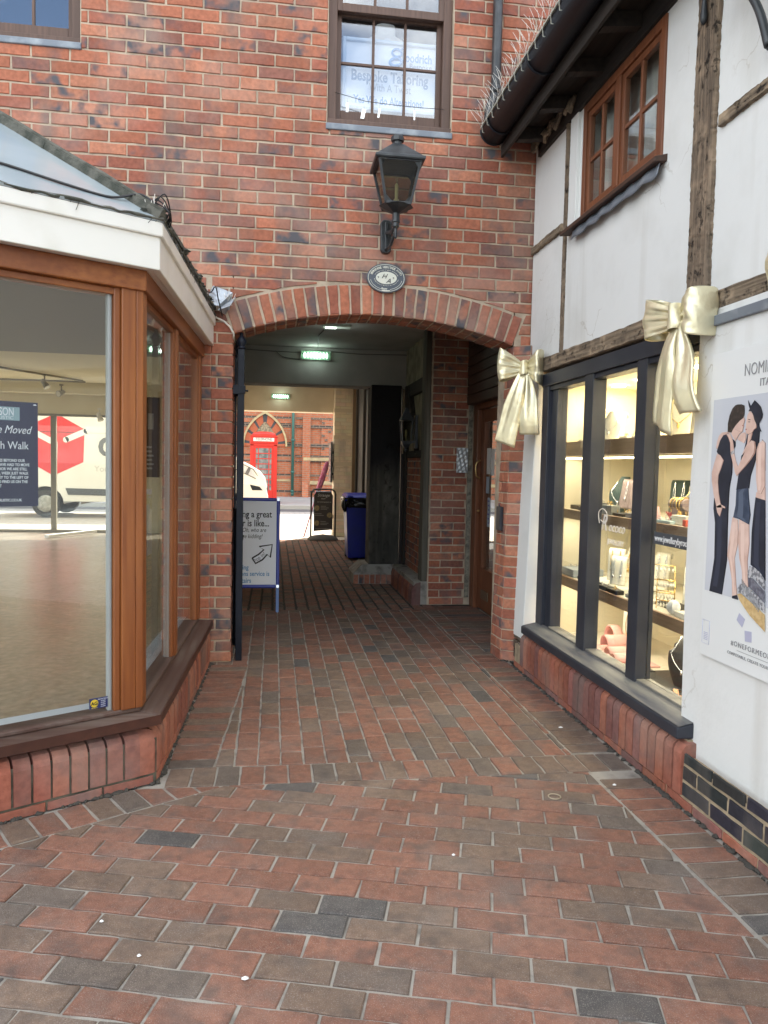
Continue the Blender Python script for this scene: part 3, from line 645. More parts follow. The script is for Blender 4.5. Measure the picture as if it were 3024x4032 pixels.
# corner post: two faces and applied beads
post(cn-d1*.062, d1, n1, .062, .075); post(cn+d2*.055, d2, n2, .050, .075)
m = MB(); P = [cn-d1*.030, cn, cn+d2*.028, off(.155)[1]]; m.hexa([p+Z*zb for p in P]+[p+Z*(zt+.03) for p in P]); m.build('post', PINE['z'], BY, bevel=.004)
post(cn-d1*.108-n1*.012, d1, n1, .028, .05); post(cn+d2*.095-n2*.012, d2, n2, .026, .05)
post(cn-d1*1.05, d1, n1, .075, .075)
l2 = L2-.03
cA = off(.07)[1]
for u in (.94, l2-.07): post(cA+d2*u, d2, n2, .075, .075); post(cA+d2*(u-.052)-n2*.012, d2, n2, .026, .05); 
post(cA+d2*.992-n2*.012, d2, n2, .026, .05)
# inner pale reveals beside the glass
RVL = M('glazing_bead', (.40, .41, .40), .5)
def bead(c, d, n, w=.018): post(c, d, n, w, .03, 'glazing_bead', zb, zt, RVL)
bead(cn-d1*.132-n1*.03, d1, n1); bead(cA+d2*.118-n2*.03, d2, n2, .02); bead(cA+d2*.88-n2*.03, d2, n2, .03); bead(cA+d2*1.015-n2*.03, d2, n2, .02)
# glass
def pane(a, b, n, par=BY): 
    m = MB(); m.hexa([a+Z*zb, b+Z*zb, b-n*.006+Z*zb, a-n*.006+Z*zb, a+Z*zt, b+Z*zt, b-n*.006+Z*zt, a-n*.006+Z*zt]); return m.build('pane', glass('bay_glass', ior=1.5), par)
gq = off(.10)[1]
pane(gq-d1*1.01, gq-d1*.10, n1); pane(gq-d1*2.0, gq-d1*1.09, n1); pane(gq+d2*.09, gq+d2*.90, n2); pane(gq+d2*.98, gq+d2*(l2-.12), n2)
# glazed roof
tp = .664; eA, eB, eC = off(-.02)
RG = M('roof_glazing', (.36, .43, .47), .16, col2=(.46, .52, .54), ns=2.2, lo=.35, hi=.7, spec=.9, coat=.6)
hd = Vector((-.862, .507, 0)); hr = .88*tp
def roofpt(p, n, u): return p-n*u+Z*(2.40+u*tp)
hip0 = eB+Z*2.40; hl = 2.2; hip1 = eB+hd*hl+Z*(2.40+hr*hl)
m = MB(); m.poly([eA+Z*2.40, hip0, hip1, eA-n1*1.9+Z*(2.40+1.9*tp)]); m.build('roof_pane', RG, BY, solid=.012)
m = MB(); m.poly([hip0, eC+Z*2.40, Vector((hip1.x, YW-.01, hip1.z)), hip1]); m.build('roof_pane', RG, BY, solid=.012)
MOSSLEAD = M('mossy_lead', (.12, .115, .095), .9, col2=(.055, .058, .045), ns=16, lo=.4, hi=.6, bs=70, bstr=.8, bdist=.01)
m = MB(); sdv = Vector((hd.y, -hd.x, 0)); mv = (hip1-hip0); npt = 14; pts = []
for k in range(npt+1): pts.append(hip0+mv*(k/npt)+Z*(.018+rnd.uniform(-.003, .003)))
for a, b in zip(pts, pts[1:]): m.bar(a, b, .052+rnd.uniform(-.004, .004), .034)
m.tube([p+Z*.02-sdv*.0 for p in pts], .014, 8); m.build('hip_cap', MOSSLEAD, BY)
m = MB()
for p0, p1 in ((eA, eB), (eB, eC)):
    nn_ = 60; pts = [p0.lerp(p1, k/nn_)+Vector((rnd.uniform(-.004, .004), rnd.uniform(-.004, .004), 2.402+rnd.uniform(-.003, .005))) for k in range(nn_+1)]; m.tube(pts, [rnd.uniform(.004, .009) for _ in pts], 5)
    for k in range(14): q = p0.lerp(p1, rnd.random()); m.tube([q+Z*2.40, q+Vector((rnd.uniform(-.02, .02), rnd.uniform(-.02, .01), 2.40-rnd.uniform(.01, .035)))], .0012, 4)
m.build('moss_line', MOSSLEAD, BY)
# debris, cables, lead flashing at the end of the hip
m = MB()
for k in range(60):
    t = rnd.random(); p = hip0.lerp(eC+Z*2.42, t)+Vector((rnd.uniform(-.08, .0), rnd.uniform(-.03, .03), rnd.uniform(.0, .05)+.02)); s = rnd.uniform(.008, .026)
    m.lathe([(s*.3, -s*.5), (s, 0), (s*.3, s*.5)], p, 5, sx=rnd.uniform(.5, 1.6), rot=rnd.random()*6, smooth=False)
for a, b in ((0, .3), (.28, .62), (.6, 1.0)):
    p, q = hip0.lerp(eC+Z*2.40, a), hip0.lerp(eC+Z*2.40, b); m.bar(p+Vector((-.05, 0, .035)), q+Vector((-.045, 0, .05)), .09, .02)
m.build('verge_flashing', MOSSLEAD, BY)
m = MB(); f0 = eC+Vector((.0, 0, 2.44))
m.poly([f0+Vector((-.06, -.14, .02)), f0+Vector((.02, -.10, .01)), f0+Vector((.09, -.02, .0)), f0+Vector((.11, -.02, .12)), f0+Vector((-.02, -.02, .16))]); m.poly([f0+Vector((.02, -.12, -.02)), f0+Vector((.10, -.09, .02)), f0+Vector((.13, -.02, .09)), f0+Vector((.06, -.02, -.03))])
m.build('lead_flashing', M('shiny_lead', (.42, .46, .50), .32, .6, col2=(.25, .28, .31), ns=14, bs=30, bstr=.8, bdist=.02), BY, solid=.004)
m = MB()
for k in range(9): p = f0+Vector((rnd.uniform(-.05, .10), -.05, .03)); m.tube([p, p+Vector((rnd.uniform(-.02, .05), rnd.uniform(-.03, 0), rnd.uniform(.06, .11)))], .0012, 4)
m.bar(f0+Vector((-.06, -.05, .03)), f0+Vector((.11, -.05, .03)), .01, .004); m.bar(f0+Vector((-.05, -.05, .03)), hip0+Vector((-.02, .02, .03)), .008, .004)
for k in range(5): p = hip0+mv*.0+Vector((-.02-.012*k, .02, .03)); m.tube([p, p+Vector((rnd.uniform(-.02, .03), 0, rnd.uniform(.05, .1)))], .0012, 4)
tag(m.build('roof_spikes', WIRE), 'few thin wire spikes at the low end of the glazed roof', 'bird spikes')
def catn(pts, k=6):
    P = [Vector(p) for p in pts]; out = []
    for i in range(len(P)-1):
        a, b, c, d = P[max(i-1, 0)], P[i], P[i+1], P[min(i+2, len(P)-1)]
        for j in range(k):
            t = j/k; out.append(.5*((2*b)+(c-a)*t+(2*a-5*b+4*c-d)*t*t+(3*b-a-3*c+d)*t**3))
    return out+[P[-1]]
e = lambda u, v, h=0: eB-d1*u-n1*v+Z*(2.40+v*tp+.014+h)
m = MB()
for s in (0, .006): m.tube(catn([e(2, .30+s), e(1.2, .26+s), e(.62, .19+s), e(.35, .12+s), e(.18, .10+s, .0), e(.05, .115+s, .035), hip0+hd*.05+Vector((.02, 0, .06+s)), hip0+Vector((.02, .05, .05)), hip0+Vector((0, .10, .02))]), .0042, 6)
for k in range(4): m.tube(catn([hip0+hd*(.16-.03*k)+Vector((0, 0, .05)), hip0+hd*(.08-.02*k)+Vector((.02, 0, .085+.01*k)), hip0+Vector((.02, .03*k, .04)), hip0+Vector((.0, .03+.04*k, .01))]), .003, 5)
m.tube(catn([hip0+Vector((.0, .03+.04*3, .01)), eC+Vector((-.02, -.5, 2.46)), eC+Vector((.02, -.35, 2.52)), eC+Vector((.03, -.22, 2.47)), eC+Vector((.05, -.12, 2.38))]), .004, 6)
tag(m.build('roof_cable', CABLE), 'slack black cables lying over the glazed bay roof', 'cable')
# ------------------------------------------------------------------ shop interior
SI = thing('shop_room', (-3, 9.3, .03), 'empty cream shop room with back window seen through the bay glass', 'shop interior')
XR, YB, ZC, ZF = -.80, 15.0, 2.80, .035
m = MB(); m.poly([(-9.6, YW+.3, ZF), (XR, YW+.3, ZF), (XR, YB, ZF), (-9.6, YB, ZF)]); m.poly([off(.17)[0]+Z*ZF, off(.17)[1]+Z*ZF, off(.17)[2]+Vector((0, .35, ZF)), Vector((-3.2, YW+.3, ZF))])
# herringbone boards
hb = MB(); bw_, bl_ = .078, .468
for i in range(-70, 92):
    for j in range(-22, 22):
        for t in (0, 1):
            c0 = (rnd.uniform(.85, 1.1)); cl = (.36*c0, .295*c0, .225*c0, 0)
            ux = i*bw_+j*2*bl_*.5*0
            # lattice of L pairs
            bx, by = i*bw_+j*bl_*1.0, i*bw_-j*bl_*1.0
            if t == 0: po = [(bx, by), (bx+bl_, by), (bx+bl_, by+bw_), (bx, by+bw_)]
            else: po = [(bx, by+bw_), (bx+bw_, by+bw_), (bx+bw_, by+bw_+bl_), (bx, by+bw_+bl_)]
            po = [((p[0]-p[1])*.7071-3.0, (p[0]+p[1])*.7071+8.2) for p in po]
            cx, cy = sum(p[0] for p in po)/4, sum(p[1] for p in po)/4
            if not (-5.6 < cx < XR+.3 and 3.2 < cy < 15.1): continue
            cons = [((1, 0), XR), ((0, 1), YB)]
            if cy < 5.9: cons += [((n1.x, n1.y), n1.x*off(.16)[1].x+n1.y*off(.16)[1].y), ((n2.x, n2.y), n2.x*off(.16)[1].x+n2.y*off(.16)[1].y)]
            po = regionclip(po, cons)
            if len(po) < 3: continue
            po = shrink(po, .0012)
            if len(po) >= 3: h = rnd.uniform(0, .0008); hb.poly([(p[0], p[1], ZF+.003+h) for p in po], 0, cl)
fm, N_, L_, b_ = _mat('oak_block_floor'); a_ = N_.new('ShaderNodeAttribute'); a_.attribute_name = 'bc'; n_ = _noise(N_, L_, 18, 5); n2_ = _noise(N_, L_, 2.5, 4)
L_.new(_mix(N_, L_, _ramp(N_, L_, n_.outputs['Fac'], .3, .7), a_.outputs["Color"], (.19, .145, .10)), b_.inputs['Base Color'])
L_.new(_ramp(N_, L_, n2_.outputs['Fac'], -1.2, 2.6), b_.inputs['Roughness']); b_.inputs['Coat Weight'].default_value = 1; b_.inputs['Coat IOR'].default_value = 1.75; b_.inputs['Coat Roughness'].default_value = .26; b_.inputs['Specular IOR Level'].default_value = .8
_bump(N_, L_, b_, n_.outputs['Fac'], .06, .003)
m.build('floor_base', M('floor_gap', (.20, .14, .09), .5), SI, fix=False); hb.build('floor', fm, SI, fix=False)
m = MB(); m.box(XR, XR+.05, YW+.33, YB, 0, ZC); m.box(-9.6, -9.55, YW+.33, 6.2, 0, ZC); m.box(-9.6, -9.55, 6.2, 14.2, 2.6, ZC); m.box(-9.6, -9.55, 6.2, 14.2, 0, .1); m.box(-9.6, -9.55, 14.2, YB, 0, ZC)  # left end wall opened as an added unseen window, for more light
WX0, WX1, WZ0, WZ1 = -9.3, -2.62, .09, 2.20  # window run widened beyond view to admit more sun
m.box(-9.6, WX0, YB, YB+.12, 0, ZC); m.box(WX1, -1.96, YB, YB+.12, 0, ZC); m.box(-1.05, XR, YB, YB+.12, 0, ZC); m.box(-1.96, -1.05, YB, YB+.12, 2.2, ZC); m.box(WX0, WX1, YB, YB+.12, 0, WZ0-.05); m.box(WX0, WX1, YB, YB+.12, WZ1+.04, ZC)
m.build('wall', INTW, SI)
m = MB(); m.box(-9.6, XR, YW+.33, YB, ZC, ZC+.1); m.box(-9.6, XR, YB-.35, YB-.01, 2.60, ZC); m.build('ceiling', M('interior_ceiling', (.86, .80, .62), .85), SI)
m = MB(); P = off(.16); m.poly([P[0]+Z*2.16, P[1]+Z*2.16, P[2]+Vector((0, .33, 2.16)), Vector((-3.0, YW+.33, 2.16))]); m.build('bay_ceiling', M('bay_soffit', (.42, .40, .36), .8), SI, solid=.02)
FRG = M('window_grey_frame', (.27, .25, .20), .5)
m = MB()
for a, b in ((WX0, WX0+.05), (-7.2, -7.1), (-5.62, -5.52), (-4.10, -4.005), (WX1-.05, WX1)): m.box(a, b, YB-.02, YB+.06, WZ0, WZ1)
m.box(WX0, WX1, YB-.03, YB+.07, WZ0-.05, WZ0); m.box(WX0, WX1, YB-.03, YB+.07, WZ1, WZ1+.04); wf = m.build('back_window', FRG, SI, bevel=.006)
m = MB(); m.box(WX0+.02, WX1-.02, YB+.02, YB+.026, WZ0, WZ1); m.build('pane', GLASS, wf)
m = MB(); m.box(-1.96, -1.90, YB, YB+.08, ZF, 2.2); m.box(-1.11, -1.05, YB, YB+.08, ZF, 2.2); m.box(-1.9, -1.11, YB, YB+.06, ZF, .3); m.box(-1.9, -1.11, YB, YB+.06, 2.1, 2.2); dr = m.build('shop_door', M('door_dark', (.035, .03, .035), .5), SI, bevel=.004)
m = MB(); m.box(-1.9, -1.11, YB+.03, YB+.036, .3, 2.1); m.build('pane', GLASS, dr)
# pale inner ledge of the bay
A_, B_ = off(.165), off(.26); m = MB(); m.poly([A_[0]+Z*.325, A_[1]+Z*.325, B_[1]+Z*.325, B_[0]+Z*.325]); m.poly([A_[1]+Z*.325, A_[2]+Z*.325, B_[2]+Z*.325, B_[1]+Z*.325])
m.poly([B_[0]+Z*.325, B_[1]+Z*.325, B_[1]+Z*ZF, B_[0]+Z*ZF]); m.poly([B_[1]+Z*.325, B_[2]+Z*.325, B_[2]+Z*ZF, B_[1]+Z*ZF]); m.build('inner_ledge', M('ledge_grey', (.55, .58, .62), .5), SI)
# track lights
LMPG = M('lamp_grey', (.30, .28, .24), .35, .3)
def track(a, b, label):
    t = MB(); t.bar(a, b, .035, .03); return tag(t.build('light_track', LMPG), label, 'light track')
track((-3.2, 6.9, 2.77), (-2.4, 8.8, 2.77), 'slanting light track on the ceiling nearest the bay glass'); track((-4.4, 11.8, 2.77), (-3.3, 14.0, 2.77), 'slanting light track on the cream ceiling toward the back window')
track((-6.8, 14.2, 2.77), (-3.3, 14.2, 2.77), 'light track running along the back window head')
def spot(p, aim, label, white=False):
    p = Vector(p); o = thing('track_spotlight', tuple(p), label, 'spotlight', 'spotlights on the shop ceiling'); d = Vector(aim).normalized(); mt = WHITEP if white else LMPG
    m = MB(); m.tube([p, p-Z*.10], .012, 8); m.box(p.x-.03, p.x+.03, p.y-.02, p.y+.02, p.z-.01, p.z+.02); m.build('stem', mt, o)
    h = p-Z*.13; m = MB(); m.tube([h-d*.07, h-d*.02, h-d*.015, h+d*.06, h+d*.085], [.03, .04, .036, .05, .055], 14); m.build('lamp_head', mt, o)
    m = MB(); m.tube([h+d*.084, h+d*.087], .046, 14); m.build('lens', M('lamp_lens', (.7, .68, .6), .2), o)
spot((-2.95, 7.5, 2.76), (.2, -.6, -.6), 'grey spotlight with bright rim on the near slanting track'); spot((-2.82, 7.7, 2.76), (-.2, -.5, -.7), 'grey spotlight close beside another on the near slanting track'); spot((-2.69, 8.1, 2.76), (.1, -.7, -.6), 'grey spotlight lowest on the near slanting track')
spot((-3.70, 13.2, 2.76), (.5, -.2, -.7), 'dark bell-shaped spotlight hanging below the far slanting track'); spot((-3.70, 14.2, 2.70), (-.35, -.8, -.3), 'grey round spotlight facing the court beside the back window'); spot((-3.16, 14.65, 2.33), (.35, -.2, -.85), 'white cylinder spotlight in front of the white van panel', True)
m = MB(); m.bar((-3.85, 13.8, ZF+.04), (-3.25, 14.7, ZF+.06), .10, .05); tag(m.build('paper_roll', PAPER), 'white paper roll lying on the floor below the back window', 'paper')
m = MB(); m.box(-2.42, -2.14, YB-.03, YB-.005, 1.1, 2.6); no = m.build('notice_board', M('brown_notice', (.10, .06, .045), .6)); tag(no, 'tall dark brown notice board on the far shop wall', 'notice board')
m = MB(); m.box(-2.35, -2.25, YB-.034, YB-.031, 2.0, 2.3); m.build('notice_paper', M('notice_paper', (.42, .42, .45), .6), no)
for k in range(6): m = MB(); m.box(-2.38, -2.38+rnd.uniform(.1, .2), YB-.034, YB-.031, 1.25+.08*k, 1.285+.08*k); m.build('notice_text', M('notice_paper', (.42, .42, .45), .6), no)
# navy poster hanging inside the glass
NV = M('poster_navy', (.010, .012, .055), .45); PWH = M('poster_white', (.72, .74, .80), .6)
po_ = off(.15)[1]-d1*.505+d1*.02; nx = d1; px0 = -.36
NP = thing('navy_poster', tuple(po_+Z*1.2), 'navy poster with white moving notice hung inside the bay glass', 'poster')
w0 = BB+n1*(-.15); 
def np_(u, z, o=0): 
    base = Vector((-.905, 3.187, 0))-n1*.05; p = base+d1*u; return Vector((p.x, p.y, z))+n1*o
m = MB(); m.hexa([np_(-.36, 1.212), np_(0, 1.212), np_(0, 1.212, -.003), np_(-.36, 1.212, -.003), np_(-.36, 1.622), np_(0, 1.622), np_(0, 1.622, -.003), np_(-.36, 1.622, -.003)]); m.build('sheet', NV, NP)
m = MB(); m.hexa([np_(-.26, 1.548, .0005), np_(-.068, 1.548, .0005), np_(-.068, 1.548, .001), np_(-.26, 1.548, .001), np_(-.26, 1.600, .0005), np_(-.068, 1.600, .0005), np_(-.068, 1.600, .001), np_(-.26, 1.600, .001)]); m.build('logo_panel', M('poster_teal', (.26, .37, .42), .5), NP)
def nt_(txt, u, z, s, al='RIGHT', **k): T(NP, txt, np_(u, z, .002), d1, Z, s, PWH, al, **k)
nt_('MAISON', -.088, 1.567, .043, sx=.62, bold=.005); nt_('RUSTIC', -.09, 1.552, .018, sx=1.1); nt_("We've Moved", -.028, 1.498, .044, shear=.35, sx=.8)
nt_('to Bush Walk', -.036, 1.437, .043, sx=.82)
for k, t in enumerate(('DUE TO CIRCUMSTANCES BEYOND OUR', 'CONTROL WE HAVE HAD TO MOVE', 'NEXT DOOR WE ARE STILL', 'OPEN ALL WEEK JUST WALK', 'DOWN THE ALLEY TO THE LEFT OF', 'HERE AND FIND US ON THE', 'RIGHT')):
    nt_(t, (-.05, -.033, -.042, -.037, -.037, -.040, -.135)[k], 1.387-.0166*k, .0155, bold=.02, sx=.78)
nt_('MAISONRUSTIC.CO.UK', -.062, 1.232, .0145, bold=.02, sx=.85)
m = MB(); p = np_(-.012, 1.612, .003); m.lathe([(.006, -.002), (.007, 0), (.004, .003)], p, 10); m.build('suction_cup', PWH, NP)
# alarm sticker low in the glass
ST = thing('window_sticker', (-.70, 3.32, .345), 'small navy and yellow security sticker low on the bay glass', 'sticker')
def st_(u, z, o=0): p = off(.10)[1]-d1*(.205)+d1*u; return Vector((p.x, p.y, z))+n1*(.002+o)
m = MB(); m.hexa([st_(0, .347), st_(.078, .347), st_(.078, .347, .001), st_(0, .347, .001), st_(0, .393), st_(.078, .393), st_(.078, .393, .001), st_(0, .393, .001)]); m.build('sticker_base', M('sticker_navy', (.02, .03, .12), .5), ST)
YEL = M('sticker_yellow', (.75, .55, .04), .5)
m = MB(); cpt = [st_(.021+.0165*math.cos(t), .371+.0165*math.sin(t), .0015) for t in [k*math.pi/12 for k in range(24)]]; m.prism(cpt, n1*.0005); m.build('sticker_disc', YEL, ST)
T(ST, 'AG', st_(.021, .364, .0025), d1, Z, .02, INK, bold=.03)
for k in range(5): T(ST, 'PROTECTED BY' if k == 0 else 'ALARM', st_(.058, .384-.008*k, .002), d1, Z, .0062, PWH)
T(ST, 'SECURITY', st_(.021, .349, .002), d1, Z, .006, YEL)
# ================================================================== TIMBER-FRAMED JEWELLER (right)
TB = thing('timber_framed_building', (1.9, 3, 0), 'white rendered timber framed shop with dark navy display window', 'building')
XW = 1.83; YE = 5.405; YN = -2.5
def wallbox(y0, y1, z0, z1, x0=XW, x1=XW+.14, mb=None): mb.box(x0, x1, y0, y1, z0, z1)
m = MB(); WY0, WY1, WZa, WZb = 3.545, 4.525, 2.912, 3.578
wallbox(YN, WY0, 2.1, 4.3, mb=m); wallbox(WY1, YE, 2.1, 4.3, mb=m); wallbox(WY0, WY1, 2.1, WZa, mb=m); wallbox(WY0, WY1, WZb, 4.3, mb=m)
o = m.build('wall', WHITE, TB); 
def rough(fn, name, mat, nu, nv, parent=TB): m = MB(); m.grid(fn, nu, nv); return m.build(name, mat, parent, fix=False)
# lower poster wall panel, slightly proud and uneven
def wob(y, z, a=.006): return a*(math.sin(y*5.1+z*3.3)+.6*math.sin(z*9.1-y*2.2)+.4*math.sin(y*13+z*7))
XPn = 1.772
m = MB(); m.grid(lambda u, v: (XPn+wob(u*6, v)*.35-.006*math.sin(v*3.1), 3.055+.025*math.sin(v*4)*.5-u*(3.055-YN), .157+.012*math.sin(u*40)*.4+v*(2.0-.157)), 90, 24)
m.grid(lambda u, v: (XPn+.006+u*.10, 3.055+.0125*math.sin(v*4), .157+v*(2.0-.157)), 2, 24); m.poly([(XPn, 3.06, .157), (XPn+.1, 3.06, .157), (XPn+.1, YN, .157), (XPn, YN, .157)]); m.build('wall_panel', WHITE, TB, fix=False)
m = MB(); m.box(XPn+.012, XPn+.09, YN, 3.04, 2.0, 2.07); m.box(1.89, 1.95, YN, 3.05, 0, 2.1); m.build('wall', WHITE, TB)
# pale corner post beside the arch
m = MB(); m.hexa([(1.745, 5.13, .19), (1.95, 5.13, .19), (1.95, YE, .21), (1.735, YE, .21), (1.80, 5.12, 2.06), (1.95, 5.12, 2.06), (1.95, YE, 2.08), (1.80, YE, 2.08)]); m.build('corner_post', WHITE, TB, bevel=.006)
# beams
def timber(name, y0, y1, z0, z1, x, th, mat, axis, amp=.007, seed=0, slope=0):
    rr = random.Random(seed); ph = [rr.uniform(0, 6) for _ in range(6)]
    js = [[rr.uniform(-1, 1) for _ in range(200)] for _ in range(6)]
    def edge(t, k): return amp*(.45*math.sin(t*9+ph[k])+.35*math.sin(t*31+ph[k+1])+.55*js[k][int(t*150)])
    m = MB(); n = 150
    P = []
    for i in range(n+1):
        t = i/n
        if axis == 'y': y = y0+(y1-y0)*t; a = Vector((x, y, z0+slope*t+edge(t, 0))); b = Vector((x, y, z1+slope*t+edge(t, 2)))
        else: z = z0+(z1-z0)*t; a = Vector((x, y0+slope*t+edge(t, 0), z)); b = Vector((x, y1+slope*t+edge(t, 2), z))
        row = []
        for q, dx in ((0, th), (0.0, 0.004), (.06, -.004), (.3, edge(t, 1)*.4-.003), (.6, edge(t, 3)*.5-.002), (.94, -.002), (1, .006), (1, th)):
            p = a.lerp(b, q); row.append(m.av((x+dx, p.y, p.z)))
        P.append(row)
    for a, b in zip(P, P[1:]):
        for k in range(len(a)-1): m.face((a[k], a[k+1], b[k+1], b[k]), 0, False)
    m.face(P[0]); m.face(P[-1]); return m.build(name, mat, TB)
timber('beam', YN, 5.15, 2.035, 2.13, 1.79, .08, OAKY, 'y', .006, 3, .025)
timber('post', 3.082, 3.245, 2.135, 4.2, 1.808, .05, OAK, 'z', .006, 5)
timber('rail', 1.2, 3.05, 2.838, 2.888, 1.815, .04, OAKY, 'y', .004, 8)
timber('stud', 4.758, 4.79, 2.16, 3.66, 1.815, .03, OAK, 'z', .003, 11)
timber('rail', 4.83, 5.40, 2.935, 2.985, 1.812, .03, OAKY, 'y', .005, 12, 0)
m = MB(); m.box(1.808, 1.86, 4.585, 4.70, 2.90, 3.58); m.build('board', WHITE, TB, bevel=.005)
m = MB(); m.box(1.755, 1.80, YN, 2.985, 1.995, 2.036); m.build('lead_strip', LEAD, TB, bevel=.004)
# upstairs casement
m = MB()
xf = XW-.012
m.box(xf, xf+.06, WY0, WY0+.045, WZa, WZb); m.box(xf, xf+.06, WY1-.045, WY1, WZa, WZb); m.box(xf, xf+.06, WY0+.045, WY1-.045, WZb-.05, WZb); m.box(xf, xf+.06, WY0+.045, WY1-.045, WZa, WZa+.03); yc = 4.055; m.box(xf, xf+.06, yc-.028, yc+.028, WZa+.03, WZb-.05)
wf = m.build('casement_window', MAHOG['z'], TB, bevel=.004)
for a, b in ((WY0+.047, yc-.03), (yc+.03, WY1-.047)):
    m = MB(); xs_ = xf+.012; st = .036; z0, z1 = WZa+.032, WZb-.052
    m.box(xs_, xs_+.03, a, a+st, z0, z1); m.box(xs_, xs_+.03, b-st, b, z0, z1); m.box(xs_, xs_+.03, a+st, b-st, z0, z0+st); m.box(xs_, xs_+.03, a+st, b-st, z1-st, z1)
    ym = (a+b)/2; zm = z0+(z1-z0)*.5; m.box(xs_+.003, xs_+.027, ym-.011, ym+.011, z0+st, z1-st); m.box(xs_+.005, xs_+.025, a+st, b-st, zm-.011, zm+.011); m.build('sash', MAHOG['z'], wf, bevel=.003)
    m = MB(); m.box(xs_+.012, xs_+.016, a+st, b-st, z0+st, z1-st); m.build('pane', GLASS, wf)
m = MB(); m.hexa([(1.765, 3.50, 2.868), (1.84, 3.50, 2.875), (1.84, 4.72, 2.875), (1.765, 4.72, 2.868), (1.765, 3.50, 2.892), (1.84, 3.50, 2.912), (1.84, 4.72, 2.912), (1.765, 4.72, 2.892)]); m.build('sill', wood('dark_sill', (.09, .045, .03), (.05, .03, .022), 'y', .6), wf, bevel=.004)
m = MB(); m.grid(lambda u, v: (1.80-.012*v+.004*math.sin(u*40), 3.515+u*1.08, 2.868-v*(.058+.006*math.sin(u*31))), 40, 3); m.build('apron', LEAD, wf, solid=.004)
m = MB(); m.box(1.93, 1.94, WY0-.1, WY1+.1, WZa-.2, WZb+.2); m.build('curtain', M('grey_curtain', (.62, .61, .58), .9, col2=(.40, .395, .38), ns=5, stretch=(1, 1, .1), lo=.45, hi=.55), wf)
# eaves: soffit, rafters, fascia, gutter, roof
m = MB(); m.box(1.585, XW+.1, YN, YE-.002, 3.715, 3.735)
for k in range(16): y = YE-.25-k*.45; m.bar((1.60, y, 3.655), (XW+.05, y, 3.685), .06, .075)
m.box(XW-.022, XW, YN, YE-.1, 3.585, 3.70); m.build('soffit', DARKOAKY, TB)
m = MB(); m.grid(lambda u, v: (1.80-.03*v+.008*math.sin(u*50), 4.62+u*.72, 3.70-v*(.07+.03*math.sin(u*23)+.02*math.sin(u*61))), 50, 3); m.build('eaves_board', OAKY, TB, solid=.02)
m = MB(); m.box(1.565, 1.585, YN, YE-.004, 3.60, 3.79); m.build('fascia_board', DARKOAKY, TB, bevel=.003)
m = MB(); m.poly([(1.50, YN, 3.80), (1.50, YE-.003, 3.80), (4.2, YE-.003, 6.1), (4.2, YN, 6.1)]); m.build('roof', M('clay_tiles', (.16, .07, .05), .85, col2=(.10, .06, .05), ns=20, bs=25), TB, solid=.05)
GT = thing('gutter', (1.5, 3, 3.68), 'black half round gutter under the jeweller eaves', 'gutter')
gx, gz, gr = 1.495, 3.755, .092
m = MB(); m.grid(lambda u, v: (gx-gr*math.cos(v*math.pi), YN+u*(5.35-YN), gz-gr*math.sin(v*math.pi)+.0), 2, 16); g_ = m.build('channel', BLACKP, GT, solid=.005)
m = MB(); m.prism([(gx-gr*math.cos(k*math.pi/12), 5.345, gz-gr*math.sin(k*math.pi/12)) for k in range(13)], (0, .006, 0)); m.tube([(gx-gr*1.02*math.cos(k*math.pi/14), 5.348, gz-gr*1.02*math.sin(k*math.pi/14)) for k in range(15)], .007, 6); m.build('end_cap', BLACKP, GT)
for y in (5.15, 4.35, 3.55, 2.75):
    m = MB(); m.grid(lambda u, v: (gx-(gr+.006)*math.cos(v*math.pi), y+u*.035, gz-(gr+.006)*math.sin(v*math.pi)), 1, 16); m.bar((gx+gr*.7, y+.017, gz-.07), (1.57, y+.017, gz-.075), .012, .006); m.build('bracket', BLACKP, GT, solid=.004)
SP = thing('bird_spikes', (1.42, 4.5, 3.76), 'row of thin steel bird spikes along the black gutter edge', 'bird spikes')
m = MB(); m.box(gx-gr-.012, gx-gr+.012, YN+3, 5.32, gz+.0, gz+.008)
for k in range(26): y = 5.25-k*.12; m.tube([(gx-gr-.012, y, gz+.012), (gx-gr-.016, y+.015, gz-.012), (gx-gr-.006, y+.03, gz-.045), (gx-gr+.002, y+.02, gz-.05)], .003, 5)
m.build('base_strip', M('spike_clip', (.42, .42, .36), .5), SP)
m = MB(); y = 5.33
while y > 2.6:
    b = Vector((gx-gr, y, gz+.008))
    for dx, dz in ((-.085, .10), (-.03, .125), (.02, .12), (-.06, .11)):
        m.tube([b+Vector((rnd.uniform(-.01, .01), rnd.uniform(-.02, .02), 0)), b+Vector((dx+rnd.uniform(-.015, .015), rnd.uniform(-.02, .03), dz+rnd.uniform(-.015, .015)))], .0011, 4)
    y -= .08
m.build('spike', WIRE, SP)
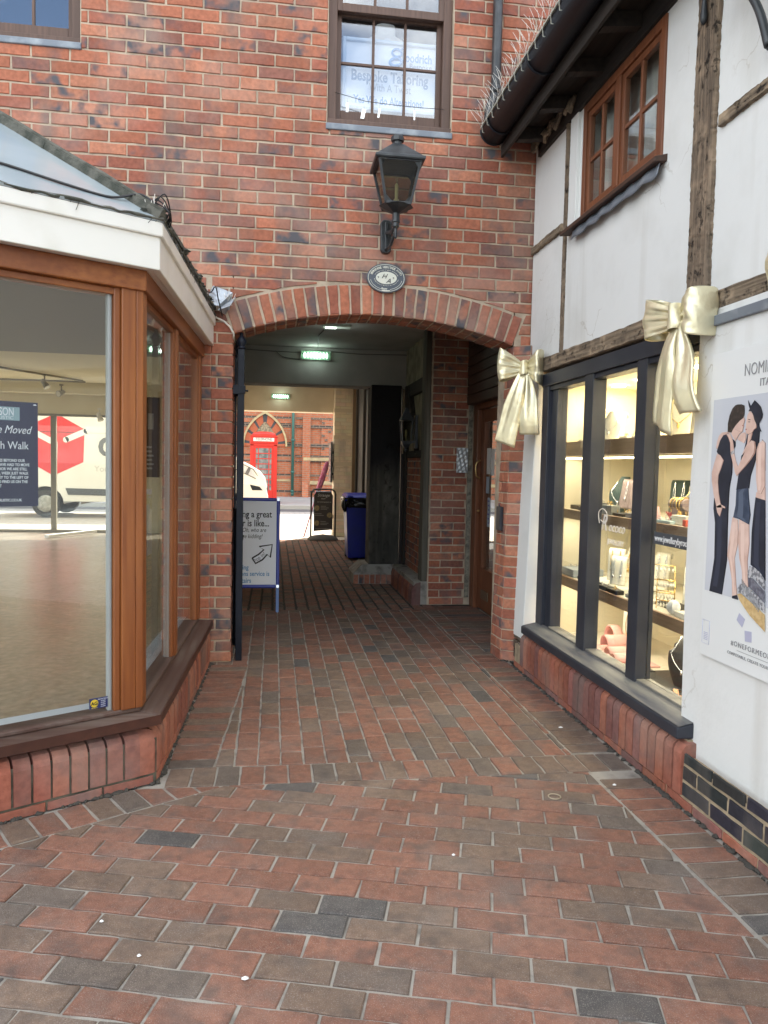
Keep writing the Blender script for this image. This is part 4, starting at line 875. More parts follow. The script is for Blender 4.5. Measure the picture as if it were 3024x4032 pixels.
# red soldier plinth below the display window and blue brick plinth
PLN = MB(); py = 5.10; Xf = 1.706
dY = Vector((0, -1, 0)); nX = Vector((-1, 0, 0)); bis_bcol = bcol
def bcol():
    s = rnd.uniform(.8, 1.15); c = rnd.choice([(.30, .105, .07), (.24, .10, .085), (.20, .095, .085), (.33, .12, .075)]); return (c[0]*s, c[1]*s, c[2]*s, .3 if rnd.random() < .4 else 0)
y = 5.06
while y > 2.95: bullnose(PLN, Vector((Xf, y, 0)), dY, nX, .0735, .045, .262, .045); y -= .0735
y = 5.20
while y > .2: brick(PLN, [(.004, 0), (.21, 0), (.21, .036), (.004, .036)], (Vector((Xf+.004, y, 0)), dY, Z, nX), bcol(), depth=.03); y -= .214
BLUEB = lambda *a: tuple(q*rnd.uniform(.8, 1.2) for q in (.028, .030, .036))+(0,)
courses(PLN, (Vector((Xf+.006, 2.935, 0)), dY, Z, nX), 0, 2.9, .042, .235, .0685, .215, joint=.014, colf=BLUEB, depth=.012)
PLN.box(Xf+.012, Xf+.30, .1, 5.20, 0, .16, 1); PLN.box(Xf+.014, Xf+.30, .1, 2.94, 0, .20, 1); PLN.box(Xf+.045, 1.95, 2.96, 5.13, .16, .268, 1)
courses(PLN, (Vector((1.735, 5.30, 0)), dY, Z, nX), 0, .24, .04, .21, .07, .2, joint=.012, colf=lambda *a: (.10, .075, .055, 0), depth=.01)
PLN.build('plinth', [BRICK, M('mortar_sand', (.42, .33, .22), .95, col2=(.28, .22, .15), ns=20, bs=140, bstr=.6)], TB, fix=False)
# display window joinery
DW = MB(); DW.hexa([(1.698, 5.03, .272), (1.82, 5.03, .272), (1.82, 2.96, .272), (1.698, 2.96, .272), (1.698, 5.03, .324), (1.82, 5.03, .350), (1.82, 2.96, .350), (1.698, 2.96, .324)]); dws = DW.build('sill', NAVY, TB, bevel=.008)
m = MB(); m.poly([(1.706, 5.02, .3285), (1.82, 5.02, .3525), (1.82, 2.96, .3525), (1.706, 2.96, .3285)]); m.build('sill_top', NAVYDUST, dws)
gxw = 1.858; m = MB()
def ver(y0, y1, x0=1.795, x1=1.90, z0=.34, z1=1.96): m.box(x0, x1, y0, y1, z0, z1)
ver(4.92, 5.03, 1.80); ver(4.82, 4.92, 1.825); ver(4.198, 4.318, 1.80, 1.885); ver(3.558, 3.663, 1.80, 1.885); ver(2.98, 3.05, 1.83, 1.885)
m.box(1.793, 1.90, 2.98, 5.03, 1.955, 2.04); m.box(1.81, 1.90, 2.98, 5.03, 1.925, 1.955)
dwf = m.build('display_window', NAVY, TB, bevel=.004)
m = MB(); m.box(1.81, 1.89, 3.05, 4.82, .335, .362); m.build('bottom_rail', M('rail_dusty', (.11, .105, .10), .6, col2=(.20, .19, .16), ns=9), dwf, bevel=.004)
for a, b in ((4.318, 4.82), (3.663, 4.198), (3.05, 3.558)):
    m = MB(); m.box(gxw, gxw+.006, a, b, .362, 1.925); m.build('pane', GLASS, dwf)
SCR = M('vinyl_white', (.78, .75, .72), .4)
wp = lambda y, z: (gxw-.003, y, z)
T(dwf, 'R', wp(4.105, 1.065), -Y, Z, .13, SCR, 'CENTER', shear=.35); T(dwf, 'ococo', wp(3.945, 1.065), -Y, Z, .08, SCR, 'CENTER', shear=.35); T(dwf, 'JEWELLERY', wp(3.95, .995), -Y, Z, .04, SCR)
m = MB(); m.tube(catn([wp(4.165, 1.10), wp(4.18, 1.16), wp(4.13, 1.185), wp(4.07, 1.16), wp(4.10, 1.11), wp(4.15, 1.12)]), .002, 5); m.build('flourish', SCR, dwf)
m = MB(); m.box(gxw-.0025, gxw-.0005, 3.09, 3.525, 1.048, 1.108); m.build('web_strip', M('strip_grey', (.07, .075, .085), .5), dwf); T(dwf, 'www.jewellerybyrococo.co.uk', (gxw-.0035, 3.515, 1.064), -Y, Z, .044, PAPER, 'LEFT', sx=.80, bold=.008)
# iron sign bracket fragments at the very top right
m = MB(); m.lathe([(.004, 3.30), (.014, 3.315), (.016, 3.345), (.012, 3.365), (.013, 3.37), (.01, 3.40), (.016, 3.43), (.02, 3.52)], (1.785, 3.15, 0), 12); m.tube([(1.785, 3.15, 3.44), (1.83, 3.15, 3.44)], .012, 8)
m.tube(catn([(1.70, 2.98, 3.34), (1.72, 2.93, 3.335), (1.75, 2.82, 3.26), (1.77, 2.74, 3.13), (1.79, 2.70, 2.98)]), .016, 8); m.tube([(1.70, 3.0, 3.47), (1.75, 2.6, 3.38), (1.82, 2.4, 3.34)], .016, 8); m.tube([(1.79, 2.70, 2.98), (1.83, 2.69, 2.96)], .014, 8); m.tube([(1.82, 2.4, 3.34), (1.84, 2.35, 3.33)], .014, 8)
tag(m.build('iron_bracket', BLACKM), 'black wrought iron bracket with drop finial high on the oak post', 'bracket')
# ------------------------------------------------------------------ gold bows
def satin():
    m, N, L, b = _mat('gold_satin'); b.inputs['Metallic'].default_value = .55; b.inputs['Roughness'].default_value = .34
    n = _noise(N, L, 160, 3, stretch=(1, 1, .08)); n2 = _noise(N, L, 9, 4)
    L.new(_mix(N, L, _ramp(N, L, n2.outputs['Fac'], .3, .7), (.86, .78, .53), (.74, .68, .47)), b.inputs['Base Color']); _bump(N, L, b, n2.outputs['Fac'], .5, .02); return m
SATIN = satin()
def make_bow(loc, label, s=1.0, rz=0, LN=(.235, .20), TL=1.0, HH=1.0, TX=0):
    o = thing('ribbon_bow', loc, label, 'bow', 'gold ribbon bows on the jeweller shopfront'); c = Vector(loc)
    # local axes: a = along wall toward photo right (-Y), h = up, q = out of wall (-X)
    A, Q = Vector((0, -1, 0)), Vector((-1, 0, 0)); ca, sa = math.cos(rz), math.sin(rz); A, Q = A*ca+Q*sa, Q*ca-A*sa
    P = lambda a, h, q: c+(A*a+Z*h+Q*q)*s
    def lobe(sg, ln, hh, tilt, bulge):
        def f(u, v):
            t = math.pi*u; a = math.sin(t)**.85; q = bulge*math.sin(2*t)*(.35+.65*math.sin(t)); w = v-.5
            H = .050+(hh-.050)*(a**.75); H *= 1-.05*(1-abs(w)*2)*0
            fold = (.010*math.sin(w*19+2*a)+.006*math.sin(w*37))*(1-a)*min(1, a*5)
            wrk = .004*math.sin(w*11+u*23)*a
            return P(sg*(.010+ln*a*(1-.10*(w*2)**2*(1 if sg < 0 else .25))), w*H*(1+.10*w*tilt*8)+tilt*a*(1-.25*w), .048+q+fold+wrk)
        m = MB(); m.grid(f, 44, 26); m.build('loop', SATIN, o, solid=.006, fix=False)
    lobe(-1, LN[0], .195*HH, .030, .058*HH); lobe(1, LN[1], .195*HH, -.008+.02*(HH-1), .080*HH)
    m = MB(); m.grid(lambda u, v: P(.033*math.cos(v*2*math.pi)*(1+.15*math.sin(u*7)), (u-.5)*.105+.006*math.sin(v*12), .050+.050*math.sin(v*2*math.pi)), 12, 24); m.build('knot', SATIN, o, fix=False)
    def tail(a0, a1, ln, w0, w1, q1, slant, ph):
        def f(u, v):
            w = w0+(w1-w0)*min(1, u*2.2)**.8; x = (v-.5)*2; fold = .012*math.sin(x*3.0+ph)+.006*math.sin(x*9+u*5)*(1-u)
            return P(a0+(a1-a0+TX)*u+x*w/2, -.03-ln*TL*u-slant*x*u**6, .05+q1*math.sin(u*2.6)+fold*min(1, u*4)+.01*math.sin(u*7+ph))
        m = MB(); m.grid(f, 30, 14); m.build('tail', SATIN, o, solid=.012, fix=False)
    tail(-.012, -.045, .445, .05, .16, .05, .03, .4); tail(.018, .145, .385, .05, .15, .035, .0, 2.2)
    return o
bow2 = make_bow((1.765, 3.12, 2.062), 'large gold ribbon bow at the foot of the oak post', 1.0, 0, (.25, .195))
bow1 = make_bow((1.70, 5.10, 2.085), 'gold ribbon bow hanging beside the arch at the window corner', .88, R(-58), (.20, .13), 1.25, 1.38, -.085)
bow3 = make_bow((1.765, 2.25, 2.10), 'gold ribbon bow cut off at the right edge of the photo')
copytree(bow2, (1.75, .55, 2.1), 'gold ribbon bow along the beam behind the viewer')
# ------------------------------------------------------------------ fashion poster (flat print)
FP = thing('wall_poster', (1.765, 2.5, .65), 'tall white jewellery poster showing a dark-dressed couple kissing', 'poster')
XP0 = 1.757
_DK = {}
def flat(name, pts, mat, lay, th=.0006):
    if mat.name in ('print_skin', 'print_black', 'print_denim'):
        dk = M(mat.name+'_edge', {'print_skin': (.40, .235, .19), 'print_black': (.006, .007, .012), 'print_denim': (.02, .028, .05)}[mat.name], .6)
        q = MB(); q.prism([(XP0-.0008*lay+.0003, y, z) for y, z in pts], (.0002, 0, 0)); q.build('print_edge', dk, FP)
        cy = sum(p[0] for p in pts)/len(pts); pts = [(cy+(y-cy)*.93+.0022, z+.001) for y, z in pts]
    m = MB(); m.prism([(XP0-.0008*lay, y, z) for y, z in pts], (th, 0, 0)); o = m.build(name, mat, FP)
    if name in ('woman_leg', 'man_trousers', 'woman_shorts', 'third_figure_arm', 'third_figure_trousers'):
        zs_ = [p[1] for p in pts]; z0, z1 = min(zs_), max(zs_); L_, R_ = [], []
        for k in range(9):
            z = z0+(z1-z0)*(.06+.88*k/8); xs_ = []
            for a, b in zip(pts, pts[1:]+pts[:1]):
                if (a[1]-z)*(b[1]-z) < 0: xs_.append(a[0]+(b[0]-a[0])*(z-a[1])/(b[1]-a[1]))
            if len(xs_) >= 2: lo, hi = min(xs_), max(xs_); L_.append((lo+(hi-lo)*.42, z)); R_.append((lo+(hi-lo)*.78, z))
        if len(L_) > 2:
            q = MB(); q.prism([(XP0-.0008*lay-.0002, y, z) for y, z in L_+R_[::-1]], (.0002, 0, 0)); q.build('print_light', M(mat.name+'_light', {'print_skin': (.76, .56, .48), 'print_black': (.035, .04, .065), 'print_denim': (.10, .125, .18)}[mat.name], .6), FP)
    return o
_PS = M('print_skin', (.60, .40, .33), .6, col2=(.74, .54, .46), ns=13, lo=.35, hi=.6); _PB = M('print_black', (.016, .018, .030), .6, col2=(.028, .032, .05), ns=12); _PH = M('print_hair', (.030, .022, .020), .6, col2=(.075, .055, .045), ns=60, lo=.5, hi=.7); _PD = M('print_denim', (.035, .05, .085), .6, col2=(.07, .09, .14), ns=25)
_PV = M('print_silver', (.50, .50, .52), .5, col2=(.16, .16, .18), ns=70, lo=.45, hi=.55); _PG = M('print_gold', (.66, .48, .24), .5, col2=(.50, .33, .14), ns=50); _PL = M('print_lilac', (.45, .45, .58), .5); _PT = M('print_grey', (.28, .28, .29), .6); _PK = M('print_lip', (.42, .16, .15), .6)
m = MB(); m.hexa([(XP0, 2.915, .655), (XP0, 2.915, 1.878), (XP0, 1.9, 1.878), (XP0, 1.9, .655), (XP0+.003, 2.915, .655), (XP0+.003, 2.915, 1.878), (XP0+.003, 1.9, 1.878), (XP0+.003, 1.9, .655)]); m.build('poster_sheet', M('poster_paper', (.76, .77, .76), .45), FP)
flat('photo_backdrop', [(2.8925, 1.694), (2.0, 1.694), (2.0, 0.9222), (2.8977, 0.9225)], M("print_backdrop", (.55, .57, .62), .6, col2=(.62, .63, .67), ns=2), 1)
flat('third_figure_trousers', [(2.591, 1.3134), (2.5328, 1.3055), (2.5098, 1.0171), (2.5896, 1.0588), (2.6015, 1.0633), (2.6048, 1.1887), (2.5967, 1.2668)], _PB, 2)
flat('third_figure_top', [(2.5708, 1.5259), (2.5495, 1.5129), (2.5416, 1.4136), (2.5458, 1.3969), (2.553, 1.4674)], _PB, 2)
flat('third_figure_waist', [(2.5886, 1.331), (2.5368, 1.3536), (2.533, 1.3061), (2.5568, 1.3092), (2.5906, 1.314)], _PS, 2.5)
flat('third_figure_arm', [(2.5495, 1.5129), (2.5639, 1.5216), (2.5863, 1.5118), (2.5979, 1.4889), (2.5979, 1.4468), (2.5928, 1.3836), (2.5784, 1.3293), (2.5583, 1.3279), (2.5371, 1.3578)], _PS, 3)
flat('woman_hair', [(2.6577, 1.5501), (2.6237, 1.5572), (2.6124, 1.5863), (2.5928, 1.5936), (2.5848, 1.5556), (2.5853, 1.5201), (2.5957, 1.4616), (2.6165, 1.4681), (2.6523, 1.4835), (2.6694, 1.4773), (2.6773, 1.4861), (2.666, 1.5225)], _PB, 2.2)
flat('woman_leg', [(2.6869, 1.2258), (2.6214, 1.2143), (2.6135, 1.14), (2.6197, 1.073), (2.6072, 0.9781), (2.6413, 0.9727), (2.6511, 1.0323), (2.6729, 1.0785), (2.6849, 1.1387)], _PS, 2)
flat('woman_leg', [(2.7285, 1.231), (2.6918, 1.2243), (2.6858, 1.1755), (2.6844, 1.1326), (2.7003, 1.0752), (2.6852, 0.9904), (2.6732, 0.9305), (2.7037, 0.9252), (2.7107, 0.9865), (2.735, 1.0521), (2.7512, 1.0815), (2.7426, 1.1454)], _PS, 2.3)
flat('woman_boot', [(2.7039, 0.9283), (2.6737, 0.9366), (2.6653, 0.9207), (2.7053, 0.9199)], _PB, 3)
flat('woman_shorts', [(2.7112, 1.3371), (2.6373, 1.3517), (2.6288, 1.3069), (2.6144, 1.2478), (2.6211, 1.2114), (2.687, 1.2277), (2.7233, 1.2313), (2.7116, 1.2785)], _PD, 3)
flat('woman_far_arm', [(2.6968, 1.5516), (2.6757, 1.5551), (2.6644, 1.546), (2.6664, 1.5268), (2.676, 1.5141), (2.7205, 1.5306), (2.707, 1.5433)], _PS, 2.6)
flat('woman_chest', [(2.6504, 1.5455), (2.6266, 1.551), (2.6351, 1.5279), (2.6602, 1.4944), (2.6759, 1.4687), (2.6864, 1.4667), (2.6771, 1.4839), (2.6546, 1.5114)], _PS, 3)
flat('woman_top', [(2.673, 1.4773), (2.621, 1.5233), (2.5995, 1.51), (2.5984, 1.4532), (2.6243, 1.3937), (2.6309, 1.3465), (2.7122, 1.3374), (2.7023, 1.3947), (2.692, 1.4471), (2.69, 1.4667)], _PB, 3.3)
flat('man_neck', [(2.7497, 1.5713), (2.7359, 1.5839), (2.7036, 1.591), (2.6868, 1.5599), (2.7075, 1.5498), (2.731, 1.5244), (2.747, 1.5381), (2.7634, 1.5564)], _PS, 3)
flat('man_trousers', [(2.8592, 1.2998), (2.7567, 1.32), (2.755, 1.2071), (2.7497, 1.0628), (2.7728, 0.9228), (2.8626, 0.9227), (2.8372, 1.0584), (2.8443, 1.2003), (2.8603, 1.2576)], _PB, 2.4)
flat('man_shirt', [(2.8125, 1.5493), (2.7819, 1.5515), (2.7503, 1.5338), (2.7309, 1.5222), (2.7294, 1.5045), (2.7466, 1.4872), (2.7416, 1.403), (2.754, 1.3471), (2.7587, 1.2659), (2.8205, 1.2624), (2.8341, 1.3562), (2.8374, 1.3973), (2.8046, 1.452), (2.8481, 1.4797), (2.8547, 1.4867), (2.8344, 1.5296)], _PB, 3.5)
flat('man_face', [(2.7325, 1.5881), (2.7123, 1.6089), (2.6877, 1.6161), (2.676, 1.6025), (2.6789, 1.594), (2.6835, 1.5856), (2.6805, 1.579), (2.6848, 1.5706), (2.6884, 1.5578), (2.7121, 1.5609), (2.7385, 1.5708)], _PS, 3.6)
flat('man_hair', [(2.7259, 1.6643), (2.7022, 1.6629), (2.6839, 1.6568), (2.6806, 1.6372), (2.6827, 1.6201), (2.689, 1.6097), (2.7081, 1.6021), (2.7359, 1.5839), (2.7497, 1.5713), (2.7598, 1.5585), (2.7847, 1.5617), (2.7855, 1.5953), (2.7766, 1.6259), (2.7599, 1.6514), (2.7422, 1.6622)], _PH, 4.2)
flat('man_arm', [(2.848, 1.4774), (2.8256, 1.4703), (2.8018, 1.4509), (2.8174, 1.418), (2.8331, 1.3928), (2.8348, 1.3653), (2.8253, 1.3221), (2.8102, 1.2817), (2.7931, 1.264), (2.8323, 1.2617), (2.8607, 1.3139), (2.8794, 1.3689), (2.8821, 1.4014), (2.8669, 1.4385)], _PS, 4)
flat('man_hand', [(2.8395, 1.2652), (2.8071, 1.2766), (2.7771, 1.2687), (2.7766, 1.2624), (2.7952, 1.2645), (2.8109, 1.2284), (2.8298, 1.2432)], _PS, 4)
flat('woman_hand_on_back', [(2.8617, 1.4983), (2.8577, 1.5235), (2.8438, 1.5482), (2.8251, 1.56), (2.7827, 1.5616), (2.7823, 1.556), (2.8048, 1.5502), (2.8157, 1.5404), (2.8338, 1.5228), (2.8496, 1.4981)], _PS, 2)
flat('woman_face', [(2.6469, 1.6328), (2.629, 1.6231), (2.6151, 1.599), (2.6021, 1.5836), (2.6043, 1.569), (2.6174, 1.5633), (2.6268, 1.5531), (2.647, 1.5475), (2.6629, 1.5492), (2.6695, 1.557), (2.6682, 1.572), (2.6668, 1.5977), (2.6615, 1.6188)], _PS, 4.4)
flat('woman_hat', [(2.6625, 1.6744), (2.6567, 1.6675), (2.6433, 1.6516), (2.6209, 1.671), (2.6014, 1.659), (2.5836, 1.6451), (2.5699, 1.6172), (2.5722, 1.6049), (2.5918, 1.581), (2.5731, 1.5551), (2.5764, 1.5542), (2.5905, 1.5642), (2.6056, 1.5859), (2.6168, 1.5991), (2.625, 1.6165), (2.64, 1.6323), (2.6574, 1.6335), (2.6494, 1.6414), (2.6574, 1.6548)], _PB, 5)
flat('woman_arm', [(2.621, 1.5233), (2.607, 1.5186), (2.6002, 1.4974), (2.6036, 1.4764), (2.6256, 1.4533), (2.655, 1.4298), (2.6955, 1.4013), (2.7092, 1.3902), (2.7212, 1.4032), (2.7433, 1.4473), (2.7569, 1.4763), (2.7641, 1.5186), (2.7771, 1.5391), (2.7915, 1.5519), (2.7742, 1.5501), (2.7827, 1.5616), (2.7668, 1.5521), (2.7503, 1.5338), (2.7411, 1.5114), (2.735, 1.4826), (2.7215, 1.4516), (2.7029, 1.4253), (2.6688, 1.4687), (2.6406, 1.5111)], _PS, 5.4)
flat('woman_bracelet', [(2.7556, 1.4829), (2.7374, 1.4893), (2.7327, 1.4771), (2.7509, 1.4718)], _PV, 6)
flat('bracelet_shadow', [(2.6093, 1.0144), (2.5909, 1.0218), (2.5443, 0.9962), (2.5069, 0.9792), (2.5035, 0.9363), (2.5562, 0.9617), (2.6029, 0.9822)], M("print_slate", (.10,.10,.13), .5, col2=(.22,.22,.26), ns=60), 6)
flat('silver_bracelet', [(2.6116, 1.0425), (2.6014, 1.0581), (2.5789, 1.0587), (2.541, 1.0453), (2.5101, 1.0199), (2.5072, 0.9837), (2.5373, 0.9996), (2.5755, 1.017), (2.6093, 1.0144)], _PV, 6.6)
flat('gold_bracelet', [(2.6692, 0.9426), (2.6467, 0.9488), (2.6067, 0.9342), (2.5526, 0.9157), (2.5002, 0.8956), (2.4954, 0.8347), (2.5404, 0.8552), (2.5868, 0.8763), (2.6232, 0.9002), (2.6523, 0.9213)], _PG, 6.6)
flat('silver_bracelet', [(2.6713, 0.9592), (2.6573, 0.9832), (2.6419, 0.9868), (2.5986, 0.9758), (2.5486, 0.9583), (2.5033, 0.934), (2.5008, 0.9024), (2.5533, 0.9249), (2.6152, 0.9446), (2.6469, 0.9512), (2.6699, 0.9522)], _PV, 7.2)
flat('link_icon', [(2.6563, 0.8722), (2.6196, 0.8554), (2.6344, 0.8211), (2.6707, 0.8426)], _PL, 2)
flat('link_icon', [(2.6181, 0.8126), (2.5764, 0.817), (2.5732, 0.7775), (2.613, 0.773)], _PL, 2)
for k in range(12):
    t = k/11; flat('link_gap', [(2.645-.10*t, 1.003-.066*t), (2.641-.10*t, 1.003-.066*t), (2.634-.10*t, .965-.066*t), (2.638-.10*t, .965-.066*t)], _PT, 8)
T(FP, 'NOMINATION', (XP0-.002, 2.698, 1.768), -Y, Z, .066, _PT, 'LEFT', sx=.78, bold=-.012); T(FP, 'ITALY', (XP0-.002, 2.60, 1.722), -Y, Z, .04, _PT, 'LEFT')
T(FP, '#ONEFORMEONE', (XP0-.002, 2.700, .741), -Y, Z, .028, _PT, 'LEFT', space=1.25); T(FP, 'COMPOSABLE, CREATE YOUR BRACELET', (XP0-.002, 2.72, .703), -Y, Z, .0165, _PT, 'LEFT', space=1.15)
flat('text_rule', [(2.66, .728), (2.1, .728), (2.1, .7265), (2.66, .7265)], _PT, 2)
m = MB(); m.tube([(XP0-.001, y, z) for y, z in ((2.90, .80), (2.85, .80), (2.85, .705), (2.90, .705), (2.90, .80))], .0012, 4)
for k in range(5): m.box(XP0-.001, XP0-.0002, 2.89, 2.86, .72+.007*k, .723+.007*k)
m.build('info_box', _PL, FP)
for y, z, w in ((2.648, 1.595, .006), (2.648, 1.604, .006)): flat('closed_eye', [(y+w, z), (y-w, z-.001), (y-w, z-.003), (y+w, z-.002)], _PH, 6)
for y, z, w in ((2.6645, 1.568, .004), (2.6875, 1.5835, .003)): flat('lips', [(y+w, z), (y-w, z+.001), (y-w, z-.004), (y+w, z-.003)], _PK, 6)
# ================================================================== PASSAGE
YB1, YB2 = 9.2, 15.2
PB_ = [BRICK, MORTAR]
def dcol(*a):
    c = wcol(.15); return (c[0]*1.0, c[1]*1.0, c[2]*1.0, c[3])
# right pier of the arch with a splayed front
RP = thing('brick_pier', (1.72, 5.45, 0), 'splayed red brick pier on the right of the arch', 'brick pier')
m = MB(); Pp = [Vector((1.64, 5.56, 0)), Vector((1.653, 5.345, 0)), Vector((1.765, 5.285, 0)), Vector((1.86, 5.30, 0)), Vector((1.86, 5.56, 0))]
def lean(p, z): return p+Vector((.055*z/2.29 if p.x < 1.8 else 0, (.07*z/2.29) if p.y < 5.4 else 0, z))
zz = 0; k = 0
def pier_face(a, b, splits, z0, z1):
    A0, B0 = lean(a, z0), lean(b, z0); d = (B0-A0); ln = d.length; d.normalize(); upv = (lean(a, z1)-A0); h = upv.length; upv.normalize(); nn = d.cross(upv).normalized()
    for s0, s1 in splits: brick(m, [(s0*ln+.0045, .0045), (s1*ln-.0045, .0045), (s1*ln-.0045, h-.0045), (s0*ln+.0045, h-.0045)], (A0, d, upv, nn), wcol(.03), depth=.01)
while zz < 2.28:
    z1 = min(zz+.0765, 2.29)
    pier_face(Pp[0], Pp[1], ((0, .5), (.5, 1)) if k % 2 else ((0, .3), (.3, 1)), zz, z1); pier_face(Pp[1], Pp[2], ((0, 1),), zz, z1); pier_face(Pp[2], Pp[3], ((0, 1),), zz, z1); zz += .0765; k += 1
for a, b in zip(Pp, Pp[1:]):
    q = [lean(a, 0), lean(b, 0), lean(b, 2.29), lean(a, 2.29)]; nn = (q[1]-q[0]).cross(q[3]-q[0]).normalized(); m.poly([p-nn*.007 for p in q], 1)
m.poly([lean(p, 2.285) for p in Pp], 1); m.build('pier_bricks', PB_, RP, fix=False)
m = MB(); m.box(1.648, 1.672, 5.43, 5.53, .945, 1.12); m.prism([(1.652, 5.475, 1.12), (1.652, 5.495, 1.12), (1.652, 5.485, 1.145)], (.01, 0, 0)); tag(m.build('wall_box', NAVY, bevel=.004), 'small navy box on the inner face of the arch pier', 'wall box')
# ceiling, left open midway as an added unseen light well
m = MB(); m.box(-1.2, 2.3, YW+.331, YB1+.3, 2.79, 2.9); m.box(-1.2, 2.3, YB1+.3, 10.6, 3.02, 3.12); m.box(-1.2, 2.3, 14.4, YB2+.3, 3.02, 3.12); 
m.build('passage_ceiling', GREYC, kind='structure')
# unseen mass blocking the sun from rooms, split by an added light well
m = MB(); m.box(-9, 10, YW+1.8, 10.2, 3.3, 9.6); m.box(-9, 10, YW+.34, YW+1.8, 5.8, 9.6); m.box(-9, -1.3, 10.201, 15.15, 3.3, 9.6); m.box(2.2, 10, 10.201, 15.5, 3.3, 9.6); m.box(-1.299, 2.199, 15.201, 15.5, 3.121, 9.6); m.build('upper_storeys', M('unseen_lightwell_render', (.62, .58, .50), .9), FB)
m = MB(); m.box(-1.3, -.95, 9.5, 15.4, 3.0, 3.3); m.box(1.6, 2.2, 9.5, 15.4, 3.0, 3.3); m.box(-1.3, 2.2, 10.1, 10.2, 3.0, 3.3); m.build('added_lightwell_wall', M('unseen_lightwell_render', (.62, .58, .50), .9), FB)  # rim of the added light well, pale to bounce skylight into the passage
m = MB(); m.box(-.95, 1.66, YB1, YB1+.3, 2.345, 2.788); tag(m.build('ceiling_beam', GREYC, bevel=.012), 'grey plastered beam across the passage with one lamp', 'beam')
m = MB(); m.box(-.95, 1.60, YB2, YB2+.3, 2.43, 3.018); tag(m.build('ceiling_beam', CREAM, bevel=.012), 'cream plastered beam over the street end of the passage', 'beam')
for k, x in enumerate((-.15, .32, .70, 1.02)):
    m = MB(); m.hexa([(x-.06, YB2-.16, 2.95), (x+.06, YB2-.16, 2.95), (x+.06, YB2, 2.93), (x-.06, YB2, 2.93), (x-.06, YB2-.16, 3.018), (x+.06, YB2-.16, 3.018), (x+.06, YB2, 3.018), (x-.06, YB2, 3.018)]); tag(m.build('rafter_end', OAKY, bevel=.008), 'weathered rafter end on the cream beam', 'rafter', 'rafter ends along the cream beam')
# left wall of passage, unseen; cream chosen to bounce light
m = MB(); m.box(-.80, -.775, YW+.33, YB2+.2, 0, 3.0)
tag(m.build('side_wall', CREAM), 'cream plastered wall on the left of the passage behind the open gate', 'wall')
# right side: brick pier facing the court, door recess
m = MB(); courses(m, (Vector((0, 7.58, 0)), X, Z, -Y), 1.565, 1.945, 0, 2.79, .0765, .243, colf=lambda *a: wcol(.02), depth=.01); m.box(1.56, 2.2, 7.588, 7.9, 0, 2.79, 1)
courses(m, (Vector((1.56, 7.9, 0)), -Y, Z, -X), 0, .31, 0, 2.79, .0765, .2, colf=dcol, depth=.008)
tag(m.build('brick_pier', PB_, fix=False), 'inner red brick pier beside the brown glazed door', 'brick pier')
m = MB(); m.box(1.945, 1.985, 7.565, 7.60, .08, 2.05); tag(m.build('metal_strip', M('old_strip', (.30, .28, .22), .7, col2=(.12, .11, .09), ns=30)), 'weathered pale strip between inner pier and door frame', 'trim')
FW_ = wood('door_panel', (.085, .035, .022), (.05, .022, .015), 'y', .5)
DR = thing('passage_door', (2.05, 7.1, 0), 'brown wooden glazed door in the passage recess', 'door')
m = MB(); m.box(1.995, 2.09, 7.42, 7.57, 0, 2.06); m.box(1.995, 2.09, 5.9, 5.99, 0, 2.06); m.box(1.995, 2.09, 5.99, 7.42, 1.98, 2.06); m.build('frame', MAHOG['z'], DR, bevel=.006)
m = MB(); xd = 2.03
m.box(xd, xd+.045, 6.03, 6.16, .02, 1.97); m.box(xd, xd+.045, 7.26, 7.40, .02, 1.97); m.box(xd, xd+.045, 6.16, 7.26, .02, .42); m.box(xd, xd+.045, 6.16, 7.26, 1.85, 1.97)
for a, b in ((6.16, 6.19), (7.23, 7.26)): m.box(xd-.012, xd+.04, a, b, .42, 1.85)
m.build('door_leaf', MAHOG['z'], DR, bevel=.005)
m = MB(); m.box(xd+.015, xd+.02, 6.19, 7.23, .42, 1.85); m.build('pane', GLASS, DR)
m = MB(); m.box(2.5, 2.51, 5.8, 7.6, 0, 2.1); m.build('hall', DARKIN, DR)
m = MB(); m.box(xd-.012, xd, 6.99, 7.23, .13, .22); m.build('letter_plate', M('letterplate', (.16, .12, .08), .4, .5), DR, bevel=.004)
m = MB(); m.tube(catn([(xd-.01, 7.36, 1.30), (xd-.05, 7.36, 1.33), (xd-.055, 7.36, 1.44), (xd-.01, 7.36, 1.48)]), .008, 8); m.lathe([(.012, -.01), (.016, 0), (.012, .01)], (xd-.02, 7.36, .98), 10); m.build('handle', M('brass', (.70, .50, .22), .3, 1), DR)
for y, z, w, h, lab in ((7.15, 1.47, .12, .25, 0), (7.01, 1.46, .12, .25, 0), (7.16, 1.24, .10, .16, 1), (7.10, .98, .09, .28, 1)):
    m = MB(); m.box(xd+.011, xd+.0125, y-w/2, y+w/2, z-h/2, z+h/2); m.build('door_notice', M('notice_blue', (.40, .47, .55), .6) if lab else PAPER, DR)
for k in range(6): m = MB(); m.box(xd+.0095, xd+.0105, 7.075, 7.115+.01*(k % 3), .87+.042*k, .885+.042*k); m.build('notice_line', M('notice_ink', (.12, .12, .35), .6), DR)
m = MB()
for k in range(8): z = 2.03+k*.095; m.box(1.925, 1.95, 5.75, 7.6, z+.003, z+.092)
m.box(1.95, 2.2, 5.75, 7.6, 2.03, 2.79); tag(m.build('overdoor_boarding', wood('overdoor', (.085, .040, .026), (.05, .026, .018), 'y', .55), bevel=.004), 'dark brown boarding above the passage door', 'boarding')
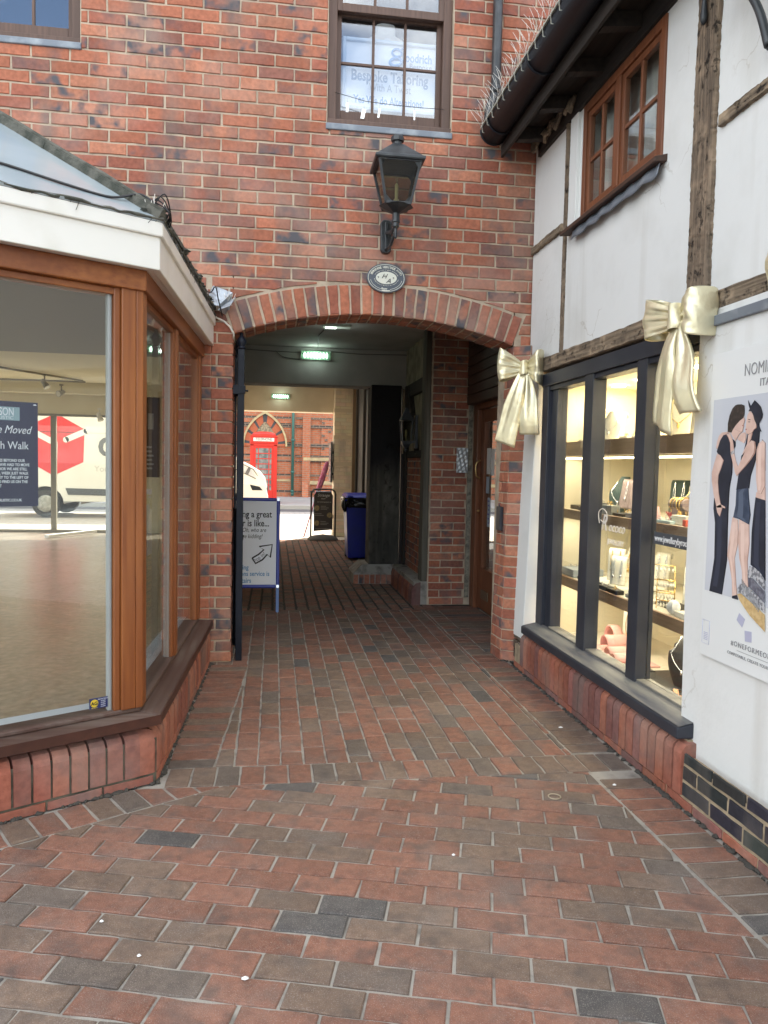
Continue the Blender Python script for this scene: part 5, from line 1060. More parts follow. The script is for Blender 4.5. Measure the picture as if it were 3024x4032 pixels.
m = MB(); m.box(2.09, 2.12, 5.6, 5.9, 0, 2.8); m.box(2.09, 2.15, 5.75, 7.6, 2.06, 2.1); m.box(1.7, 2.2, 5.57, 5.75, 0, 2.79); tag(m.build('return_wall', PB_[1]), 'plain return wall behind the right arch pier', 'wall')
# notice box with crumpled foil
m = MB(); m.grid(lambda u, v: (1.822+u*.115, 7.545-.004*math.sin(u*17+v*9)-.003*math.sin(v*31-u*13)-.012*max(0, .35-v)*math.sin(u*9), 1.35+v*.25), 16, 30); m.box(1.825, 1.935, 7.552, 7.57, 1.352, 1.598)
tag(m.build('foil_notice', M('foil_grey', (.50, .53, .55), .35, .35), fix=False), 'crumpled silvery plastic notice on the inner brick pier', 'notice')
# timber framed panel with lantern
PW = thing('timber_panel_wall', (1.55, 8.3, 0), 'old timber and brick panel wall with bullnose plinth in the passage', 'wall')
m = MB(); courses(m, (Vector((1.555, 9.0, 0)), -Y, Z, -X), 0, 1.1, .24, 1.56, .0765, .12, colf=dcol, depth=.01, joint=.012); m.box(1.562, 1.66, 7.9, 9.05, 0, 1.56, 1); m.build('brick_infill', PB_, PW, fix=False)
m = MB(); m.box(1.57, 1.70, 7.9, 9.5, 1.56, 2.79); m.build('plaster_panel', M('dark_plaster', (.34, .29, .20), .9, col2=(.17, .145, .10), ns=6, bs=30, bstr=.5), PW)
m = MB(); m.box(1.50, 1.60, 7.62, 7.80, .20, 2.79); m.build('stud', wood('grey_oak', (.17, .155, .12), (.06, .055, .045), 'z', .9, 30, .8, .01), PW, bevel=.012)
m = MB(); m.box(1.52, 1.60, 8.90, 8.98, .24, 2.345); m.bar((1.55, 8.75, 2.33), (1.55, 8.25, 1.55), .03, .07, (1, 0, 0)); m.box(1.53, 1.6, 7.80, 8.84, 2.2, 2.345); m.box(1.535, 1.6, 7.80, 8.84, 1.50, 1.58); m.build('stud', DARKOAK, PW, bevel=.01)
m = MB(); y = 8.98
while y > 7.58: bullnose(m, Vector((1.40, y, 0)), dY, nX, .07, 0, .23, .09); y -= .07
m.box(1.415, 1.6, 7.60, 9.0, 0, .18, 1); m.box(1.42, 1.57, 7.6, 9.0, .18, .235, 1); m.build('plinth', [BRICK, MORTAR2], PW, fix=False)
L2_ = thing('passage_lantern', (1.5, 8.15, 1.62), 'small black wall lantern on the timber panel in the passage', 'wall lamp')
m = MB(); c = (1.40, 8.13, 0); m.lathe([(.085, 1.89), (.095, 1.90), (.05, 1.97), (.03, 2.0), (.02, 2.03)], c, 4, rot=sq, smooth=False); m.lathe([(.03, 1.60), (.06, 1.64), (.068, 1.67), (.05, 1.675)], c, 4, rot=sq, smooth=False); m.lathe([(.006, 1.56), (.02, 1.58), (.012, 1.6)], c, 8); 
for i in (-1, 1):
    for j in (-1, 1): m.bar((c[0]+i*.045, c[1]+j*.045, 1.665), (c[0]+i*.058, c[1]+j*.058, 1.9), .010, .010, (0, 1, 0))
m.box(1.49, 1.52, 8.08, 8.18, 1.60, 1.95); m.bar((1.40, 8.13, 1.63), (1.5, 8.13, 1.68), .02, .02); m.build('frame', BLACKM, L2_)
m = MB(); m.lathe([(.052, 1.675), (.066, 1.885)], c, 4, rot=sq, smooth=False); m.build('pane', glass('dirty_glass'), L2_)
m = MB(); m.lathe([(.012, 1.68), (.012, 1.78), (.004, 1.80)], c, 8); m.build('candle_lamp', M('bulb_glass', (.78, .74, .55)), L2_)
# big dark post on chamfered plinth, dark doors beyond
PO = thing('oak_post', (1.33, 9.2, 0), 'massive dark oak post on a chamfered brick plinth in the passage', 'post')
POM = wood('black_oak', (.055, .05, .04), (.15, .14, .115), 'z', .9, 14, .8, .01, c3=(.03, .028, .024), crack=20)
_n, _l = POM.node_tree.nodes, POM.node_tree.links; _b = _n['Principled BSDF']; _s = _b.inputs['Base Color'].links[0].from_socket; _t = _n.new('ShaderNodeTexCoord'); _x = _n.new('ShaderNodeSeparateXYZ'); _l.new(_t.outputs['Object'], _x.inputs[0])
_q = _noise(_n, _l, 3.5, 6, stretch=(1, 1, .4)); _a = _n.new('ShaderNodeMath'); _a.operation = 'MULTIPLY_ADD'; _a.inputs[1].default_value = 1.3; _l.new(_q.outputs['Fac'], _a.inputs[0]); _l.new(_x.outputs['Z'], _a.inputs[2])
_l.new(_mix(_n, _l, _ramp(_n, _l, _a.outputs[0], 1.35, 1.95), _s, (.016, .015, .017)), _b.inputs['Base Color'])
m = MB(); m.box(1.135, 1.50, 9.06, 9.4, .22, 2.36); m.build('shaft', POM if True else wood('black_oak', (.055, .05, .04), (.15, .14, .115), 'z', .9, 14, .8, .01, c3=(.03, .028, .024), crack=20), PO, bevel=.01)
m = MB(); m.hexa([(.945, 8.96, 0), (1.42, 8.96, 0), (1.55, 9.5, 0), (.945, 9.5, 0), (.945, 8.96, .12), (1.42, 8.96, .12), (1.55, 9.5, .12), (.945, 9.5, .12)], 1); m.hexa([(.945, 8.96, .121), (1.42, 8.96, .121), (1.55, 9.5, .121), (.945, 9.5, .121), (1.06, 9.03, .225), (1.42, 9.03, .225), (1.55, 9.5, .225), (1.06, 9.5, .225)], 1)
for k in range(7): x0 = .95+k*.066; brick(m, [(x0, .004), (x0+.056, .004), (x0+.056, .112), (x0, .112)], (Vector((0, 8.955, 0)), X, Z, -Y), dcol(), depth=.008)
m.build('plinth', [BRICK, MORTAR2], PO, fix=False)
m = MB(); courses(m, (Vector((1.575, 9.1, 0)), -Y, Z, -X), 0, .12, .24, 2.3, .0765, .12, colf=dcol, depth=.01)
tag(m.build('brick_strip', PB_, fix=False), 'narrow strip of brick between oak post and timber panel', 'wall')
DB = thing('dark_doors', (1.55, 12, 0), 'dark navy panelled doors along the passage behind the oak post', 'door')
m = MB(); m.box(1.56, 1.62, 9.4, 15.1, 0, 3.0); m.build('door_panel', M('door_navy', (.014, .015, .022), .45), DB)
m = MB(); 
for y in (13.2, 14.35, 11.6, 10.2): m.box(1.52, 1.57, y, y+.07, 0, 2.9)
m.build('door_post', DARKOAK, DB, bevel=.004)
m = MB(); m.box(1.50, 1.57, 14.78, 14.86, 0, 2.9); m.build('door_post', wood('trim_brown', (.20, .12, .06), (.12, .07, .035), 'z', .5), DB, bevel=.006)
# cream painted brick pier at the street end
CP = thing('brick_pier', (1.36, 15.2, 0), 'cream painted brick pier at the street end of the passage', 'brick pier')
m = MB(); cc_ = lambda *a: tuple(q*rnd.uniform(.94, 1.05) for q in (.74, .64, .49))+(0,)
courses(m, (Vector((0, 15.0, 0)), X, Z, -Y), 1.165, 1.60, 0, 3.0, .075, .225, joint=.007, colf=cc_, depth=.008); courses(m, (Vector((1.165, 15.3, 0)), -Y, Z, -X), 0, .3, 0, 3.0, .075, .22, joint=.007, colf=cc_, depth=.008)
for k in range(5): z = .35+k*.52; m.box(1.155, 1.60, 14.992, 15.3, z, z+.075, 1)
m.box(1.172, 1.62, 15.006, 15.5, 0, 3.0, 1)
m.build('pier_bricks', [brick_mat('painted_brick', (.66, .56, .42), 8, 60, .8, .2, va=.15, grime_shade=1.2, bloom=.1), M('cream_joint', (.62, .52, .38), .85)], CP, fix=False)
NBD = thing('wall_notice_case', (1.13, 15.15, 1.1), 'slim black notice case fixed to the side of the cream pier', 'notice board')
m = MB(); m.box(1.105, 1.135, 14.98, 15.5, 1.06, 1.85); m.build('case', BLACKM, NBD, bevel=.004)
m = MB(); m.box(1.098, 1.104, 15.0, 15.48, 1.08, 1.83); m.build('glazing', M('case_glass', (.35, .36, .38), .1, col2=(.65, .63, .58), ns=14, lo=.45, hi=.6), NBD)
for z in (1.2, 1.62): m = MB(); m.box(1.135, 1.168, 15.03, 15.08, z, z+.05); m.build('mounting', BLACKM, NBD)
# emergency lamps
LED = M('led_cool', (.85, 1, .9), .3, emit=(.78, 1, .86), es=5); LENS = glass('lamp_cover', (.80, .92, .84), 1.35, .15); LBASE = M('lamp_base', (.55, .62, .55), .4)
def emer(cx, y, z, w, h, lab, face='y', power=.3):
    o = thing('emergency_lamp', (cx, y, z), lab, 'lamp', 'lit emergency lamps in the passage')
    m = MB()
    if face == 'y': m.box(cx-w/2, cx+w/2, y-.03, y, z, z+h); m.build('base', LBASE, o, bevel=.008)
    else: m.box(cx-w/2, cx+w/2, y-.06, y+.06, z-.03, z); m.build('base', LBASE, o, bevel=.008)
    m = MB()
    for k in range(8):
        x = cx-w*.36+w*.72*k/7
        if face == 'y': m.lathe([(.001, -h*.30), (.008, -h*.06), (.010, 0), (.008, h*.06), (.001, h*.30)], (x, y-.042, z+h/2), 6, sy=.4)
        elif k < 4: m.box(x-.010, x+.010, y-.04, y+.04, z-.036, z-.031)
    m.build('led', LED if face == 'y' else M('led_dim', (.85, 1, .9), .3, emit=(.85, 1, .9), es=1.2), o)
    m = MB()
    if face == 'y': m.box(cx-w/2+.005, cx+w/2-.005, y-.07, y-.031, z+.005, z+h-.005); m.build('cover', LENS, o, bevel=.015)
    l = bpy.data.lights.new('emergency_light', 'POINT'); l.energy = power; l.color = (.85, 1, .92); l.shadow_soft_size = .05; lo = bpy.data.objects.new('emergency_light', l); COL.objects.link(lo); lo.location = (cx, y-.12, z+h/2) if face == 'y' else (cx, y, z-.15)
emer(.475, YB1, 2.635, .36, .11, 'lit emergency lamp on the grey beam'); emer(.115, YB2, 2.665, .37, .10, 'lit emergency lamp on the cream beam')
emer(.60, 7.68, 2.79, .28, .03, 'lit slim lamp on the ceiling just inside the arch', 'z', .2)
m = MB(); m.tube([(.52, 7.78, 2.785), (.46, 8.3, 2.784), (.50, 9.19, 2.78)], .006, 6); m.tube(catn([(-.6, 9.19, 2.74), (.2, 9.19, 2.72), (.5, 9.19, 2.75), (1.0, 9.19, 2.73), (1.6, 9.19, 2.74), (1.62, 9.185, 2.70), (1.625, 9.19, 2.4), (1.58, 9.19, 2.33), (1.5, 9.19, 2.34)]), .006, 6); m.tube(catn([(.0, 9.19, 2.73), (.1, 9.19, 2.66), (.29, 9.19, 2.64)]), .005, 6)
tag(m.build('beam_cable', M('grey_cable', (.16, .155, .145), .6)), 'grey painted cable looping along the plastered beam', 'cable')
# iron gate folded open
GA = thing('iron_gate', (-.24, 5.47, 0), 'dark navy iron gate folded open against the left pier', 'gate')
m = MB(); gp = Vector((-.232, 5.475, 0)); m.box(gp.x-.022, gp.x+.022, gp.y-.022, gp.y+.022, .0, 2.19); m.lathe([(.022, 2.19), (.03, 2.20), (.022, 2.21), (.034, 2.235), (.034, 2.25), (.018, 2.275), (.012, 2.285), (.014, 2.295), (.004, 2.31)], (gp.x, gp.y, 0), 12); m.box(gp.x-.03, gp.x+.03, gp.y-.03, gp.y+.03, 1.885, 1.94); m.tube([(gp.x, gp.y, 1.91), (gp.x+.05, gp.y-.005, 1.905)], .007, 8); m.tube([(gp.x, gp.y, -.01), (gp.x, gp.y, .06)], .014, 8); m.build('gate_post', GATEM, GA, bevel=.003)
ge = Vector((-.50, 6.62, 0)); dg = (ge-gp).normalized(); gl = (ge-gp).length
for z in (.10, 1.05, 1.90): m = MB(); m.bar(gp+Z*z, ge+Z*z, .016, .045); m.build('rail', GATEM, GA)
for k in range(1, 12):
    p = gp+dg*(gl*k/11.5); m = MB(); t = 2.06+.12*(1-k/12); m.box(p.x-.008, p.x+.008, p.y-.008, p.y+.008, .06, t); m.lathe([(.008, t), (.02, t+.03), (.001, t+.12)], (p.x, p.y, 0), 6); m.build('bar', GATEM, GA)
m = MB(); m.hexa([gp+dg*.03+Vector((-.003, 0, .1)), ge+Vector((-.003, 0, .1)), ge+Vector((.003, 0, .1)), gp+dg*.03+Vector((.003, 0, .1)), gp+dg*.03+Vector((-.003, 0, 1.05)), ge+Vector((-.003, 0, 1.05)), ge+Vector((.003, 0, 1.05)), gp+dg*.03+Vector((.003, 0, 1.05))]); m.build('sheet', GATEM, GA)
m = MB(); m.box(-.285, -.24, 5.44, 5.50, 1.88, 1.94); m.build('hinge', GATEM, GA)
# ------------------------------------------------------------------ A-board
AB = thing('a_board', (-.25, 7.45, 0), 'blue framed pavement sign advertising an alterations service', 'pavement sign')
BLUF = M('frame_blue', (.014, .035, .36), .35); 
al = R(9); nA = Vector((0, -math.cos(al), math.sin(al))); uA = Vector((0, math.sin(al), math.cos(al))); a0 = Vector((-.26, 7.28, .225))
def ap(u, v, o=0): return a0+X*u+uA*v+nA*o
def quadbox(m, u0, u1, v0, v1, o0, o1, f=ap, mi=0): m.hexa([f(u0, v0, o0), f(u1, v0, o0), f(u1, v0, o1), f(u0, v0, o1), f(u0, v1, o0), f(u1, v1, o0), f(u1, v1, o1), f(u0, v1, o1)], mi)
WA, HA = .325, .86
m = MB(); quadbox(m, -WA+.03, WA-.03, .03, HA-.03, -.015, .0); m.build('poster_panel', M('poster_cool_white', (.86, .88, .92), .35), AB)
m = MB()
for q in ((-WA, -WA+.032, 0, HA), (WA-.032, WA, 0, HA), (-WA+.032, WA-.032, 0, .032), (-WA+.032, WA-.032, HA-.032, HA)): quadbox(m, *q, -.02, .012)
m.build('frame', BLUF, AB, bevel=.010, seg=3)
m = MB()
for u, v in ((WA-.016, .016), (WA-.016, HA-.016), (-WA+.016, .016), (-WA+.016, HA-.016)): quadbox(m, u-.013, u+.013, v-.013, v+.013, .0125, .015)
m.build('corner_clip', M('chrome_grey', (.5, .52, .55), .25, .8), AB)
for u in (-WA+.016, WA-.016):
    m = MB(); m.bar(ap(u, .0, -.005), ap(u, -.23, -.005), .028, .02, (0, 1, 0)); m.build('leg', M('leg_blue', (.10, .20, .48), .4), AB)
    m = MB(); m.bar(ap(u, HA-.05, -.03), Vector((a0.x+u, 7.78, .005)), .024, .02, (0, 1, 0)); m.build('back_leg', BLUF, AB)
def at_(txt, u, v, s, mat=INK, al_='RIGHT', **k): T(AB, txt, ap(u, v, .002), X, uA, s, mat, al_, **k)
at_('Finding a great', .248, .672, .088, bold=.016, sx=.80); at_('tailor is like...', .225, .586, .088, bold=.016, sx=.80)
at_('...Oh, who are', .195, .532, .056, shear=.25, sx=.78); at_('we kidding!', .160, .472, .056, shear=.25, sx=.78)
BL3 = M('text_blue', (.10, .30, .55), .5); at_('and clothing', .035, .175, .062, BL3, bold=.014, sx=.8); at_('alterations service is', .232, .115, .062, BL3, bold=.014, sx=.8); at_('upstairs', .062, .05, .062, BL3, bold=.014, sx=.8)
AP_ = [(.068, .283), (.100, .232), (.165, .268), (.208, .318), (.238, .289), (.255, .412), (.133, .393), (.176, .362), (.128, .318)]
m = MB(); m.tube([ap(u, v, .002) for u, v in AP_+AP_[:1]], .0075, 6); m.build('arrow_outline', INK, AB)
m = MB(); m.prism([ap(u, v, .0012) for u, v in AP_], nA*.0006); m.build('arrow', M('poster_cool_white', (.86, .88, .92)), AB)
T(AB, 'Pop in!', ap(.146, .278, .0026), X*.75+uA*.62, uA*.75-X*.62, .050, M('txt_grey', (.16, .17, .19)), sx=.9)
m = MB(); m.prism([ap(u, v, .001) for u, v in ((-.20, .38), (-.10, .36), (-.03, .40), (-.01, .50), (-.10, .515), (-.20, .50))], nA*.0005); m.build('printed_basket', M('print_dark_green', (.06, .06, .035), .7, col2=(.13, .12, .07), ns=60), AB)
# ------------------------------------------------------------------ cafe swing sign
CS = thing('swing_sign', (.92, 14.25, 0), 'dark menu swing sign with domed rubber base at the passage end', 'pavement sign')
m = MB(); hw, r = .225, .09; pts = [(.92-hw, 14.22, .06), (.92-hw, 14.22, .95-r)]+[(.92-hw+r-r*math.cos(t), 14.22, .95-r+r*math.sin(t)) for t in (R(30), R(60), R(90))]+[(.92+hw-r+r*math.sin(t), 14.22, .95-r+r*math.cos(t)) for t in (0, R(30), R(60), R(90))]+[(.92+hw, 14.22, .06)]
m.tube(pts, .017, 10); m.build('hoop_frame', BLACKM, CS)
m = MB(); x0, x1, y = .745, 1.095, 14.20; m.prism([(x0, y, .17), (x1, y, .20), (x1, y, .84), (x1-.04, y, .90), (x0+.04, y, .90), (x0, y, .84)], (0, .012, 0)); m.build('panel', M('menu_dark', (.055, .045, .038), .5), CS)
m = MB(); m.box(.78, .80, 14.2, 14.24, .88, .935); m.box(1.04, 1.06, 14.2, 14.24, .88, .935); m.box(.79, 1.05, 14.19, 14.2, .90, .918); m.build('hanger', M('chrome_grey', (.5, .52, .55)), CS)
m = MB(); m.grid(lambda u, v: (.92+math.cos(v*2*math.pi)*(.29-.07*u-.2*u*u*u), 14.24+math.sin(v*2*math.pi)*(.20-.05*u-.12*u*u*u), .01+.10*u**.7), 8, 32); m.build('base', M('rubber', (.085, .08, .075), .8), CS)
TXB = M('menu_text', (.62, .58, .50), .6); y = 14.197
T(CS, 'Strange', (.92, y, .815), X, Z, .075, M('menu_text_pale', (.6, .58, .54), .6), shear=.3, bold=.003); T(CS, 'BREW', (.92, y, .765), X, Z, .03, TXB)
T(CS, 'MOST DRINKS AVAILABLE ICED', (.935, y, .705), X, Z, .024, TXB, sx=.78)
for cx, cz in ((.80, .60), (1.035, .47), (.80, .32)):
    m = MB(); m.prism([(cx+.048*math.cos(t), y, cz+.052*math.sin(t)) for t in [k*math.pi/10 for k in range(20)]], (0, .002, 0)); m.build('menu_picture', M('menu_pic', (.20, .16, .10), .6, col2=(.45, .33, .12), ns=30), CS)
for u, z, w in ((.87, .63, .10), (.87, .60, .15), (.87, .575, .12), (.76, .49, .13), (.76, .46, .17), (.87, .345, .10), (.87, .315, .15), (.87, .29, .12), (.77, .215, .3)):
    m = MB(); m.box(u, u+w, y, y+.002, z, z+.011); m.build('menu_line', M('menu_line', (.26, .235, .20), .6), CS)
# ------------------------------------------------------------------ wheelie bin
WB = thing('wheelie_bin', (1.22, 11.5, 0), 'blue wheelie bin with black bag stuffed under its lid beside the oak post', 'bin')
BINB = M('bin_blue', (.012, .028, .42), .4, col2=(.016, .035, .34), ns=5); bx0, bx1, by0, by1 = 1.06, 1.44, 11.22, 11.78
m = MB(); m.hexa([(bx0+.045, by0+.04, .03), (bx1-.01, by0+.04, .03), (bx1-.01, by1-.1, .03), (bx0+.045, by1-.1, .03), (bx0, by0, .90), (bx1+.06, by0, .90), (bx1+.06, by1, .90), (bx0, by1, .90)]); m.box(bx0-.015, bx1+.07, by0-.015, by1+.015, .87, .905); m.build('body', BINB, WB, bevel=.02)
m = MB(); m.hexa([(bx0-.02, by0-.03, .925), (bx1+.08, by0-.03, .925), (bx1+.08, by1+.02, .94), (bx0-.02, by1+.02, .94), (bx0+.02, by0+.02, .965), (bx1+.04, by0+.02, .965), (bx1+.04, by1, .985), (bx0+.02, by1, .985)]); m.box(bx0+.02, bx0+.10, by0-.06, by0-.02, .93, .965); m.build('lid', BINB, WB, bevel=.015)
m = MB(); m.tube([(bx0+.08, by1-.06, .10), (bx0+.04, by1-.06, .10)], .10, 16); m.tube([(bx1-.04, by1-.06, .10), (bx1, by1-.06, .10)], .10, 16); m.build('wheel', BLACKP, WB)
m = MB()
def bag(u, v):
    t = u*2*math.pi; rx, ry = .27, .33; wv = .012*math.sin(t*9+v*4)+.008*math.sin(t*17-v*7); dr = .10+.10*max(0, math.sin(t*1.0+2.4))+.025*math.sin(t*5); 
    sx_ = (abs(math.cos(t))**.35)*(1 if math.cos(t) > 0 else -1); sy_ = (abs(math.sin(t))**.35)*(1 if math.sin(t) > 0 else -1)
    return (1.265+sx_*(.238+wv-.02*v), 11.5+sy_*(.325+wv), .93-v*dr)
m.grid(bag, 90, 8)
for k in range(4): m.grid(lambda u, v: (1.035-.045*math.sin(v*3.1)*math.cos(u*6.28+k)+.01*k, 11.22+.03*math.sin(u*6.28)+.02*k, .92-.20*v+.01*math.sin(u*19)), 14, 10)
tag(m.build('bin_bag', M('bag_black', (.012, .012, .014), .22, bs=24, bstr=.5), fix=False), 'crumpled black bin bag hanging over the edge of the blue bin', 'bin bag')
# pink folded parasol beyond the swing sign
m = MB(); a, b = Vector((.80, 14.75, .75)), Vector((1.04, 14.95, 1.47)); dv = b-a
m.tube([a, a+dv*.1, a+dv*.5, a+dv*.8, a+dv*.95, b], [.03, .045, .05, .055, .04, .012], 10)
for k in range(6): t = k*math.pi/3; o_ = Vector((math.cos(t)*.045, math.sin(t)*.045, 0)); m.tube([a+o_*.6, a+dv*.5+o_*1.15, b-dv*.05+o_*.5], .012, 6)
m.tube([Vector((.58, 14.57, .02)), a], .012, 8)
tag(m.build('folded_parasol', M('pink_cloth', (.52, .10, .22), .5, col2=(.62, .25, .38), ns=14)), 'pink folded parasol leaning behind the menu swing sign', 'parasol')
# ================================================================== STREET
HB = thing('brick_hall', (0, 30.5, .1), 'ornate red brick hall with pointed arch and dark brick bands across the street', 'building')
HBR = bricktex('hall_brick', (.52, .165, .075), (.40, .12, .06), (.30, .22, .16), .24, .083, .010)
m = MB(); m.box(-30, 30, 30.5, 38, .1, 12.6); m.build('wall', HBR, HB)
m = MB(); m.box(1.11, 1.42, 30.38, 30.5, .1, 3.3); m.hexa([(1.11, 30.1, .1), (1.35, 30.1, .1), (1.35, 30.5, .1), (1.11, 30.5, .1), (1.11, 30.38, .7), (1.35, 30.38, .7), (1.35, 30.5, .7), (1.11, 30.5, .7)]); m.box(1.85, 12, 30.42, 30.5, .1, 3.2); m.build('buttress', HBR, HB)
DKB = bricktex('dark_band', (.055, .052, .05), (.08, .07, .06), (.30, .22, .16), .24, .083, .010); STN = M('hall_stone', (.50, .40, .22), .85, col2=(.38, .30, .18), ns=6)
m = MB()
for z, h in ((3.18, .083), (2.84, .166), (2.10, .17), (1.70, .083), (1.50, .06), (.95, .07), (.30, .083)):
    m.box(-8, .66, 30.49, 30.5, z, z+h); m.box(.82, 12, 30.405, 30.42, z, z+h*.7)
for i in range(9):
    for j in range(5):
        if (i+j) % 2 == 0: m.box(1.92+i*.125-.06, 1.92+i*.125+.05, 30.40, 30.415, 2.0+j*.25+(i % 3)*.083, 2.08+j*.25+(i % 3)*.083)
m.build('dark_brick_band', DKB, HB)
m = MB(); m.box(1.15, 12, 30.37, 30.42, 1.56, 1.68); m.box(-8, .66, 30.47, 30.5, .72, .80); m.box(1.15, 12, 30.39, 30.42, .62, .76); m.build('stone_band', STN, HB)
# pointed arch: two arcs
def gothic(cx, z0, hw, rise, n=14):
    Rr = (hw*hw+rise*rise)/(2*hw); L_ = []
    t1 = math.asin(min(1, rise/Rr))
    for k in range(n+1): t = t1*k/n; L_.append((cx-hw+Rr-Rr*math.cos(t), z0+Rr*math.sin(t)))
    return L_+[(2*cx-x, z) for x, z in L_[::-1][1:]]
gc = -.355
outer, inner, tym = gothic(gc, 2.09, .87, 1.36), gothic(gc, 2.09, .80, 1.26), gothic(gc, 2.09, .46, .96)
m = MB()
for k in range(len(outer)-1): m.hexa([(outer[k][0], 30.36, outer[k][1]), (outer[k+1][0], 30.36, outer[k+1][1]), (inner[k+1][0], 30.36, inner[k+1][1]), (inner[k][0], 30.36, inner[k][1]), (outer[k][0], 30.5, outer[k][1]), (outer[k+1][0], 30.5, outer[k+1][1]), (inner[k+1][0], 30.5, inner[k+1][1]), (inner[k][0], 30.5, inner[k][1])])
m.build('hood_mould', STN, HB)
m = MB(); RB, DB_ = 0, 1
for k in range(len(inner)-1):
    m.hexa([(inner[k][0], 30.44, inner[k][1]), (inner[k+1][0], 30.44, inner[k+1][1]), (tym[k+1][0], 30.44, tym[k+1][1]), (tym[k][0], 30.44, tym[k][1]), (inner[k][0], 30.5, inner[k][1]), (inner[k+1][0], 30.5, inner[k+1][1]), (tym[k+1][0], 30.5, tym[k+1][1]), (tym[k][0], 30.5, tym[k][1])], 1 if k in (1, 5, 9, 13, 14, 18, 22, 26) else 0)
m.build('arch_bricks', [M('arch_red', (.46, .125, .055), .8, col2=(.36, .10, .05), ns=30), M('arch_dark', (.05, .055, .06), .7)], HB)
m = MB(); m.prism([(x, 30.46, z) for x, z in tym], (0, .03, 0)); m.build('tympanum', M('carved_stone', (.36, .29, .19), .9, col2=(.20, .16, .11), ns=14, lo=.45, hi=.55, bs=10, bstr=1, bdist=.03), HB)
m = MB(); m.box(gc-.46, gc+.46, 30.42, 30.48, .3, 2.09); m.build('dark_window', M('hall_window', (.03, .035, .04), .2), HB)
m = MB(); m.tube([(.735, 30.36, .25), (.735, 30.36, 6)], .055, 12)
for z in (.3, 1.05, 2.3, 3.6): m.tube([(.735, 30.36, z), (.735, 30.36, z+.09)], .075, 12)
m.tube([(.735, 30.36, .27), (.735, 30.26, .20)], .06, 10); tag(m.build('downpipe', M('green_pipe', (.035, .13, .11), .4)), 'green cast iron downpipe on the ornate brick hall', 'drainpipe')
# telephone box
PHR = M('phone_red', (.58, .022, .015), .35); px, py_, pz = -.325, 25.0, .118
PH = thing('telephone_box', (px, py_+.43, pz), 'red telephone box on the far pavement under the pointed brick arch', 'phone box')
hw = .43; m = MB()
for i in (-1, 1):
    for y0 in (py_, py_+.74): m.box(px+i*hw-(.12 if i > 0 else 0), px+i*hw+(.12 if i < 0 else 0), y0, y0+.12, pz, 2.02)
m.box(px-hw-.02, px+hw+.02, py_-.02, py_+.88, pz, pz+.12); m.box(px-hw, px+hw, py_, py_+.86, 1.97, 2.06); m.build('frame', PHR, PH, bevel=.01)
m = MB(); m.box(px-hw-.02, px+hw+.02, py_-.02, py_+.88, 2.06, 2.10); m.box(px-hw, px+hw, py_, py_+.86, 2.10, 2.26)
pts = [(px-hw-.015, py_-.02, 2.26)]+[(px+(hw+.015)*math.sin(t), py_-.02, 2.26+.10*math.cos(t)) for t in [R(-78+156*k/14) for k in range(15)]]+[(px+hw+.015, py_-.02, 2.26)]; m.prism(pts, (0, .9, 0))
def dome(u, v): t = v*2*math.pi; r = math.cos(u*math.pi/2); k = 1/max(abs(math.cos(t)), abs(math.sin(t))); k = 1+(k-1)*.7; return (px+math.cos(t)*r*.40*k, py_+.43+math.sin(t)*r*.40*k, 2.33+.12*math.sin(u*math.pi/2))
m.grid(dome, 6, 32); m.build('roof', PHR, PH, bevel=.004)
m = MB(); m.box(px-.33, px+.33, py_-.028, py_-.018, 2.12, 2.23); m.build('sign_panel', M('phone_sign', (.75, .73, .66), .5), PH); T(PH, 'TELEPHONE', (px, py_-.03, 2.145), X, Z, .115, INK, sx=.82, bold=.004)
for f_, lab in (('front', 0), ('side', 1)):
    dd = MB(); gl_ = MB()
    def B(u0, u1, z0, z1, t0=.02, t1=.05, mm=None):
        if f_ == 'front': mm.box(px+u0, px+u1, py_+t0, py_+t1, z0, z1)
        else: mm.box(px+hw-t1, px+hw-t0, py_+.43+u0, py_+.43+u1, z0, z1)
    for a, b in ((-.31, -.25), (.25, .31)): B(a, b, pz+.12, 1.97, mm=dd)
    B(-.25, .25, pz+.12, .55, mm=dd); B(-.25, .25, 1.90, 1.97, mm=dd)
    for k in range(1, 8): z = .55+1.35*k/8; B(-.25, .25, z-.012, z+.012, mm=dd)
    for u in (-.17, .17): B(u-.012, u+.012, .55, 1.9, .021, .049, mm=dd)
    do = dd.build('door' if not lab else 'side_panel', PHR, PH, bevel=.003); B(-.25, .25, .55, 1.9, .03, .034, mm=gl_); gl_.build('pane', M('phone_glass', (.12, .14, .14), .12, col2=(.30, .31, .30), ns=6), do)
m = MB(); m.box(px-.32, px+.32, py_+.80, py_+.82, pz, 2.0); m.box(px-hw+.02, px-hw+.03, py_+.1, py_+.76, pz, 2.0); m.build('back_panel', PHR, PH)
# delivery van
VN = thing('delivery_van', (-3.4, 20.2, 0), 'white delivery van with red cube logo parked in the street', 'van')
VW = M('van_white', (.74, .72, .66), .28, coat=.5, col2=(.70, .68, .61), ns=1.2); VT = M('van_trim', (.05, .055, .06), .5); vy0, vy1 = 19.2, 21.2; nx0 = -.16
def arcut(cx, r=.42, n=10): return [(cx+r*math.cos(math.pi*k/n), .34+r*math.sin(math.pi*k/n)) for k in range(n+1)]
wR, wF = -5.38, -1.18
prof = [(-6.52, .46), (-6.52, 2.5), (-6.42, 2.64), (-2.55, 2.66), (-2.1, 2.58), (-1.70, 2.34), (-1.16, 1.70), (-.92, 1.50)]
prof += [(-.62, 1.36), (-.36, 1.20), (-.22, 1.02), (-.17, .80), (-.165, .46)]+[(wF+.42, .40)]+[(x, z) for x, z in arcut(wF)]+[(wF-.42, .40), (wR+.42, .40)]+[(x, z) for x, z in arcut(wR)]+[(wR-.42, .46)]
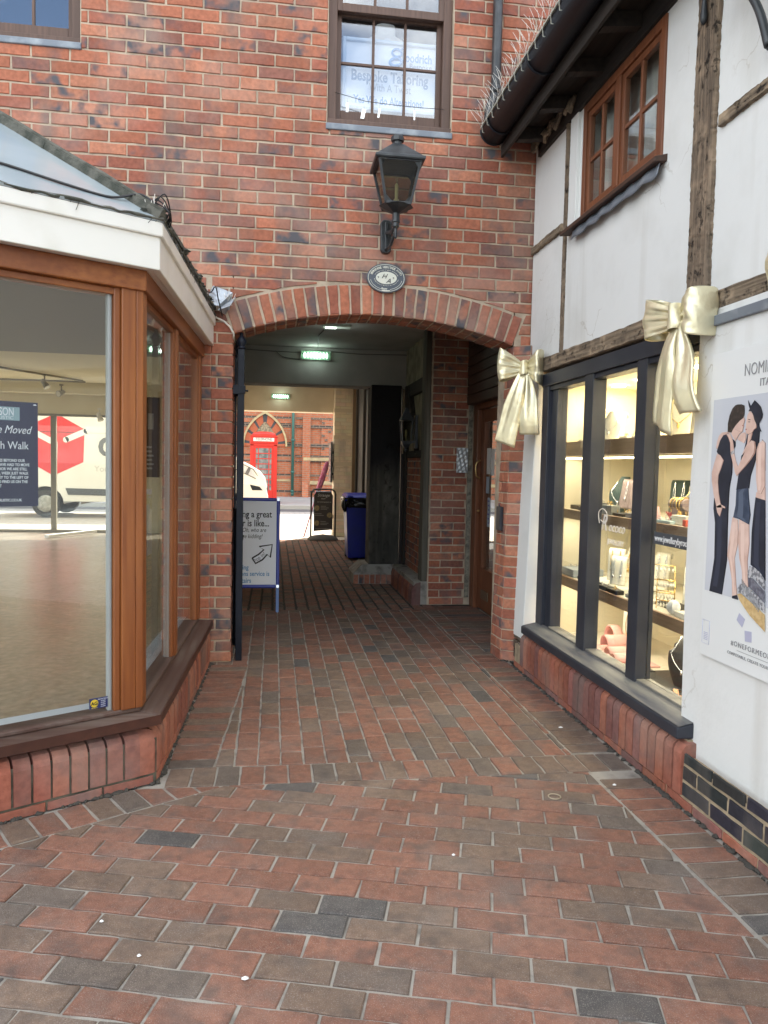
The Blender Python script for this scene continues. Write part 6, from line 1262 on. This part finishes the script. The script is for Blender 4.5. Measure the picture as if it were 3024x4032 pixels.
m = MB(); m.prism([(x, vy0, z) for x, z in prof], (0, vy1-vy0, 0)); m.build('body', VW, VN, bevel=.07, seg=4)
m = MB()
for cx in (wR, wF):
    for y in (vy0+.03, vy1-.22): m.tube([(cx, y, .34), (cx, y+.2, .34)], .325, 28)
    m.box(cx-.40, cx+.40, vy0+.24, vy1-.24, .3, .72)
m.build('wheel', M('tyre', (.03, .03, .032), .85), VN, bevel=.03)
for cx in (wR, wF):
    m = MB(); m.lathe([(.205, .0), (.20, .02), (.16, .03), (.06, .045), (.0, .045)], (0, 0, 0), 24); m.v = [(cx+x, vy0+.032-z, .34+y) for x, y, z in m.v]; m.build('hub_cap', M('steel_wheel', (.42, .41, .37), .4, .5, col2=(.25, .24, .22), ns=12), VN)
    m = MB()
    for k in range(10): t = k*math.pi/5; m.v += []; c_ = Vector((cx+.13*math.cos(t), vy0+.006, .34+.13*math.sin(t))); m.lathe([(.02, 0), (.02, .002)], (0, 0, 0), 8); n8 = 16; m.v[-n8:] = [(c_.x+x, c_.y-z, c_.z+y) for x, y, z in m.v[-n8:]]
    m.build('wheel_hole', BLACKP, VN)
yv = vy0-.004
def side(pts, mat, nm, o=0, th=.002): m = MB(); m.prism([(x, yv-o, z) for x, z in pts], (0, th, 0)); return m.build(nm, mat, VN)
k_ = .00207; lc = (-5.12, 1.76)
q_ = lambda x, y: (lc[0]+(x-835)*k_, lc[1]-(y-800)*k_)
RED = M('logo_red', (.62, .018, .022), .4); 
side([q_(835, 448), q_(1145, 622), q_(1130, 1000), q_(800, 1162), q_(505, 990), q_(515, 600)], RED, 'logo')
WHT = M('logo_white', (.76, .74, .68), .35)
def stroke(pts, w, o):
    m = MB()
    for a, b in zip(pts, pts[1:]):
        A_, B_ = Vector((a[0], yv-o, a[1])), Vector((b[0], yv-o, b[1])); m.bar(A_, B_, .002, w, (0, 1, 0)) if False else None
        d = (B_-A_).normalized(); n = Vector((-d.z, 0, d.x))*w/2; m.prism([A_-n, B_-n, B_+n, A_+n], (0, .001, 0))
    for a in pts: m.prism([(a[0]+math.cos(t)*w/2, yv-o, a[1]+math.sin(t)*w/2) for t in [k*math.pi/8 for k in range(16)]], (0, .001, 0))
    m.build('logo_line', WHT, VN)
stroke([q_(1165, 640), q_(940, 745)], .135, .0022); stroke([q_(505, 620), q_(815, 785), q_(808, 1052)], .135, .0022)
DG = M('logo_grey', (.10, .10, .105), .5); T(VN, 'dpd', (-4.20, yv-.001, 1.50), X, Z, .98, DG, 'LEFT', bold=.012); T(VN, 'Your delivery experts', (-4.26, yv-.001, 1.13), X, Z, .20, M('van_text', (.48, .46, .42), .5), 'LEFT')
side([(-4.92, .72), (-4.86, .56), (-1.75, .52), (-1.75, .68)], VT, 'side_trim', .01, .014)
for x in (-6.2, -3.05, -1.9): side([(x, .5), (x+.008, .5), (x+.008, 2.5), (x, 2.5)], VT, 'panel_gap', .0)
side([(-6.4, 2.05), (-2.0, 2.02), (-2.0, 2.035), (-6.4, 2.065)], M('van_crease', (.55, .53, .48), .4), 'crease', 0)
m = MB(); m.tube([(-4.6, 19.35, .36), (-4.35, 19.4, .42), (-3.4, 19.6, .42)], .035, 10); m.build('exhaust', M('exhaust', (.28, .25, .22), .4, .6), VN)
side([(-.90, 1.435), (-.50, 1.245), (-.40, 1.10), (-.385, 1.10), (-.49, 1.26), (-.90, 1.45)], VT, 'bonnet_gap', .014)
side([(-.93, 1.26), (-.43, 1.03), (-.43, 1.015), (-.93, 1.245)], VT, 'lamp_gap', .014)
side([(-.62, 1.30), (-.56, 1.27), (-.62, 1.12), (-.70, 1.15)], M('lamp_lens_dark', (.12, .12, .13), .1), 'lamp_reflector', .016)
side([(-1.62, 1.45), (-1.05, 1.48), (-1.24, 1.72), (-1.66, 2.12)], M('van_glass', (.02, .025, .03), .05), 'cab_window', .002)
m = MB(); 
m.hexa([(-.88, vy0-.012, 1.26), (-.42, vy0-.012, 1.02), (-.20, vy0+.20, .98), (-.86, vy0+.10, 1.2), (-.90, vy0-.012, 1.42), (-.50, vy0-.008, 1.23), (-.40, vy0+.30, 1.235), (-.86, vy0+.18, 1.44)]); m.build('headlight', M('headlamp', (.50, .52, .54), .06, coat=1), VN, bevel=.02)
m = MB(); m.prism([(-.58, vy0-.014, .88), (-.34, vy0-.014, .83), (-.26, vy0-.014, .74), (-.52, vy0-.014, .74)], (0, .02, 0)); m.hexa([(-.19, vy0+.02, .60), (-.15, vy0+.25, .60), (-.15, vy1-.25, .60), (-.19, vy1-.02, .60), (-.19, vy0+.02, .80), (-.15, vy0+.25, .80), (-.15, vy1-.25, .80), (-.19, vy1-.02, .80)]); m.build('grille', BLACKP, VN)
m = MB(); m.prism([(-.80, vy0-.012, .90), (-.20, vy0-.012, .88), (-.13, vy0-.012, .60), (-.13, vy0-.012, .50), (-.70, vy0-.012, .50)], (0, .14, 0)); m.build('bumper', M('van_bumper', (.60, .59, .55), .4), VN, bevel=.03)
m = MB(); m.box(-1.75, -1.60, vy0-.22, vy0-.05, 1.45, 1.80); m.bar((-1.68, vy0-.08, 1.5), (-1.62, vy0+.02, 1.45), .05, .05); m.build('mirror', VT, VN, bevel=.02)
# ================================================================== JEWELLERY DISPLAY
DC = thing('display_cabinet', (2.3, 4, .22), 'warm cream shelved display cabinet behind the navy shop window', 'display case')
CRW = M('display_cream', (.78, .72, .56), .7, col2=(.74, .68, .52), ns=3); WAL = wood('walnut', (.40, .25, .15), (.28, .165, .095), 'y', .45); SHT = M('shelf_top', (.72, .67, .54), .6)
m = MB(); m.box(2.66, 2.70, 2.4, 5.26, .2, 2.0); m.box(1.91, 2.70, 5.22, 5.26, .2, 2.0); m.box(1.91, 2.70, 2.40, 2.44, .2, 2.0); m.build('back_wall', CRW, DC)
m = MB(); m.box(1.905, 2.70, 2.44, 5.22, 1.985, 2.03); m.build('ceiling', CRW, DC)
m = MB(); m.box(1.91, 2.66, 2.44, 5.22, .17, .232); m.build('base', SHT, DC)
for z0, z1, xf in ((1.495, 1.592, 2.0), (1.07, 1.132, 2.0), (.600, .668, 2.0)):
    m = MB(); m.box(xf, xf+.02, 2.44, 5.22, z0, z1); so_ = m.build('shelf', WAL, DC, bevel=.002)
    m = MB(); m.box(xf+.02, 2.66, 2.44, 5.22, z1-.02, z1-.002); m.build('shelf_top', SHT, so_)
WARM = (1, .86, .63)
DL = M('downlight_glow', (1, .9, .7), .4, emit=(1, .86, .58), es=30)
for k, y in enumerate((4.98, 4.62, 3.95, 3.4)):
    m = MB(); m.tube([(2.32, y, 1.98), (2.32, y, 1.976)], .045, 20); d_ = m.build('downlight', DL, DC); m = MB(); m.tube([(2.32, y, 1.986), (2.32, y, 1.974)], [.064, .060], 20); m.build('bezel', WHITEP, d_) if False else None
def area(loc, sx, sy, e, name):
    l = bpy.data.lights.new(name, 'AREA'); l.shape = 'RECTANGLE'; l.size = sx; l.size_y = sy; l.energy = e; l.color = WARM; o = bpy.data.objects.new(name, l); COL.objects.link(o); o.location = loc
LS = 1.0
area((2.30, 3.9, 1.968), .3, 2.4, 9*LS, 'cabinet_light')
for z in (1.49, 1.068, .597): area((2.10, 3.9, z), .05, 2.5, 4.5*LS, 'shelf_light')
m = MB(); m.box(2.022, 2.034, 2.5, 5.2, 1.474, 1.484); m.build('light_strip', M('strip_glow', (1, .9, .7), .4, emit=(1, .84, .55), es=4), DC)
# display pieces
G_ = 'jewellery pieces in the shop window'
VELB = M('display_black', (.018, .017, .016), .45); VELG = M('display_grey', (.20, .19, .18), .7); VELT = M('display_teal', (.035, .065, .06), .7); VELW = M('display_white', (.80, .76, .64), .6); VELP = M('display_mauve', (.30, .23, .22), .7); PINK = M('display_pink', (.72, .40, .36), .6)
def bust(x, y, z, h, mat, label, face=-Vector((.75, .55, 0)), lean=.10, nk=GOLDM, wide=1.0, chain=True):
    o = thing('necklace_bust', (x, y, z), label, 'display bust'); f = Vector(face).normalized(); sd = Vector((-f.y, f.x, 0)); c = Vector((x, y, z))
    def P(u, v):
        t = v*2*math.pi; a = u
        if a < .62: w = .20+.22*math.sin(min(1, a/.55)*math.pi*.5)
        else: w = .42-.28*((a-.62)/.38)**.55
        d = (.10+.05*math.sin(a*2.6)) if a < .62 else .15-.05*(a-.62)/.38
        q = c+sd*(math.cos(t)*w*h*wide*.86)+f*(math.sin(t)*d*h-(lean*h*(a**1.3)*1.2)+.02)+Z*(a*h)
        return q
    m = MB(); m.grid(P, 26, 28); top = [P(1, k/28) for k in range(28)]; m.poly(top); m.build('form', mat, o, fix=False)
    if chain:
        n = thing('necklace', (x, y, z+h*.5), 'fine pendant necklace on '+label.split(' with ')[0].replace(' on the middle shelf', ', middle shelf').replace(' on the window floor', ''), 'necklace', G_)
        pts = []
        for k in range(33):
            t = -1+2*k/32; a = .93-.62*(1-abs(t)**1.3); u = P(max(.2, a), .25-.25*t*.95); pts.append(u+f*.004)
        m = MB(); m.tube(pts, .0022, 5); m.build('chain', nk, n); pt = pts[16]; m = MB(); m.lathe([(.001, .006), (.006, -.002), (.008, -.014), (.002, -.028)], pt, 8); m.build('pendant', nk, n)
    return o
def tray(x0, x1, y0, y1, z, h, mat, label, nm='display_tray', stuff=0, cat='tray', rim=True):
    o = thing(nm, ((x0+x1)/2, (y0+y1)/2, z), label, cat); m = MB(); m.box(x0, x1, y0, y1, z+.0015, z+h); m.build('block', mat, o, bevel=min(.004, h*.2))
    for k in range(stuff):
        j = thing('ring', ((x0+x1)/2, (y0+y1)/2, z+h), 'small ring or charm on '+label, 'jewellery', G_) if False else None
    if stuff:
        m = MB(); 
        for k in range(stuff):
            cx, cy = rnd.uniform(x0+.01, x1-.01), rnd.uniform(y0+.01, y1-.01); r = rnd.uniform(.006, .011); t0 = rnd.random()*3
            m.tube([(cx+r*math.cos(t)*math.cos(t0), cy+r*math.cos(t)*math.sin(t0), z+h+r+r*math.sin(t)) for t in [i*math.pi/7 for i in range(15)]], .0018, 4, cap=False); m.lathe([(.001, 0), (.004, .003), (.001, .006)], (cx, cy, z+h+2*r), 6)
        q = m.build('jewellery', rnd.choice([GOLDM, SILVER]), None); tag(q, 'small jewellery on the '+label.replace(' nearest', '').replace(', the mullion', ''), 'jewellery', G_)
    return o
def stand(x, y, z, w, h, mat, label, chainmat=GOLDM, tilt=.2, n=2):
    o = thing('jewellery_stand', (x, y, z), label, 'display stand'); f = -Vector((.75, .55, 0)).normalized(); sd = Vector((-f.y, f.x, 0)); c = Vector((x, y, z))
    def P(u, v): 
        if u < .85: return c+sd*((v-.5)*w)-f*(tilt*h*u)+Z*(h*u)
        t = (u-.85)/.15*math.pi; return c+sd*((v-.5)*w)-f*(tilt*h*.85+.018*(1-math.cos(t)))+Z*(h*.85+.03*math.sin(t))
    m = MB(); m.grid(P, 24, 4); m.build('panel', mat, o, solid=.012, fix=False)
    m = MB()
    for k in range(n):
        v = (k+.5)/n; a = P(.90, v)+f*.012; m.tube(catn([a, P(.6, v-.06)+f*.011, P(.38, v)+f*.012, P(.6, v+.06)+f*.011, a]), .0022, 5); p = P(.38, v)+f*.014; m.lathe([(.001, .004), (.008, -.006), (.006, -.018), (.001, -.024)], p, 8)
    q = m.build('chain', chainmat); tag(q, 'chains with drops on '+label, 'jewellery', G_); return o
S1, S2, S3, S0 = 1.590, 1.130, .666, .232
# top shelf
bust(2.12, 4.62, S1, .185, VELW, 'white necklace bust on the top shelf, middle pane', nk=SILVER); stand(2.22, 4.40, S1, .10, .21, VELW, 'white necklace stand beside the top shelf bust', SILVER); stand(2.2, 5.05, S1, .09, .24, VELW, 'white pendant board at the far end of the top shelf', GOLDM, n=1); stand(2.3, 4.93, S1, .08, .20, VELW, 'second white pendant board at the far end of the top shelf', SILVER, n=1)
bust(2.2, 3.92, S1, .24, VELW, 'broad cream necklace bust on the top shelf behind the bow', wide=1.15); stand(2.15, 3.62, S1, .14, .22, VELW, 'cream necklace stand at the near end of the top shelf', GOLDM)
# second shelf
def roll(x, y, z, ln, r, mat, label, n, jm, d=Vector((0, 1, 0)), up_=0):
    o = thing('bracelet_roll', (x, y, z), label, 'display roll'); c = Vector((x, y, z+r+up_)); m = MB(); m.tube([c-d*ln/2, c+d*ln/2], r, 20); m.build('roll', mat, o, bevel=.004)
    if up_: m = MB(); m.box(x-.03, x+.03, y-.03, y+.03, z+.001, z+up_+.01); m.build('foot', mat, o)
    for k in range(n):
        q = c-d*ln*.40+d*(ln*.8*(k+.3)/n); m = MB(); sd = d.cross(Z); sag = rnd.uniform(1.15, 2.0)
        m.tube([q+sd*(r+.004)*math.cos(t)+Z*((r+.004)*math.sin(t)*(1 if math.sin(t) > 0 else sag))+d*rnd.uniform(-.003, .003) for t in [i*math.pi/12 for i in range(25)]], rnd.uniform(.002, .0045), 6, cap=False); b = m.build('bracelet', jm); tag(b, 'bracelet on the '+label, 'bracelet', 'bracelets on '+label)
roll(2.16, 5.03, S2, .14, .035, VELT, 'dark bracelet roll at the far end of the middle shelf', 4, SILVER, up_=.05)
tray(2.06, 2.2, 4.93, 5.12, S2, .03, VELB, 'long dark base at the far end of the middle shelf')
bust(2.22, 4.68, S2, .235, VELT, 'dark green necklace bust on the middle shelf', lean=.3, nk=SILVER); stand(2.16, 4.50, S2+.04, .075, .17, VELP, 'mauve earring board leaning on the middle shelf', SILVER, .35, 1); stand(2.16, 4.38, S2+.04, .075, .165, VELP, 'second mauve earring board nearest the mullion', SILVER, .35, 1)
tray(2.03, 2.10, 4.58, 4.75, S2, .065, VELB, 'black ring box on the middle shelf', stuff=3); tray(2.03, 2.09, 4.40, 4.54, S2, .06, M('box_grey', (.24, .25, .23), .6), 'grey ring box beside the black one', stuff=3); tray(2.03, 2.12, 4.24, 4.38, S2, .02, VELB, 'low black tray by the second mullion', stuff=4)
bust(2.25, 3.80, S2, .23, VELG, 'grey necklace bust with gold chains on the middle shelf', lean=.15); bust(2.20, 3.60, S2, .21, VELG, 'grey necklace bust with pearls at the pane edge', lean=.15, nk=M('pearl', (.85, .82, .74), .25)); roll(2.12, 3.76, S2, .15, .032, VELP, 'mauve bracelet roll beneath the grey busts', 4, GOLDM, up_=.07)
o = thing('trinket_boat', (2.10, 3.56, S2+.07), 'red and white boat shaped dish on the middle shelf', 'dish'); m = MB(); m.grid(lambda u, v: (2.10+.035*math.sin(v*math.pi)*(2*u-1)*1.0, 3.63-.15*v, S2+.10-.035*math.cos((u-.5)*math.pi)*math.sin(v*math.pi)), 10, 16); m.build('hull', VELW, o, solid=.003, fix=False); m = MB(); m.tube([(2.10+.033*math.sin(v*math.pi), 3.63-.15*v, S2+.10) for v in [k/12 for k in range(13)]], .004, 5); m.build('rim', M('boat_red', (.55, .06, .04), .5), o); m = MB(); m.box(2.08, 2.12, 3.52, 3.60, S2+.001, S2+.066); m.build('foot', WAL, o)
tray(2.05, 2.09, 3.58, 3.72, S2, .05, VELW, 'white earring card on the middle shelf', 'earring_card', 4, 'earring card'); tray(2.02, 2.05, 3.53, 3.56, S2, .035, M('box_red', (.55, .09, .05), .5), 'small red ring box at the shelf edge', 'ring_box', 0, 'ring box'); tray(2.02, 2.12, 3.68, 3.84, S2, .018, M('glass_blue', (.45, .58, .58), .2), 'pale blue glass tray on the middle shelf', stuff=5)
o = thing('ring_cone', (2.05, 3.86, S2), 'pink ring cone by the second mullion', 'ring cone'); m = MB(); m.lathe([(.022, .001), (.018, .02), (.004, .085)], (2.05, 3.86, S2), 16); m.build('cone', PINK, o)
o = thing('coral_ornament', (2.09, 3.83, S2), 'red coral ornament beneath the mauve bracelet roll', 'ornament'); m = MB()
for k in range(26): a = Vector((2.10, 3.80, S2+.005)); b = a+Vector((rnd.uniform(-.03, .03), rnd.uniform(-.05, .05), rnd.uniform(.01, .055))); m.tube([a, b], .003, 5)
m.build('coral', M('coral_red', (.50, .05, .04), .5), o)
# third shelf
tray(2.03, 2.25, 4.95, 5.16, S3, .055, M('box_bluegrey', (.36, .40, .43), .6), 'blue grey box tray at the far end of the lower shelf', stuff=7)
for x, y, w, h, l in ((2.17, 4.60, .11, .20, 'tall white bracelet stand on the lower shelf'), (2.10, 4.42, .10, .165, 'shorter white bracelet stand nearest the mullion'), (2.30, 4.74, .11, .16, 'white bracelet stand at the back of the lower shelf')): stand(x, y, S3+.035, w, h, VELW, l, GOLDM if y > 4.5 else SILVER, .05, 2)
tray(2.06, 2.34, 4.28, 4.80, S3, .032, VELW, 'white step platform on the lower shelf', 'display_step', 0, 'platform'); bust(2.09, 4.78, S3, .10, VELB, 'small black pendant stand on the lower shelf', lean=.2)
for k, (y, l) in enumerate(((4.62, 'black ring tray on the lower shelf'), (4.45, 'second black ring tray, nearest the mullion'), (4.31, 'small black ring box beside the mullion'))): tray(2.01, 2.06, y-.07, y+.06, S3, .028, VELB, l, stuff=3)
def rack(x, y, w, h, z, label):
    o = thing('earring_rack', (x, y, z), label, 'earring rack'); m = MB(); f = -Vector((.75, .55, 0)).normalized(); sd = Vector((-f.y, f.x, 0)); c = Vector((x, y, z))
    for s_ in (-1, 1): m.tube([c+sd*s_*w/2+Z*.002, c+sd*s_*w/2+Z*h], .0028, 6)
    for t in (1, .62, .3): m.tube([c-sd*w/2+Z*h*t, c+sd*w/2+Z*h*t], .0028, 6)
    m.build('frame', GOLDM, o); m = MB()
    for t in (1, .62, .3):
        for k in range(6): p = c-sd*w*.42+sd*(w*.84*k/5)+Z*(h*t-.002); m.tube([p, p-Z*.012], .001, 4); m.lathe([(.001, -.012), (.007, -.02), (.006, -.03), (.001, -.036)], p, 6)
    q = m.build('earrings', VELW); tag(q, 'drop earrings hung on the '+label, 'earrings', G_)
rack(2.14, 3.95, .14, .22, S3, 'tall gold earring rack on the lower shelf'); rack(2.08, 3.80, .10, .16, S3, 'short gold earring rack in front of the tall one'); rack(2.22, 3.70, .12, .21, S3, 'gold earring rack near the pane edge')
stand(2.26, 3.86, S3, .09, .23, VELW, 'cream leaf shaped necklace stand between earring racks', GOLDM, .1, 1); bust(2.18, 3.58, S3, .22, VELW, 'cream necklace bust at the near end of the lower shelf', lean=.25); tray(2.10, 2.22, 3.58, 3.98, S3, .018, VELB, 'black base under the earring racks')
o = thing('bangle', (2.07, 3.53, S3+.02), 'thick gold bangle at the pane edge', 'bangle'); m = MB(); m.tube([(2.07+.02*math.cos(t), 3.53+.045*math.cos(t), S3+.10+.05*math.sin(t)) for t in [k*math.pi/16 for k in range(33)]], .006, 8, cap=False); m.build('hoop', GOLDM, o); m = MB(); m.tube([(2.08, 3.53, S3+.002), (2.08, 3.53, S3+.05)], .006, 8); m.build('support', GOLDM, o)
o = thing('crumpled_paper', (2.05, 3.66, S3), 'crumpled white tissue twist on the lower shelf edge', 'tissue'); m = MB(); m.grid(lambda u, v: (2.05+.030*math.sin(u*math.pi)*math.cos(v*6.283)*(1+.2*math.sin(v*31)), 3.66+.038*math.sin(u*math.pi)*math.sin(v*6.283)*(1+.2*math.sin(v*25)), S3+.040-.038*math.cos(u*math.pi)), 10, 24); m.build('tissue', PAPER, o, fix=False)
tray(2.03, 2.16, 3.46, 3.62, S3, .03, VELW, 'white box lid at the near end of the lower shelf', 'box_lid', 2, 'box'); 
for x, y, l in ((2.02, 3.83, 'slim white T shaped ring stand on the lower shelf'), (2.03, 4.66, 'clear ring stand before the white platform')): o = thing('ring_stand', (x, y, S3), l, 'ring stand'); m = MB(); m.tube([(x, y, S3+.002), (x, y, S3+.06)], .004, 8); m.tube([(x, y-.02, S3+.06), (x, y+.02, S3+.06)], .004, 8); m.lathe([(.014, .001), (.012, .005)], (x, y, S3), 12); m.build('rod', VELW, o)
for k, (x, y, w, h) in enumerate(((2.42, 4.86, .10, .22), (2.44, 4.60, .12, .19), (2.40, 4.45, .09, .23), (2.42, 4.02, .11, .20), (2.40, 3.82, .10, .22))): stand(x, y, S3, w, h, VELW, ('farthest', 'broad', 'tall narrow', 'shorter cream', 'nearest')[k]+' necklace stand in the back row of the lower shelf', GOLDM if k % 2 else SILVER, .12, 2)
for k, (x, y, w, h) in enumerate(((2.44, 4.95, .10, .20), (2.46, 4.40, .11, .22), (2.44, 4.0, .10, .18))): stand(x, y, S2, w, h, (VELG, VELT, VELP)[k], ('farthest grey', 'teal', 'mauve')[k]+' necklace stand in the back row of the middle shelf', SILVER, .15, 2)
for k, (x, y, w, h) in enumerate(((2.42, 4.75, .10, .22), (2.44, 4.22, .12, .20), (2.16, 4.28, .08, .17))): stand(x, y, S1, w, h, VELW, ('farther back row', 'nearer back row', 'small front')[k]+' cream necklace stand on the top shelf', GOLDM, .12, 2)
for k, y in enumerate((4.86, 4.70, 4.14, 4.0)): tray(2.04, 2.13, y-.05, y+.05, S3, .022, VELW if k % 2 else VELG, ('far grey', 'far white', 'near grey', 'near white')[k]+' earring tray at the lower shelf edge', stuff=5)
for k, y in enumerate((4.86, 4.16, 3.98)): tray(2.03, 2.10, y-.05, y+.05, S2, .03, (VELB, VELG, VELW)[k], ('black', 'grey', 'white')[k]+' pendant tray at the middle shelf edge', stuff=4)
for k, y in enumerate((4.92, 4.30, 4.14)): tray(2.04, 2.12, y-.05, y+.05, S1, .018, VELW, ('far', 'middle', 'near')[k]+' white ring pad at the top shelf edge', stuff=3)
# window floor
stand(2.34, 4.62, S0, .20, .28, VELW, 'wide cream earring stand on the window floor', GOLDM, .06, 3)
o = thing('scroll_display', (2.16, 4.48, S0), 'pink scrolled bracelet display on the window floor', 'display stand')
for cx, cy, r, w, a0_, a1_ in ((2.20, 4.62, .055, .16, -.3, 3.6), (2.12, 4.42, .040, .14, -.2, 3.5), (2.24, 4.74, .075, .06, -1.2, 3.4), (2.08, 4.30, .035, .10, -.2, 3.4)):
    m = MB(); m.grid(lambda u, v: (cx+(v-.5)*w, cy+r*math.cos(a0_+(a1_-a0_)*u), S0+r*.9+.004+r*math.sin(a0_+(a1_-a0_)*u)), 20, 3); m.build('scroll', PINK, o, solid=.01, fix=False)
m = MB(); m.box(2.0, 2.3, 4.22, 4.80, S0+.0015, S0+.012); m.build('tray', PINK, o, bevel=.004)
for y in (4.40, 4.60): o = thing('ring_stand', (2.0, y, S0), 'clear T shaped ring stand before the pink scrolls, '+('nearer' if y < 4.5 else 'farther')+' one', 'ring stand'); m = MB(); m.tube([(2.0, y, S0+.002), (2.0, y, S0+.07)], .004, 8); m.tube([(2.0, y-.02, S0+.07), (2.0, y+.02, S0+.07)], .004, 8); m.lathe([(.016, .001), (.014, .005)], (2.0, y, S0), 12); m.build('rod', VELW, o)
tray(1.98, 2.14, 3.98, 4.16, S0, .05, VELB, 'black plinth block behind the second mullion', 'display_block', 0, 'plinth')
bust(2.30, 3.92, S0+.05, .25, VELB, 'farther black necklace bust on the window floor', lean=.22); bust(2.13, 3.66, S0+.06, .27, VELB, 'nearer black necklace bust with silver chain on the window floor', lean=.22, nk=SILVER)
tray(2.02, 2.40, 3.72, 4.02, S0, .045, VELB, 'large black tray under the farther black bust', stuff=0); tray(1.95, 2.26, 3.42, 3.71, S0, .055, VELB, 'large black tray under the nearer black bust', stuff=0)
m = MB(); c = Vector((2.0, 3.62, S0+.056)); m.box(1.985, 2.05, 3.55, 3.60, S0+.056, S0+.075); tag(m.build('ring_box', VELB, bevel=.003), 'small black slotted block in front of the nearer black bust', 'ring box')
o = thing('star_ornament', (1.96, 3.46, S0), 'rose gold star ornament on the window floor', 'ornament'); m = MB(); pts = [(1.955, 3.455+(.045 if k % 2 == 0 else .019)*math.sin(k*math.pi/5+.2), S0+.065+(.045 if k % 2 == 0 else .019)*math.cos(k*math.pi/5+.2)) for k in range(10)]; m.prism(pts, (.022, -.012, 0)); m.tube([(1.965, 3.45, S0+.002), (1.965, 3.45, S0+.045)], .010, 8); m.build('star', M('rose_gold', (.85, .45, .25), .25, .9), o, bevel=.003)
tray(2.0, 2.08, 3.31, 3.40, S0, .06, M('box_orange', (.62, .27, .08), .5), 'orange leather box at the window floor edge', 'gift_box', 0, 'box'); tray(1.92, 2.12, 3.40, 3.54, S0, .004, PAPER, 'white printed card lying on the window floor', 'printed_card', 0, 'card')
# small litter on the paving
m = MB(); m.tube([(1.205+.026*math.cos(t), 3.055+.026*math.sin(t), .006) for t in [k*math.pi/12 for k in range(25)]], .0025, 5, cap=False); tag(m.build('rubber_band', M('band', (.42, .35, .25), .5)), 'pale rubber band lying on the paving near the plinth', 'rubber band')
for x, y, s_ in ((-.06, 2.03, .008), (-.50, 2.34, .005), (.66, 2.62, .005), (1.56, 3.9, .010), (1.52, 3.15, .007), (-.36, 2.16, .005)):
    m = MB(); m.lathe([(s_*.4, .001), (s_, .003), (s_*.3, .008)], (x, y, .001), 6, sx=1.4, rot=x*9, smooth=False); tag(m.build('litter', PAPER), 'tiny white scrap of litter on the brick paving', 'litter', 'litter scraps on the paving')

# lettering to plain meshes
bpy.context.view_layer.update(); dg = bpy.context.evaluated_depsgraph_get()
for o in [q for q in S.objects if q.type == 'FONT']:
    me = bpy.data.meshes.new_from_object(o.evaluated_get(dg)); n = bpy.data.objects.new('lettering', me); COL.objects.link(n)
    n.parent = o.parent; n.matrix_parent_inverse = o.matrix_parent_inverse; n.matrix_basis = o.matrix_basis; bpy.data.objects.remove(o)
